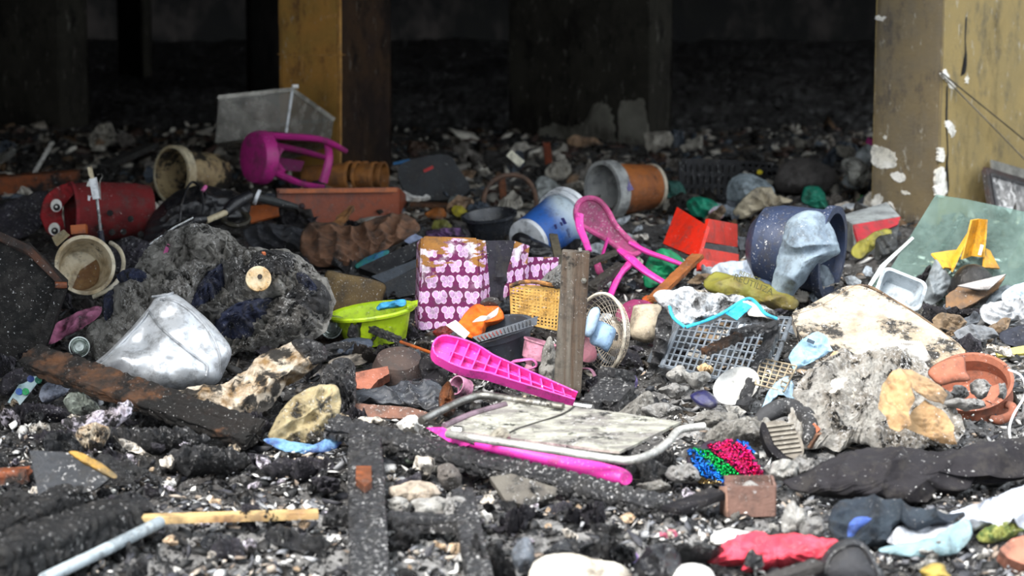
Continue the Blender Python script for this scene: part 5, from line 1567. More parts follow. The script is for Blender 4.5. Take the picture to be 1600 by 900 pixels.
board('yellow_strip', [(1555, 548), (1600, 540), (1640, 538), (1640, 548), (1600, 552), (1560, 556)], 560, 35, .012, M('#d6c66a', '#a89a4a', rough=.6), 'pale yellow strip at the right edge behind the clay pot', 'strip')

# white plastic tub
t = thing('plastic_tub', 'translucent white plastic tub tipped behind the white panel', 'tub', g(1408, 500))
m_wt = M('#c4ccd2', '#a2adb6', rough=.3, ash=.05, trans=.22)
def rrect(cx, cy, w, h, r, n=6):
    pts = []
    for sx, sy, a0 in ((1, 1, 0), (-1, 1, 90), (-1, -1, 180), (1, -1, 270)):
        for k in range(n):
            a = math.radians(a0 + 90 * k / (n - 1))
            pts.append((cx + sx * (w / 2 - r) + r * math.cos(a), cy + sy * (h / 2 - r) + r * math.sin(a)))
    return np.array(pts)
oc = d(1408, 452, 10.1)
ux = np.array([.93, -.10, -.36]); uy = np.array([.22, .55, .80]); uy = uy - ux * (ux @ uy) / (ux @ ux); ux /= np.linalg.norm(ux); uy /= np.linalg.norm(uy)
uz = np.cross(ux, uy); uz = uz if uz[1] < 0 else -uz
rings = []
for w, h, z in ((.11, .08, -.075), (.12, .09, -.078), (.165, .115, 0), (.178, .128, 0), (.178, .128, .006), (.160, .110, .006), (.118, .085, -.07), (.10, .07, -.071)):
    r2 = rrect(0, 0, w, h, min(w, h) * .22)
    rings.append(oc + r2[:, :1] * ux + r2[:, 1:] * uy + z * uz)
rings = [np.repeat(rings[0].mean(0)[None], len(rings[0]), 0)] + rings + [np.repeat(rings[-1].mean(0)[None], len(rings[0]), 0)]
b = B(); b.grid(np.array(rings), cv=True); b.build('body', m_wt, t)
b = B(); b.tube(rings[4], .005, 6, closed=True); b.build('rim', M('#d5dce2', ash=0, rough=.3), t)

# big white panel
board('white_foam_board', [(1238, 492), (1258, 480), (1310, 452), (1332, 446), (1356, 450), (1400, 472), (1450, 504), (1508, 548), (1480, 585), (1400, 600), (1320, 580), (1262, 540)], 600, 24, .035,
      M('#b0a697', '#948570', scale=6, rough=.6, soot=.42, sscale=7, ash=.2, bump=.3, grimy=.35), 'large white rounded panel with scorched left edge lying right of the crate', 'panel', round_=4, z0=.03)
b = B(); b.tube(plane_pts([(1238, 495), (1285, 478), (1345, 446), (1402, 473), (1455, 507), (1508, 550)], 600, 24, .028)[0], .006, 8, sub=5)
o = bpy.data.objects['white_foam_board']; b.build('burnt_edge', M('#8a6f50', '#3a2c22', scale=14), o)

# ------------------------------------------------------------------ silver pouf
o = heap('silver_pouf', [(140, 576), (170, 548), (205, 512), (232, 480), (246, 462), (268, 458), (288, 468), (322, 496), (346, 522), (362, 548), (352, 578), (338, 600), (300, 610), (252, 615), (205, 606), (165, 592)],
         M('#d6d9dd', '#bfc4ca', scale=5, rough=.34, metal=.45, bump=.12, soot=.0, ash=.06, spec=.6), 'shiny silver vinyl pouf with stitched seams', 'pouf', base=612, tilt=64, bulge=.17, wr=.012, ws=4.2, kind='crumple', smooth=180, rag=.05, res=1.5, key='pouf')
m_seam = M('#b9bcc0', '#8f9296', rough=.35, metal=.5, ash=0)
for pts in ([(232, 486), (246, 506), (262, 522), (290, 545), (310, 560), (324, 572), (322, 588)], [(250, 468), (276, 472), (304, 492), (328, 520), (342, 550), (346, 585)], [(234, 484), (222, 502), (196, 530), (165, 560), (142, 576)], [(238, 464), (262, 461), (270, 458), (255, 470)]):
    p = np.array(pts, float)
    b = B(); b.tube(on('pouf', p[:, 0], p[:, 1], .004), .0045, 8, sub=5); b.build('seam', m_seam, o)
b = B(); b.tube(on('pouf', [208, 216, 225, 214], [603, 600, 599, 604], .006), .003, 6); tag(b.build('wire_clip', m_black_plastic, None), 'small black wire clip at the foot of the silver pouf', 'clip')

# burnt planks and timbers
beam('burnt_plank', g(40, 556, .16), g(405, 682, .04), .10, .05, m_plank, 'long half-burnt plank with orange-brown wood before the silver pouf', 'plank', amp=.006, ws=22, grain=.003, rag=.05, up=(0, -.6, .8))
heap('pink_rag', [(66, 535), (80, 512), (110, 492), (135, 482), (158, 478), (156, 492), (130, 512), (100, 528), (75, 540)], M('#c77a9c', '#4a3038', scale=14, rough=.8, soot=.35, sscale=11), 'burnt pink rag beside the black cabinet', 'rag', base=544, tilt=50, bulge=.03, wr=.014, ws=16, kind='cloth', ang=2.4)
heap('grey_rag', [(135, 515), (155, 498), (185, 495), (180, 525), (160, 548), (140, 545)], m_grayash, 'grey ashen rag behind the tin can at left', 'rag', base=552, tilt=60, bulge=.04, wr=.014, kind='rag')
t = thing('blister_pack', 'bent clear packet with blue and green prints at the left edge', 'packet', g(40, 640))
P = quad([d(42, 582, 8.9), d(70, 584, 8.9), d(28, 638, 8.75), d(12, 628, 8.75)], 8, 12, .004, 20); b = B(); b.slab(P, .003); b.build('film', M('#aab9be', '#7f9aa0', rough=.15, ash=.1), t)
for i, (x, y, c) in enumerate(((48, 592, '#2a4a9a'), (60, 594, '#1a8a6a'), (30, 612, '#2a5aa8'), (40, 612, '#1a9a5a'), (30, 622, '#1a8a6a'))):
    b = B(); disc(b, d(x, y, 8.80), (0, -.9, .4), .012, .006, 16); b.build('tablet_print', M(c, ash=.05, rough=.3), t)
heap('clear_film', [(60, 615), (75, 598), (100, 592), (110, 605), (95, 618), (70, 628)], M('#9aa0b0', '#3a3a44', rough=.15, ash=.1, trans=.2), 'shiny clear film below the burnt plank', 'film', base=632, tilt=45, bulge=.03, wr=.01, ws=20, kind='crumple')
heap('grey_stone_rag', [(0, 600), (15, 580), (45, 572), (60, 590), (30, 610), (5, 618)], m_dark_rag, 'dark grey rag at the left edge above the packet', 'rag', base=622, tilt=45, bulge=.04, wr=.012, kind='rag')
heap('scorched_curtain', [(250, 620), (290, 608), (330, 602), (372, 585), (400, 560), (430, 545), (462, 535), (495, 540), (505, 556), (488, 575), (455, 588), (440, 612), (415, 650), (385, 658), (345, 648), (300, 640)], M('#d8cbb8', '#86683f', scale=9, rough=.6, soot=.52, sscale=9, ash=.04, bump=.5, stretch=(1.6, 1, 2.2)),
     'scorched cream curtain folded over the charcoal right of the silver pouf', 'curtain', base=664, tilt=36, bulge=.10, wr=.020, ws=8, kind='cloth', ang=2.3, res=1.3, key='curtain')
heap('charred_cloth', [(455, 535), (480, 530), (505, 540), (510, 560), (492, 570), (475, 560)], m_char, 'charred black edge of fabric on the cream curtain', 'char', base=590, tilt=50, bulge=.04, wr=.014, ws=20, kind='rag', z0=.12)
heap('scorched_bag', [(420, 686), (430, 655), (455, 625), (480, 608), (508, 600), (526, 602), (532, 625), (530, 660), (520, 690), (470, 695)], M('#b0a27e', '#806e4c', scale=8, rough=.7, soot=.48, sscale=9, ash=.3, bump=.6), 'scorched khaki canvas bag with an orange-burnt top', 'bag', base=698, tilt=58, bulge=.08, wr=.02, ws=9, kind='cloth', ang=1.2)
heap('burnt_bundle', [(500, 590), (530, 560), (552, 570), (556, 620), (545, 650), (520, 640)], m_char, 'black charred bundle between the curtain and the broken tiles', 'char', base=662, tilt=50, bulge=.06, wr=.025, ws=14, kind='rag')
heap('dark_cloth', [(505, 545), (540, 530), (575, 528), (583, 540), (560, 552), (515, 558)], M('#3a4250', '#2a3038', rough=.5, ash=.2), 'slate-blue ash-covered plastic below the tin can', 'plastic', base=562, tilt=40, bulge=.04, wr=.010, ws=12, kind='cloth')
heap('burnt_paper', blob(545, 562, 30, 9), M('#8a8278', '#2a2826', scale=16, soot=.3), 'burnt paper stack edges below the slate-blue plastic', 'paper', base=575, tilt=30, bulge=.03, wr=.016, ws=20, kind='crumple')
# charred stick with handle
t = thing('brush_stick', 'thin wooden stick with a charred crusty end before the lime green basin', 'stick', g(620, 545))
b = B(); b.tube([g(620, 532, .05), g(676, 552, .04)], .006, 8); b.build('shaft', m_orangewood, t)
b = B(); beam_shape(b, g(578, 513, .06), g(626, 533, .055), .026, .022, amp=.006, ws=45); b.build('charred_end', m_char, t)
# bricks
def chunk(name, outline, base, tilt, th, mat, label, cat, **kw):
    return board(name, outline, base, tilt, th, mat, label, cat, jag=kw.pop('jag', .8), **kw)
chunk('brick_piece', [(553, 582), (606, 572), (608, 584), (590, 594), (576, 610), (552, 606)], 614, 52, .06, m_brick, 'broken pink brick piece beside the rusty pot', 'brick', z0=.0)
chunk('brick_piece', [(552, 630), (640, 636), (668, 644), (660, 656), (560, 650)], 660, 40, .06, M('#7a5444', '#4a3a34', scale=10, soot=.3, ash=.3), 'long sooty brick below the wet grey plastic', 'brick')
heap('wet_plastic', [(552, 622), (556, 608), (600, 604), (650, 592), (685, 598), (695, 630), (680, 642), (640, 635), (590, 630)], M('#43464c', '#2c2e34', rough=.22, ash=.16, spec=.6), 'wet shiny dark grey plastic sheet over the brick', 'plastic sheet', base=646, tilt=30, bulge=.05, wr=.014, ws=12, kind='cloth')
b = B(); b.lathe([(.001, .10), (.04, .098), (.075, .08), (.092, .04), (.096, 0), (.1, -.004), (.09, -.004), (.001, .09)], g(622, 590, .01), (.05, -.35, .9), 40, wob=.006)
tag(b.build('rusty_pot', M('#4a3c36', '#33292a', scale=9, rough=.7, ash=.16, soot=.2), None), 'rusty brown dome of an upturned pot behind the pink brick', 'pot')
heap('dark_rag', [(655, 565), (672, 552), (695, 556), (702, 580), (692, 602), (665, 600)], m_black_cloth, 'black rag right of the rusty pot', 'rag', base=606, tilt=55, bulge=.04, wr=.012, kind='cloth')
heap('rust_clump', [(685, 620), (695, 600), (705, 602), (712, 640), (700, 652), (688, 645)], M('#6a3c1e', '#2a1c14', scale=20, rough=.9), 'rusty brown clump under the pink armrest', 'clump', base=655, tilt=60, bulge=.03, wr=.012, kind='rag')
b = B(); b.lathe([(.03, 0), (.034, 0), (.034, .05), (.03, .05), (.03, 0)], g(728, 608, .02), (-.6, -.6, .4), 28)
tag(b.build('pink_cup', M('#c98aa8', '#7a4a60', soot=.3), None), 'sooty pink cup rim below the pink armrest', 'cup')
heap('yellow_bit', blob(716, 598, 5, 6), M('#c9b82a'), 'tiny yellow scrap left of the sooty pink cup', 'scrap', base=606, tilt=60, bulge=.008, wr=.002)

# pink armrest turned upside down with ribs
t = thing('broken_chair_piece', 'bright pink plastic chair armrest lying upside down, ribs showing', 'armrest', g(790, 634))
L0, L1 = g(694, 552, .22), g(897, 628, .07)
ux = (L1 - L0); LL = np.linalg.norm(ux); ux /= LL
uz = np.array([-.1, -.55, .80]); uz -= ux * (ux @ uz); uz /= np.linalg.norm(uz)
uy = np.cross(uz, ux)
def loc(x, y, z):
    return L0 + ux * x + uy * y + uz * z
def wid(s):
    return .052 * (1 - s) + .018 * s + .012 * math.sin(math.pi * min(1, s * 3)) * (s < .33)
N_ = 26
ss = np.linspace(0, 1, N_)
out = [loc(s * LL, wid(s), 0) for s in ss] + [loc(s * LL, -wid(s), 0) for s in ss[::-1]]
cap = [loc(-.045 * math.sin(a), -wid(0) * math.cos(a), 0) for a in np.linspace(.3, math.pi - .3, 8)]
ring = np.array(out + cap)
b = B(); b.prism(ring[::-1], -uz * .006); b.build('plate', m_pink, t)
b = B()
P = np.stack([ring, ring + uz * .03, ring + uz * .03 + (ring.mean(0) - ring) * 0], 0)
ctr = np.array([loc(np.clip((p - L0) @ ux, .0, LL), 0, 0) for p in ring])
inn = ring + (ctr - ring) / (np.linalg.norm(ctr - ring, axis=1, keepdims=True) + 1e-9) * .005
b.grid(np.stack([ring, ring + uz * .034, inn + uz * .034, inn, ring], 0), cv=True); b.build('side_wall', m_pink, t)
for k in range(11):
    s = .06 + k * .085
    b = B(); b.bar(loc(s * LL - .012 * (k > 4), wid(s) * .95, .014), loc(s * LL + .012 * (k > 4), -wid(s) * .95, .014), .004, .026, uz); b.build('rib', m_pink, t)
b = B(); b.bar(loc(.02, .0, .012), loc(LL * .97, 0, .012), .004, .02, uz); b.build('centre_rib', m_pink, t)

# folding chair panel with tube frame
t = thing('folding_chair', 'grey weathered folding chair lying flat with its tubular metal frame', 'folding chair', g(880, 700))
hgt_ = .13
pc4 = [g(800, 622, hgt_ + .02), g(1064, 660, hgt_), g(968, 708, hgt_ - .01), g(690, 672, hgt_ - .01)]
m_pan = M('#b3b2a4', '#7f7a76', scale=7, rough=.75, bump=.5, soot=.26, sscale=14, ash=.3, ascale=60, stretch=(1, 2.2, 1))
b = B(); b.slab(quad(pc4, 30, 20, .005, 6), .008); pn = b.build('seat_sheet', m_pan, t)
P = quad(pc4, 30, 20)
b = B(); b.tube(np.array([P[11, j] + np.array([.02 * math.sin(j * .3), 0, .007]) for j in range(20)]), .0025, 6); b.build('sheet_seam', M('#3a3632', ash=0), pn)
zt = hgt_
b = B(); b.tube([g(658, 658, zt), g(690, 641, zt + .01), g(728, 624, zt + .02), g(758, 618, zt + .025), g(800, 624, zt + .025), g(880, 636, zt + .02)], .0125, 12, sub=6); b.build('frame_tube', m_steel, t)
b = B(); b.tube([g(700, 678, zt), g(745, 685, zt + .01), g(830, 698, zt + .01), g(940, 715, zt + .005), g(985, 719, zt), g(1020, 708, zt), g(1045, 690, zt), g(1062, 672, zt), g(1100, 666, zt)], .0125, 12, sub=6); b.build('frame_tube', M('#d9d6d0', '#a9a8a2', scale=12, rough=.3, metal=.55, ash=.1), t)
b = B(); b.tube([g(694, 666, zt), g(735, 648, zt + .01), g(790, 632, zt + .02)], .010, 10, sub=4); b.build('cross_tube', M('#8a7480', '#6a5a62', metal=.4, rough=.4), t)
b = B(); b.tube([P[11, 0] + [0, 0, .006], P[14, 0] + [0, 0, .006]], .012, 10); b.build('joint_sleeve', m_chrome, t)
b = B(); b.tube([P[2, 19] + [0, -.01, .006], P[3, 19] + [0.01, -.01, .006]], .016, 10); b.build('joint_sleeve', m_chrome, t)
heap('bent_clip', [(760, 688), (768, 676), (780, 668), (792, 670), (797, 684), (780, 688)], M('#a09a8c', '#6f6a60', metal=.3), 'bent grey metal clip on the folding chair sheet', 'clip', base=700, tilt=55, bulge=.015, wr=.004, z0=.11)

# lower pink arm
t = thing('pink_chair_arm', 'bright pink curved chair arm lying along the charred beam', 'chair arm', g(860, 752))
z1 = .07
b = B(); b.tube([g(735, 690, z1 + .03), g(790, 702, z1 + .025), g(860, 718, z1 + .01), g(920, 733, z1), g(965, 744, z1), g(978, 748, z1)], [.026, .034, .038, .038, .036, .024], 16, sub=6, flat=.75); b.build('arm', m_pink, t)
b = B(); b.slab(quad([g(668, 668, z1 + .05), g(690, 668, z1 + .06), g(738, 694, z1 + .03), g(722, 702, z1 + .01)], 8, 6, .002), .012); b.build('arm_end', m_pink, t)
b = B(); b.tube([g(700, 676, z1 + .06), g(725, 684, z1 + .045), g(744, 690, z1 + .04)], .012, 10); b.build('grey_joint', m_steel, t)
b = B(); b.tube([g(752, 683, z1 + .05), g(768, 690, z1 + .05)], .006, 8); b.build('hook', m_steel, t)

# charred beams
beam('charred_beam', g(508, 664, .08), g(1048, 797, .04), .07, .045, m_char, 'long charred beam with cracked surface below the pink chair arm', 'beam', kind='gator', amp=.011, ws=42, rag=.05, up=(0, -.4, .9))
beam('charred_beam', g(570, 690, .09), g(578, 935, .05), .095, .05, m_char, 'charred beam with a brown bare patch running towards the viewer', 'beam', kind='gator', amp=.010, ws=40, rag=.03)
o = bpy.data.objects['charred_beam.001'] if 'charred_beam.001' in bpy.data.objects else None
V = [g(556, 728, .125), g(580, 728, .125), g(581, 752, .122), g(570, 760, .121), g(556, 748, .122)]
b = B(); b.prism(V[::-1], (0, 0, -.02)); b.build('bare_wood_patch', M('#8a4a26', '#5f341c', scale=14, ash=.1), bpy.data.objects['charred_beam.002'])
beam('charred_beam', g(600, 812, .05), g(745, 822, .05), .06, .04, m_char, 'charred cross rail joining the two beams running towards the viewer', 'beam', kind='gator', amp=.009, ws=40, rag=.02)
beam('charred_beam', g(722, 775, .06), g(755, 930, .04), .06, .05, m_char, 'narrow charred beam right of the white ash lumps', 'beam', kind='gator', amp=.009, ws=40, rag=.03)
for p0, p1, w, lb in (((-40, 850, .08), (118, 772, .07), .07, 'charred log end slanting in from the left edge, upper one'), ((-40, 895, .09), (200, 812, .07), .13, 'thick charred log slanting in from the left edge, lower one')):
    beam('charred_log', g(*p0), g(*p1), w, w * .9, M('#0e0e10', '#1c1b1c', scale=20, rough=.5, bump=1, bscale=45, ash=.2, ascale=80), lb, 'log', kind='gator', amp=.012, ws=32, rag=.05)
beam('pale_strip', g(200, 812, .05), g(500, 803, .05), .045, .02, M('#cdb27c', '#8a5a36', scale=4, rough=.6, soot=.12, ash=.08), 'pale yellow wood strip lying level in the foreground charcoal', 'wood strip', amp=.0015, kind='smooth', rag=.01)
b = B(); b.tube([g(68, 905, .05), g(150, 866, .05), g(250, 816, .06)], .017, 14)
tag(b.build('pale_pipe', M('#b5c0c6', '#8a949a', scale=10, rough=.4, ash=.2), None), 'pale blue-grey pipe beside the thick charred log', 'pipe')
chunk('metal_sheet', [(46, 704), (100, 706), (160, 722), (178, 742), (150, 764), (95, 782), (62, 786)], 792, 38, .006, M('#3a3c40', '#26282c', scale=7, rough=.4, metal=.5, ash=.32, ascale=60), 'dark ash-speckled metal sheet at left', 'metal sheet', z0=.02)
heap('orange_stain_strip', [(108, 706), (130, 708), (178, 738), (176, 746), (140, 728)], M('#a8823a', '#6a5a3a', scale=12), 'ochre burnt strip on the dark metal sheet', 'strip', base=780, tilt=38, bulge=.006, wr=.003, z0=.04)
beam('charred_beam', g(-30, 745, .04), g(52, 742, .05), .06, .04, M('#8a4a2a', '#2a201c', scale=10, soot=.3, ash=.2), 'scorched orange-brown wood end at the left edge', 'wood end', amp=.004)

# small wooden box
t = thing('wooden_box', 'small scorched brown wooden box standing in the ash', 'box', g(1170, 810))
Y = yg(808)
fq = [d(1136, 760, Y), d(1211, 759, Y + .02), d(1210, 806, Y + .02), d(1138, 808, Y)]
m_bx = M('#7d5f54', '#5c463e', scale=8, rough=.5, ash=.18, soot=.12)
b = B(); b.slab(quad(fq, 8, 6), .01); b.build('front', m_bx, t)
b = B(); b.slab(quad([d(1126, 760, Y + .06), fq[0], fq[3], d(1127, 800, Y + .06)], 5, 5), .008); b.build('side', M('#b08a78', '#7d6054', ash=.1), t)
ofs = np.array([0, .10, .005])
b = B(); b.slab(quad([fq[1] + ofs, fq[0] + ofs, fq[3] + ofs, fq[2] + ofs], 4, 4), .008); b.build('rear', m_bx, t)
b = B(); b.slab(quad([fq[1], fq[1] + ofs, fq[2] + ofs, fq[2]], 4, 4), .008); b.build('side', m_bx, t)
b = B(); b.slab(quad([fq[0] + [0, 0, -.02], fq[1] + [0, 0, -.02], fq[1] + ofs + [0, 0, -.02], fq[0] + ofs + [0, 0, -.02]], 4, 4), .006); b.build('panel', m_bx, t)
heap('grey_cone', [(1160, 762), (1172, 750), (1184, 758), (1188, 764)], M('#8f8c88', '#6a6764'), 'grey ash lump behind the small wooden box', 'ash', base=768, tilt=60, bulge=.02, wr=.006, kind='ash', z0=.06)

# sequined cloth
o = heap('sequin_cloth', [(1074, 712), (1085, 700), (1110, 690), (1140, 688), (1165, 696), (1182, 720), (1196, 748), (1170, 758), (1140, 760), (1105, 752), (1080, 738)], M('#2a2430', '#3a2c40', ash=.1), 'glittering sequined cloth in blue, green and red bands', 'sequined cloth', base=764, tilt=40, bulge=.05, wr=.010, ws=12, kind='cloth', key='seq')
r = np.random.default_rng(5)
bands = [([(1074, 705), (1090, 702), (1120, 735), (1155, 760), (1130, 760), (1085, 740)], '#1f62c8', '#2a86d8', 260), ([(1084, 703), (1102, 702), (1140, 728), (1168, 756), (1150, 758), (1115, 735)], '#12a04a', '#20c060', 260),
         ([(1102, 698), (1140, 689), (1168, 700), (1194, 746), (1170, 752), (1140, 726)], '#c81848', '#e02a80', 420), ([(1150, 690), (1166, 694), (1180, 712), (1172, 706)], '#2a6ad8', '#3a8ae0', 60), ([(1075, 742), (1110, 750), (1140, 758), (1090, 756)], '#b99a5a', '#d8c49a', 130)]
for poly, c1, c2, cnt in bands:
    bb = B()
    P = np.array(poly, float)
    got = 0
    while got < cnt:
        x, y = r.uniform(P[:, 0].min(), P[:, 0].max()), r.uniform(P[:, 1].min(), P[:, 1].max())
        ins = False
        for i in range(len(P)):
            a_, c_ = P[i], P[i - 1]
            if (a_[1] > y) != (c_[1] > y) and x < (c_[0] - a_[0]) * (y - a_[1]) / (c_[1] - a_[1]) + a_[0]:
                ins = not ins
        if not ins:
            continue
        got += 1
        p = on('seq', x, y, .006)[0]
        ax = np.array([r.normal(0, .5), -.6 + r.normal(0, .4), .8 + r.normal(0, .3)])
        bb.lathe([(.0004, .0), (.0062, .0006), (.0004, .0014)], p, ax, 7)
    sq = bb.build('sequins', M(c1, c2, scale=90, rough=.16, metal=.9, bump=0, ash=0), o, 0)
    sq['kind'] = 'stuff'

# shoe sole and rubber ring
t = thing('shoe', 'burnt shoe lying with its ribbed grey sole towards the viewer', 'shoe', g(1225, 720))
V, n_ = plane_pts(spline(np.array([(1198, 672), (1208, 660), (1232, 657), (1250, 668), (1262, 685), (1266, 705), (1258, 718), (1238, 712), (1215, 702)], float) + np.array([-10, 0]), 4, True), 722, 52)
b = B(); b.prism(V[::-1], -n_ * .03); s_ = b.build('sole', M('#7d766c', '#565048', rough=.7, ash=.2), t)
for k in range(7):
    y = 668 + k * 7
    p = plane_pts([(1202 - 4 + k * 2.2, y), (1240 + k * 2.0, y - 5)], 722, 52)[0]
    b = B(); b.bar(p[0] + n_ * .004, p[1] + n_ * .004, .006, .008, n_); b.build('tread', M('#8f897e', '#6a645a', ash=.2), s_)
V, n_ = plane_pts(spline(np.array([(1188, 668), (1196, 664), (1210, 700), (1236, 722), (1226, 724), (1200, 704)], float), 4, True), 726, 52)
b = B(); b.prism(V[::-1] + n_ * .01, -n_ * .05); b.build('upper', m_black_cloth, t)
b = B(); b.tube([g(1182, 662, .05), g(1200, 646, .08), g(1230, 636, .09), g(1258, 648, .08), g(1266, 670, .06), g(1258, 690, .04)], [.02, .028, .03, .028, .024, .012], 12, sub=6)
tag(b.build('rubber_ring', M('#3a3a3c', '#232325', rough=.7, ash=.3), None), 'thick black rubber tyre piece behind the shoe sole', 'tyre')
heap('ash_black_cloth', [(1100, 690), (1120, 665), (1160, 652), (1195, 650), (1210, 670), (1195, 690), (1150, 690)], m_grayash, 'ash-covered black cloth left of the shoe sole', 'cloth', base=700, tilt=35, bulge=.06, wr=.018, ws=14, kind='rag')

# dark cloth, jeans, white cloth, red bag, boot
heap('black_cloth', [(1222, 752), (1250, 742), (1300, 715), (1350, 700), (1400, 696), (1450, 702), (1500, 700), (1540, 690), (1640, 680), (1640, 735), (1570, 735), (1530, 740), (1510, 762), (1470, 765), (1452, 782), (1410, 782), (1360, 775), (1300, 772), (1250, 768)], M('#2a282b', '#201e21', scale=6, rough=.85, bump=.35, ash=.10, ascale=60, spec=.2),
     'wide black cloth spread over the ash at right', 'cloth', base=790, tilt=32, bulge=.09, wr=.020, ws=4, kind='cloth', ang=2.2, res=1.2, center=(1420, 735))
heap('jeans', [(1294, 830), (1296, 800), (1312, 782), (1345, 775), (1400, 778), (1432, 790), (1470, 798), (1505, 798), (1500, 810), (1450, 818), (1400, 822), (1388, 845), (1350, 850), (1310, 848)], M('#3c4752', '#2a3340', scale=14, rough=.9, bump=.8, bscale=120, soot=.2, sscale=9, ash=.14), 'dark blue-grey jeans folded in the foreground at right', 'jeans', base=855, tilt=40, bulge=.09, wr=.024, ws=9, kind='cloth', ang=.3, key='jeans')
o = bpy.data.objects['jeans']
patch([(1324, 836), (1328, 815), (1345, 806), (1362, 810), (1345, 824), (1330, 840)], M('#4a66b0', '#35508f', rough=.8, ash=0), 'blue_lining', key='jeans', off=.012, wr=.004, parent=o)
heap('white_cloth', [(1388, 850), (1398, 828), (1440, 820), (1480, 800), (1520, 785), (1560, 770), (1640, 755), (1640, 815), (1580, 812), (1520, 825), (1470, 842), (1420, 858)], M('#c2c6ce', '#a0a6b2', scale=6, rough=.8, soot=.06, ash=.0, bump=.4), 'white cloth spread at the lower right edge', 'cloth', base=862, tilt=26, bulge=.05, wr=.022, ws=9, kind='cloth', ang=2.3)
heap('teal_bag', [(1372, 862), (1400, 850), (1460, 838), (1500, 815), (1512, 812), (1518, 835), (1490, 868), (1430, 870)], M('#86a0a6', '#66828a', scale=6, rough=.45, ash=.05), 'pale teal plastic sheet fold below the white cloth', 'plastic sheet', base=874, tilt=35, bulge=.03, wr=.010, ws=8, kind='cloth', ang=2.6)
heap('red_bag', [(1080, 868), (1098, 870), (1120, 862), (1140, 842), (1175, 832), (1205, 836), (1245, 830), (1282, 836), (1312, 845), (1300, 868), (1250, 880), (1200, 888), (1160, 890), (1165, 876), (1120, 880)], M('#e0455a', '#c2323f', scale=6, rough=.4, ash=.03, bump=.3), 'crumpled red plastic bag in the foreground', 'bag', base=894, tilt=42, bulge=.07, wr=.014, ws=18, kind='crumple', smooth=50, center=(1215, 862), key='redbag')
b = B(); beam_shape(b, on('redbag', 1185, 876, .04)[0], on('redbag', 1165, 893, .04)[0] + np.array([0, -.05, 0]), .04, .03, amp=.008, ws=30)
tag(b.build('charcoal_piece', m_char, None), 'black charcoal piece lying on the red bag', 'charcoal')
heap('boot', [(1276, 905), (1285, 870), (1305, 848), (1330, 842), (1352, 850), (1370, 880), (1382, 910), (1330, 925)], M('#2c2c30', '#1f1f22', rough=.55, ash=.14), 'black rubber boot toe at the bottom edge', 'boot', base=915, tilt=58, bulge=.09, wr=.006, ws=8, kind='smooth', key='boot')
b = B(); b.tube(on('boot', [1288, 1296, 1315, 1335, 1352, 1366, 1374], [898, 872, 856, 851, 860, 884, 902], .006), .006, 8, sub=4); b.build('welt', m_black_plastic, bpy.data.objects['boot'])
beam('dark_board', g(1150, 925, .05), g(1285, 880, .07), .05, .02, M('#3a3634', '#2a2726', ash=.15), 'dark board edge below the red bag', 'board', amp=.002)
chunk('brick_piece', [(1562, 858), (1580, 842), (1640, 826), (1640, 890), (1600, 882), (1575, 872)], 892, 45, .06, M('#a8705c', '#8a5a4a', rough=.9, ash=.1), 'reddish brick piece at the lower right edge', 'brick')
heap('yellow_stone', blob(1462, 896, 24, 14), M('#b39a4a', '#8a7434', rough=.7), 'yellowish stone at the bottom edge', 'stone', base=912, tilt=50, bulge=.05, wr=.006, kind='smooth')
heap('leaf_scraps', [(1525, 838), (1540, 825), (1575, 818), (1600, 828), (1580, 838), (1545, 848)], M('#8a8c4a', '#3f5a2a', scale=30, rough=.7), 'greenish yellow plant scraps right of the white cloth', 'plant scraps', base=852, tilt=30, bulge=.02, wr=.012, ws=22, kind='rag')

# clay pot with shards
Y = yg(676)
t = thing('clay_pot', 'round terracotta pot with a side handle, tilted and half full of ash', 'pot', g(1520, 678))
m_clay = M('#a0614a', '#85503d', scale=7, rough=.75, bump=.25, ash=.14, soot=.05)
ax = np.array([-.16, -.50, .86]); ax /= np.linalg.norm(ax)
k = 8.62 / F
pc = d(1517, 598, 8.62)
R_ = 67 * k
b = B(); b.lathe([(.001, -.145), (R_ * .55, -.145), (R_ * .82, -.115), (R_ * .98, -.07), (R_ * .97, -.03), (R_ * .92, -.015), (R_ * 1.0, -.006), (R_ * 1.02, .006), (R_ * .94, .008), (R_ * .86, -.012), (R_ * .90, -.06), (R_ * .74, -.10), (.001, -.125)], pc, ax, 64); b.build('body', m_clay, t)
b = B(); b.tube([d(1572, 632, 8.56), d(1582, 636, 8.52), d(1580, 648, 8.5), d(1562, 656, 8.5), d(1550, 654, 8.52)], [.012, .015, .015, .016, .012], 12, sub=5); b.build('handle', m_clay, t)
heap('clay_shard', [(1450, 580), (1468, 565), (1500, 556), (1508, 562), (1510, 580), (1516, 594), (1490, 598), (1470, 602), (1455, 592)], m_clay, 'curved terracotta shard lying across the clay pot', 'shard', base=600, tilt=55, bulge=.03, wr=.002, ws=8, kind='smooth', z0=.18, rag=.6, thk=.01)
for i, (x, y, a, c) in enumerate(((1532, 606, 17, 15), (1500, 612, 16, 10), (1512, 630, 30, 9), (1566, 610, 8, 12))):
    heap('ash_lump', blob(x, y, a, c), m_paleash, ['tall grey ash lump standing in the clay pot', 'ash lump at the left inside the clay pot', 'flat ash crumbs at the front inside the clay pot', 'white ash lump at the right inside the clay pot'][i], 'ash', base=y + c + 4, tilt=50, bulge=.04, wr=.014, ws=24, kind='ash', z0=.10 + .02 * (i == 0))
chunk('clay_shard', [(1540, 625), (1548, 604), (1560, 600), (1562, 615), (1550, 630)], 634, 60, .01, m_clay, 'small upright terracotta shard in the ash of the clay pot', 'shard', z0=.12)

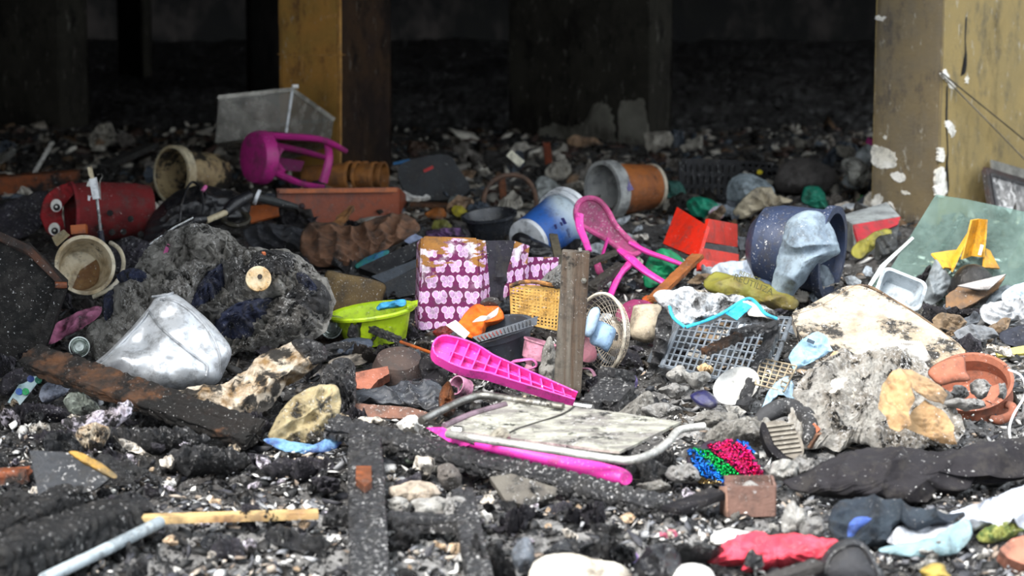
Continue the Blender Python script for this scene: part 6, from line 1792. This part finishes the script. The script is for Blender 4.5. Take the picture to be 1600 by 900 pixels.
b = B(); b.tube([g(1576, 578, .16), d(1596, 588, 8.5), d(1602, 615, 8.4), d(1584, 648, 8.3), d(1577, 672, 8.25), g(1582, 700, .02)], .004, 8, sub=6)
tag(b.build('cable', m_whiteplastic, None), 'thin white cable looping right of the clay pot', 'cable')

# ash mound on the right with papers
heap('ash_mound', [(1238, 690), (1240, 640), (1252, 590), (1290, 560), (1340, 545), (1400, 550), (1450, 560), (1470, 600), (1500, 660), (1490, 695), (1420, 705), (1340, 700), (1280, 705)], M('#b3b0aa', '#857c70', scale=7, rough=.95, bump=1, bscale=55, soot=.34, sscale=15, ash=.5, ascale=80, spec=.1), 'broad mound of white and grey ash left of the clay pot', 'ash', kindp='stuff', base=704, tilt=30, bulge=.07, wr=.045, ws=9, kind='ash', res=1.7, rag=1.3, key='mound')
heap('brown_paper_bag', [(1372, 640), (1378, 605), (1395, 580), (1408, 576), (1425, 600), (1430, 625), (1420, 645), (1425, 665), (1405, 675), (1390, 668), (1385, 650)], M('#b5946c', '#94744f', scale=8, rough=.85, soot=.06, ash=.12), 'torn brown paper bag on the ash mound', 'paper bag', base=690, tilt=42, bulge=.014, wr=.016, ws=16, kind='crumple', z0=.12, round_=False, thk=.004)
heap('brown_paper_bag', [(1405, 576), (1425, 578), (1450, 590), (1470, 605), (1482, 618), (1474, 632), (1450, 625), (1428, 612)], M('#a88a68', '#7d664c', scale=8, rough=.85, ash=.1), 'folded brown paper layers left of the clay pot', 'paper', base=645, tilt=40, bulge=.014, wr=.016, ws=16, kind='crumple', z0=.16, ang=2.3, round_=False, thk=.004)
heap('brown_paper_bag', [(1412, 668), (1430, 640), (1445, 624), (1470, 640), (1490, 665), (1496, 695), (1460, 690), (1440, 680)], M('#ab8c66', '#8a6c4a', scale=8, rough=.85, ash=.15), 'brown paper sheet below the clay pot rim', 'paper', base=702, tilt=45, bulge=.014, wr=.016, ws=16, kind='crumple', z0=.06, round_=False, thk=.004)
t = thing('corrugated_card', 'white corrugated cardboard sheets lying on the white panel', 'cardboard', g(1400, 590, .1))
for q in ([(1390, 532), (1440, 535), (1455, 560), (1425, 570)], [(1345, 550), (1385, 536), (1432, 572), (1375, 588)]):
    P = quad([g(x, y, .20 - .0006 * (y - 530)) for x, y in q], 60, 6)
    P[..., 2] += .0035 * np.sin(np.arange(60) * math.pi * .5)[:, None]
    b = B(); b.slab(P, .004); b.build('sheet', M('#dcdad6', '#b0aca6', scale=8, rough=.8, soot=.1, ash=.1), t)
heap('blue_jeans_scrap', [(1232, 560), (1238, 545), (1252, 530), (1278, 518), (1292, 526), (1302, 548), (1285, 560), (1262, 568), (1240, 580)], M('#9cc0d6', '#7a9cb5', scale=9, rough=.75, soot=.06, ash=.1), 'light blue cloth scrap at the edge of the ash mound', 'cloth', base=586, tilt=45, bulge=.02, wr=.014, ws=22, kind='crumple', round_=False, z0=.08, key='lb')
b = B(); b.box(on('lb', 1266, 538, .018)[0], (.026, .006, .012), rot(10, 0, 25)); b.build('dark_label', M('#4a5a6a', ash=0), bpy.data.objects['blue_jeans_scrap'])
heap('tan_paper', [(1284, 585), (1295, 560), (1305, 548), (1318, 555), (1325, 575), (1310, 590), (1292, 592)], M('#c2a27a', '#8a6c4a', scale=9, rough=.8, ash=.2), 'tan paper cone right of the light blue cloth scrap', 'paper', base=600, tilt=55, bulge=.03, wr=.012, ws=14, kind='crumple', z0=.1)
heap('white_foam', [(1270, 600), (1290, 580), (1320, 590), (1345, 605), (1335, 635), (1310, 655), (1290, 650), (1278, 630)], M('#eae4d8', '#cfc4b0', scale=6, rough=.9, soot=.06, ash=.3), 'cream scorched foam block in the ash mound', 'foam', base=662, tilt=45, bulge=.06, wr=.014, ws=9, kind='ash', z0=.05)
heap('blue_cloth', [(1194, 628), (1205, 605), (1228, 588), (1240, 600), (1240, 625), (1225, 612), (1210, 625), (1190, 640)], M('#a3bfd2', '#7f97aa', rough=.7, soot=.1), 'light blue bent cloth strip behind the rubber tyre piece', 'cloth', base=645, tilt=55, bulge=.03, wr=.008, kind='cloth', z0=.03)
heap('brown_bag', [(1205, 625), (1215, 605), (1235, 606), (1244, 625), (1238, 640), (1212, 642)], M('#4f463e', '#332d29', rough=.6), 'dark brown plastic bag fold before the light blue strip', 'bag', base=648, tilt=55, bulge=.03, wr=.008, kind='cloth', z0=.02)
chunk('orange_brick_bit', [(1262, 672), (1272, 660), (1282, 670), (1272, 680)], 690, 60, .02, M('#b06040', '#8a4a30'), 'small orange brick bit right of the shoe sole', 'brick bit', z0=.03)
beam('twig', g(1262, 704, .02), g(1283, 672, .10), .012, .01, M('#7a5a48', '#4a3a30'), 'short brown twig right of the shoe sole', 'twig', amp=.002)

# grey perforated crate with burnt bag
t = thing('laundry_crate', 'grey perforated plastic crate lying tilted under the burnt bag', 'crate', g(1130, 612))
m_cr = M('#757c84', '#5c636a', scale=6, rough=.45, soot=.14, sscale=8, ash=.12)
c4 = [d(1068, 488, 9.55), d(1236, 498, 9.9), d(1196, 608, 9.15), d(1034, 572, 9.05)]
b = B(); lattice(b, c4, 17, 9, .0065, .008, .006, border=.016); b.build('front_panel', m_cr, t)
c5 = [c4[0], c4[0] + np.array([-.03, .28, -.04]), c4[3] + np.array([-.03, .28, -.04]), c4[3]]
b = B(); lattice(b, c5, 9, 8, .0065, .008, .006, border=.014); b.build('side_panel', m_cr, t)
of = np.array([-.02, .30, -.08])
b = B(); b.slab(quad([c + of for c in c4], 4, 4), .006); b.build('rear_panel', M('#3a3d42', '#2a2c30'), t)
b = B(); b.tube([c4[0], c4[1], c4[2], c4[3]], .009, 8, closed=True); b.build('rim', m_cr, t)
o = heap('burnt_bag', [(1020, 462), (1040, 455), (1075, 452), (1120, 458), (1165, 466), (1190, 478), (1215, 492), (1200, 502), (1175, 492), (1140, 492), (1100, 505), (1072, 512), (1050, 498), (1040, 480)], M('#c9ccd0', '#5a5856', scale=8, rough=.6, soot=.45, sscale=7, ash=.15), 'burnt white bag with turquoise edging draped over the grey crate', 'bag', base=560, tilt=42, bulge=.06, wr=.018, ws=12, kind='rag', z0=.22, key='bbag')
m_tq = M('#34b9d8', '#22a0c4', rough=.45, ash=.03)
ye = float(np.sort(on('bbag', [1046, 1060, 1072, 1100, 1130, 1160, 1190], [482, 500, 508, 500, 490, 478, 482], 0)[:, 1])[1]) - .015
b = B(); b.tube([d(1046, 478, ye + .05), d(1052, 496, ye + .02), d(1070, 511, ye)], .0055, 8, sub=4); b.build('turquoise_edge', m_tq, o)
b = B(); b.tube([d(1072, 511, ye), d(1100, 502, ye), d(1130, 489, ye), d(1166, 467, ye + .02), d(1182, 474, ye + .03), d(1196, 490, ye), d(1214, 498, ye)], .0055, 8, sub=5); b.build('turquoise_edge', m_tq, o)
b = B(); b.slab(quad([d(1134, 490, ye - .004), d(1160, 471, ye + .01), d(1176, 478, ye), d(1152, 500, ye - .01)], 10, 8, .006, 16, 'cloth'), .004); b.build('turquoise_print', M('#28c4dc', '#1aa8c8', rough=.35, ash=.02), o)
b = B(); b.slab(quad([d(1160, 471, ye + .012), d(1182, 474, ye + .03), d(1212, 498, ye), d(1172, 492, ye - .005)], 10, 8, .006, 16, 'cloth'), .004); b.build('white_flap', m_white, o)
heap('charred_cloth', [(1018, 560), (1022, 520), (1030, 490), (1045, 478), (1052, 500), (1045, 530), (1035, 560), (1022, 585), (1008, 590)], m_char, 'charred black plastic hanging at the left side of the grey crate', 'charred plastic', base=600, tilt=65, bulge=.03, wr=.014, ws=16, kind='cloth', z0=.0, ang=1.4)
heap('beige_pouch', [(984, 520), (988, 485), (995, 476), (1030, 476), (1034, 492), (1030, 515), (1018, 535), (995, 532)], M('#b5a892', '#8f8270', rough=.85, soot=.08, ash=.1), 'beige square pouch left of the grey crate', 'pouch', base=545, tilt=66, bulge=.06, wr=.006, ws=9, kind='smooth')
beam('charred_stick', g(1158, 645, .02), g(1212, 510, .24), .042, .034, m_char, 'thick charred stick leaning against the grey crate', 'stick', amp=.006, ws=30)
beam('charred_stick', g(1098, 552, .22), g(1160, 522, .25), .028, .024, m_char_brown, 'short charred branch crossing the grey crate, its end brown', 'stick', amp=.004, ws=36)
beam('charred_stick', g(1140, 525, .24), g(1215, 505, .26), .04, .026, m_char, 'knotty charred stick end at the right of the grey crate', 'stick', amp=.006, ws=30)
b = B(); lattice(b, [g(1190, 560, .16), g(1245, 572, .16), g(1225, 612, .10), g(1180, 600, .10)], 5, 6, .004, .004, .004); tag(b.build('wire_rack', M('#b9aa90', '#8a7c66', rough=.5), None), 'beige wire rack piece right of the charred stick', 'rack')
b = B(); b.lathe([(.001, -.008), (.05, -.006), (.075, .006), (.08, .012), (.074, .012), (.05, 0), (.001, -.003)], g(1152, 606, .08), (-.35, -.55, .75), 44)
tag(b.build('plate', M('#dcdcd8', '#a9a8a4', rough=.35, soot=.16, sscale=14, ash=.1), None), 'white sooty plate leaning behind the charred stick', 'plate')
heap('blue_glass_lump', [(1078, 618), (1092, 610), (1108, 612), (1122, 628), (1112, 640), (1092, 634)], M('#2a2a5a', '#1a1a3a', rough=.15, ash=.08, spec=.7), 'shiny dark blue melted lump below the grey crate', 'melted lump', base=644, tilt=45, bulge=.03, wr=.006, kind='smooth', z0=.03)
for i, (x, y, a, c, m) in enumerate(((1088, 592, 22, 12, m_whiteash), (1060, 585, 16, 14, m_whiteash), (1055, 610, 22, 10, m_paleash), (1102, 576, 12, 8, M('#d2b48c', '#b08a5c', ash=.1)), (1032, 640, 30, 9, m_paleash), (1118, 655, 34, 12, m_grayash), (1225, 735, 22, 16, m_whiteash), (1255, 730, 18, 14, m_paleash), (1240, 810, 22, 22, m_whiteash), (1270, 822, 20, 18, m_paleash), (1066, 740, 28, 14, m_paleash), (1020, 760, 26, 8, m_grayash))):
    heap('ash_lump', blob(x, y, a, c), m, ['white ash lump right below the grey crate', 'pale ash lump at the lower left corner of the grey crate', 'grey ash lump below the crate corner', 'tan flaky lump on the front of the grey crate', 'ash layer above the folding chair corner', 'grey ash lump right of the folding chair frame', 'white ash lump below the shoe sole', 'grey ash lump at the left end of the black cloth', 'tall white ash lump right of the small wooden box', 'pale ash lump beside the jeans', 'pale ash lump left of the sequined cloth', 'grey ash lump at the end of the pink chair arm'][i], 'ash', base=y + c, tilt=45, bulge=.04, wr=.018, ws=22, kind='ash', z0=.03)
# burnt wood right of the post
for p0, p1, lb in (((918, 640, .03), (962, 598, .08), 'black burnt wood block right of the wooden post'), ((950, 640, .03), (982, 604, .08), 'black burnt wood block nearest the crate corner'), ((945, 585, .10), (985, 592, .06), 'small burnt block behind the two black blocks')):
    beam('burnt_block', g(*p0), g(*p1), .07, .05, m_char, lb, 'burnt wood', amp=.006, ws=26)
heap('purple_scrap', blob(985, 598, 12, 12), M('#4a3f6a', '#2a2440', rough=.4), 'dark purple plastic scrap right of the black blocks', 'scrap', base=614, tilt=50, bulge=.02, wr=.006, kind='crumple')
heap('grey_cloth', [(965, 650), (990, 625), (1015, 612), (1022, 640), (1000, 660)], m_grayash, 'ash-grey cloth between black blocks and crate', 'cloth', base=664, tilt=40, bulge=.03, wr=.012, kind='rag')

# ash lumps and papers of the foreground
for i, (x, y, a, c, m) in enumerate(((672, 792, 30, 18, m_whiteash), (645, 770, 34, 18, M('#cfc0ae', '#9a8a78', soot=.2, ash=.3, bump=.9)), (718, 800, 22, 22, m_paleash), (625, 790, 18, 12, m_whiteash), (665, 728, 16, 18, m_paper), (700, 745, 18, 20, M('#77706a', '#4c4744', ash=.3, bump=.8)), (640, 664, 22, 14, m_white), (580, 658, 22, 8, m_paper), (645, 710, 16, 13, M('#b5c2b0', '#6a7a70', soot=.2)))):
    heap('ash_lump', blob(x, y, a, c), m, ['white shell-like ash lump between the two charred beams', 'cream crumpled ash lump above the shell-like one', 'grey ash lump left of the narrow charred beam', 'small white ash lump beside the charred beam with brown patch', 'white folded paper below the long charred beam', 'grey-brown stone below the long charred beam', 'white crumpled tissue at the left end of the folding chair', 'white paper flake on the long charred beam', 'greenish white crumpled scrap below the long charred beam'][i], 'ash lump' if i in (0, 1, 2, 3) else 'scrap', base=y + c, tilt=48, bulge=.05, wr=.016, ws=18, kind='ash' if m in (m_whiteash, m_paleash) else 'crumple', z0=.02)
chunk('scorched_board', [(765, 745), (800, 740), (870, 762), (868, 775), (825, 790), (790, 782)], 794, 35, .02, M('#5f5a52', '#3f3a36', scale=10, soot=.42, sscale=12, ash=.3), 'scorched grey board below the long charred beam', 'board', z0=.02)
beam('black_rubber_strip', g(1045, 800, .05), g(1130, 768, .06), .07, .02, m_black_cloth, 'flat black rubber strip left of the small wooden box', 'rubber strip', amp=.002, kind='smooth')
heap('white_paper', [(830, 885), (850, 872), (900, 866), (945, 876), (985, 895), (980, 925), (840, 925)], M('#d8d2c6', '#a89c8a', scale=10, rough=.7, soot=.3, sscale=12, ash=0), 'large cream paper at the bottom edge', 'paper', base=925, tilt=34, bulge=.04, wr=.016, ws=12, kind='crumple', smooth=60)
heap('white_paper', [(1046, 905), (1060, 885), (1085, 880), (1112, 892), (1115, 920), (1060, 920)], M('#f2f0ec', '#d9d6d0', rough=.6, ash=0), 'smooth white foam piece at the bottom edge', 'foam', base=922, tilt=40, bulge=.05, wr=.004, kind='smooth')
heap('white_paper', [(1112, 838), (1125, 828), (1160, 828), (1205, 838), (1200, 850), (1150, 852), (1120, 850)], m_white, 'white paper behind the red bag', 'paper', base=858, tilt=35, bulge=.03, wr=.010, kind='crumple')
heap('pink_scrap', blob(1042, 836, 14, 9), M('#c2607a', '#7a3a4a', rough=.5), 'dusky pink scrap in the foreground charcoal', 'scrap', base=846, tilt=45, bulge=.02, wr=.008, kind='crumple')
heap('pink_scrap', blob(980, 870, 14, 12), M('#c98ac0', '#4a6ab0', scale=40, rough=.5), 'small pink and blue printed scrap near the bottom edge', 'scrap', base=884, tilt=45, bulge=.02, wr=.008, kind='crumple')
heap('black_bag', [(990, 905), (1000, 870), (1025, 848), (1055, 855), (1062, 885), (1045, 915)], m_black_plastic, 'black crumpled plastic near the bottom edge', 'plastic', base=920, tilt=50, bulge=.05, wr=.018, ws=14, kind='crumple')
heap('grey_wad', [(800, 875), (808, 848), (825, 840), (835, 862), (830, 890), (810, 895)], M('#6a7078', '#3a3d44', rough=.4, ash=.3), 'grey crumpled film at the bottom left of the cream paper', 'film', base=898, tilt=55, bulge=.04, wr=.014, kind='crumple')
heap('blue_scrap', [(412, 690), (430, 684), (470, 690), (500, 698), (515, 690), (540, 676), (556, 676), (540, 690), (520, 704), (490, 708), (440, 702)], M('#6f9ab8', '#2a4a8a', scale=18, rough=.5, soot=.2), 'crumpled blue wrapper strip below the khaki canvas bag', 'wrapper', base=712, tilt=35, bulge=.02, wr=.010, ws=16, kind='crumple', center=(485, 697))
for i, (ol, lb) in enumerate((([(98, 660), (130, 655), (170, 640), (200, 628), (208, 645), (180, 668), (150, 685), (120, 680)], 'white crumpled burnt cloth below the burnt plank'), ([(115, 690), (125, 668), (150, 660), (172, 672), (165, 695), (145, 708)], 'white and brown burnt cloth wad above the metal sheet'),
                              ([(0, 650), (12, 638), (32, 655), (28, 668), (5, 665)], 'lilac-white crumpled film at the left edge'), ([(45, 670), (70, 660), (78, 672), (55, 682)], 'small pale burnt scrap at left below the packet'),
                              ([(100, 622), (125, 612), (150, 630), (160, 650), (130, 650), (108, 642)], 'grey-green burnt film under the burnt plank'))):
    heap('burnt_scrap', ol, [m_lilac, m_scorched, m_lilac, m_paper, M('#8f968c', '#3a3c3a', soot=.3)][i], lb, 'burnt cloth', base=max(p[1] for p in ol) + 4, tilt=42, bulge=.04, wr=.018, ws=15, kind='rag')
for i, (x, y, a, c) in enumerate(((240, 690, 80, 18), (90, 690, 60, 14), (320, 720, 70, 20), (60, 650, 60, 12), (250, 655, 70, 14), (470, 735, 60, 18), (380, 690, 30, 10))):
    heap('burnt_heap', blob(x, y, a, c, 14, .15), m_dark_rag if i % 2 else m_char, ['black burnt cloth heap below the burnt plank', 'dark burnt cloth heap above the metal sheet', 'black charred heap in front of the burnt plank', 'dark burnt rags at the left below the packet', 'black charred heap tucked under the burnt plank', 'dark burnt heap left of the charred beam with brown patch', 'black charred lump under the end of the burnt plank'][i], 'burnt heap', base=y + c, tilt=28, bulge=.06, wr=.026, ws=14, kind='rag', z0=-.01)


# ------------------------------------------------------------------ many loose small pieces, each one a thing
MARKS = [(150, 335, 'the red spotted hamper'), (275, 280, 'the beige bucket'), (430, 180, 'the clear storage box'), (450, 250, 'the magenta stool'), (530, 330, 'the red-brown drawer'), (680, 280, 'the grey slab cushion'),
         (570, 380, 'the brown cloth'), (795, 300, 'the rusty hoop'), (850, 355, 'the blue bucket'), (965, 290, 'the rust-brown bucket'), (1108, 280, 'the black crate'), (1255, 275, 'the grey sack'), (1340, 270, 'the foil'),
         (135, 415, 'the beige pot'), (40, 460, 'the black cabinet'), (340, 440, 'the grey burnt heap'), (590, 500, 'the lime green basin'), (705, 445, 'the butterfly box'), (780, 530, 'the grey tub'), (895, 500, 'the wooden post'),
         (940, 520, 'the strainer'), (960, 380, 'the pink chair'), (1095, 375, 'the red drawer'), (1230, 390, 'the navy bin'), (1170, 455, 'the olive sack'), (1130, 540, 'the grey crate'), (1380, 500, 'the big white panel'),
         (1408, 460, 'the white tub'), (1510, 385, 'the yellow folder'), (1520, 425, 'the black bowl'), (1515, 610, 'the clay pot'), (1370, 630, 'the ash mound'), (1580, 490, 'the pale grey cloth'), (1355, 360, 'the grey and red box'),
         (250, 540, 'the silver pouf'), (220, 620, 'the burnt plank'), (390, 600, 'the cream curtain'), (480, 650, 'the khaki canvas bag'), (790, 585, 'the pink armrest'), (880, 665, 'the folding chair'), (620, 570, 'the rusty pot'), (610, 640, 'the sooty brick'),
         (860, 720, 'the pink chair arm'), (780, 750, 'the long charred beam'), (570, 800, 'the brown-patched beam'), (675, 785, 'the shell-like ash lump'), (110, 745, 'the metal sheet'), (350, 803, 'the pale wood strip'), (110, 850, 'the thick charred log'),
         (170, 860, 'the pale pipe'), (740, 860, 'the narrow charred beam'), (820, 765, 'the scorched board'), (900, 885, 'the cream paper'), (1135, 725, 'the sequined cloth'), (1170, 785, 'the small wooden box'), (1225, 690, 'the shoe sole'),
         (1410, 735, 'the wide black cloth'), (1380, 815, 'the jeans'), (1500, 815, 'the white cloth'), (1200, 860, 'the red bag'), (1330, 875, 'the black boot'), (1040, 836, 'the dusky pink scrap'), (1090, 785, 'the rubber strip'), (960, 610, 'the burnt wood blocks'),
         (200, 240, 'the dim grey plank'), (60, 285, 'the scorched timber'), (720, 220, 'the middle pillar'), (920, 235, 'the middle pillar'), (1150, 225, 'the dark doorway'), (330, 330, 'the black bag')]
_used = {}
def where(x, y):
    px, py, nm = min(MARKS, key=lambda q: (q[0] - x) ** 2 + (2.0 * (q[1] - y)) ** 2)
    dx, dy = x - px, y - py
    if abs(dx) > abs(dy) * 1.6:
        rel = 'just right of' if 0 < dx < 30 else 'right of' if dx > 0 else 'just left of' if dx > -30 else 'left of'
    else:
        rel = 'below' if dy > 18 else 'close under' if dy > 0 else 'close above' if dy > -18 else 'above'
    return rel + ' ' + nm

def scatter(n, region, name, mats, what, cat, group, size, bul, kinds, seed, avoid=(), aspect=(.35, .75), irr=.4, sharp=True, z=.012):
    r = random.Random(seed)
    k = tries = 0
    while k < n:
        x, y = r.uniform(region[0], region[2]), r.uniform(region[1], region[3])
        if any(a0 < x < a2 and a1 < y < a3 for a0, a1, a2, a3 in avoid):
            continue
        u = r.random()
        s = (size[0] + (size[1] - size[0]) * u ** 1.6) * (1 + (y - region[1]) / 1400)
        cname, m = r.choice(mats)
        sz = 'tiny' if s < size[0] * 1.25 else 'small' if u < .5 else 'larger'
        label = '%s %s %s %s' % (sz, cname, what, where(x, y))
        tries += 1
        if label in _used and tries < 6000:
            continue
        _used[label] = 1
        kd = r.choice(kinds)
        heap(name, blob(x, y, s, s * r.uniform(*aspect), r.choice((6, 7, 8, 9)), irr, seed * 1000 + k, r.uniform(-.6, .6)), m, label, cat, None, group, base=y + s * .45, tilt=r.uniform(22, 65), bulge=s * .0008 * bul,
             wr=s * .0013, ws=900.0 / (s * 2.6), kind=kd, z0=z, res=.85, round_=not sharp, rag=.8)
        k += 1

GREYS = [('grey', M('#9aa2aa', '#6f767e', rough=.5)), ('cream', m_paper), ('dark grey', M('#5a5f66', '#3a3d42')), ('black', m_dark_rag), ('brown', M('#7d6a54', '#5a4a3c')), ('pale grey', M('#b5b9bd', '#8a8f94'))]
AV = [(535, 690, 610, 900), (1080, 690, 1600, 900), (0, 770, 250, 900)]
scatter(80, (0, 715, 1090, 895), 'paper_flake', [('cream', m_paper), ('white', m_white), ('lilac', m_lilac), ('ash-white', m_whiteash), ('tan', M('#c9b49a', '#8a6f55', ash=.0))], 'paper flake', 'paper flake', 'paper flakes in the foreground charcoal', (4, 15), .7, ['crumple'], 31, AV)
scatter(90, (-20, 700, 1100, 905), 'charcoal_lump', [('glossy black', M('#101013', '#1d1d22', rough=.2, spec=.8, ash=.2, bump=.9)), ('shiny blue-black', M('#171a20', '#24272e', rough=.25, spec=.8, ash=.25, bump=.9)), ('black', m_char), ('sooty', m_dark_rag), ('ash-flecked black', M('#2c2b2e', '#151516', rough=.45, bump=.9, ash=.3))], 'charcoal lump', 'charcoal', 'charcoal lumps in the foreground', (10, 38), .8, ['ash', 'rag', 'crumple'], 32, [(1090, 690, 1600, 900), (535, 690, 610, 900)])
scatter(36, (650, 560, 1000, 640), 'charcoal_lump', [('black', m_char), ('sooty', m_dark_rag)], 'burnt lump', 'charcoal', 'charcoal lumps around the pink armrest', (8, 18), 1.0, ['ash', 'rag'], 33)
scatter(50, (1090, 640, 1600, 900), 'ash_clod', [('pale', m_paleash), ('grey', m_grayash), ('white', m_whiteash)], 'ash clod', 'ash', 'ash clods at the lower right', (6, 16), 1.0, ['ash'], 34)
scatter(60, (0, 330, 640, 600), 'burnt_rag', [('grey-black', m_dark_rag), ('black', m_black_cloth), ('charred', m_char), ('dark brown', M('#2f2a28', '#1a1716'))], 'burnt rag', 'rag', 'dark rag pieces at left', (14, 30), 1.0, ['rag', 'cloth'], 35, [(100, 350, 200, 470)])
scatter(60, (640, 380, 1000, 560), 'dim_scrap', [('grey-black', m_dark_rag), ('black', m_black_cloth), ('brown-grey', M('#4a4540', '#2f2c2a')), ('slate', M('#5a5f66', '#3a3d42'))], 'scrap', 'scrap', 'dark scraps in the middle', (8, 20), 1.0, ['crumple', 'rag'], 36, [(650, 380, 760, 520)])
scatter(130, (880, 320, 1620, 560), 'litter_piece', GREYS, 'crumpled litter', 'litter', 'crumpled litter at right', (8, 24), 1.0, ['crumple', 'crumple', 'cloth'], 37, [(1360, 330, 1600, 440)])
scatter(170, (0, 215, 1365, 335), 'rubbish_piece', [('grey-brown', M('#77716a', '#4c4742')), ('pale', M('#a8a296', '#757068')), ('black', M('#2c2a28', '#1c1a19')), ('brown', M('#4f3a2c', '#33261e')), ('slate', M('#4a525c', '#30353c')), ('whitish', M('#d0cabf', '#a09a90')), ('tan', M('#94785e', '#5a4a3c')), ('sooty', M('#23211f', '#171615'))],
        'dim rubbish', 'rubbish', 'dim rubbish pieces at the back', (8, 26), 1.0, ['crumple', 'crumple', 'rag'], 38)
scatter(40, (0, 600, 560, 740), 'burnt_scrap', [('lilac', m_lilac), ('scorched cream', m_scorched), ('charred', m_char), ('white', m_paper), ('dark', m_dark_rag)], 'burnt cloth scrap', 'burnt cloth', 'burnt cloth scraps at left', (9, 26), .8, ['rag', 'crumple'], 39, [(420, 600, 535, 700)])

# ------------------------------------------------------------------ crumbs and flakes (stuff)
fg = lambda px, py: np.clip((py - 640) / 90, .12, 1)
def fgc(px, py):
    return fg(px, py) * np.clip(.42 + 2.2 * fbm(g(px, py) * 4.5 + 3, 4, 5), .06, 1)
crumbs('charcoal_crumbs', 'black charcoal crumbs covering the ground in the foreground', 'charcoal', 15000, (-120, 560, 1720, 940), (.004, .030),
       ['#121212', '#1c1b1b', '#0e0e0f', '#26262a', '#2c2b2b', '#1a1715', '#34343a'], M_CRUMB, 51, .7, .004, fg)
crumbs('ash_flakes', 'white and pale grey ash flakes scattered over the charcoal', 'ash', 20000, (-120, 560, 1720, 940), (.003, .019),
       ['#c9c7c4', '#98999c', '#e2e0dc', '#7d7e82', '#b3a698', '#d9d6d2', '#6a6b70', '#8a7c70'], M_FLAKE, 52, .3, .020, fgc)
crumbs('charcoal_crumbs', 'dark burnt crumbs between the rubbish across the middle ground', 'charcoal', 9000, (-120, 330, 1720, 660), (.008, .04),
       ['#161514', '#201e1c', '#2b2723', '#3a332b', '#111113', '#4a4642', '#2a2d33'], M_CRUMB, 53, .7, .0)
crumbs('ash_flakes', 'pale ash flakes between the rubbish across the middle ground', 'ash', 4200, (600, 400, 1720, 700), (.004, .022),
       ['#c9c7c4', '#a9a8a8', '#dedbd6', '#8d8c8c', '#b9a48f'], M_FLAKE, 54, .4, .01)
crumbs('rubbish_scraps', 'dim mixed scraps of rubbish covering the floor at the back', 'rubbish', 9000, (-200, 196, 1720, 350), (.012, .06),
       ['#4a423a', '#2f2a26', '#6a635a', '#857d72', '#a8a196', '#1d1b1a', '#5c4836', '#4a525a', '#8f8a82', '#3a3632', '#c2bcb0', '#4a3a34'], M_FLAKE, 55, .45, .0)

for o in list(bpy.data.objects):
    if '_base' in o:
        del o['_base']
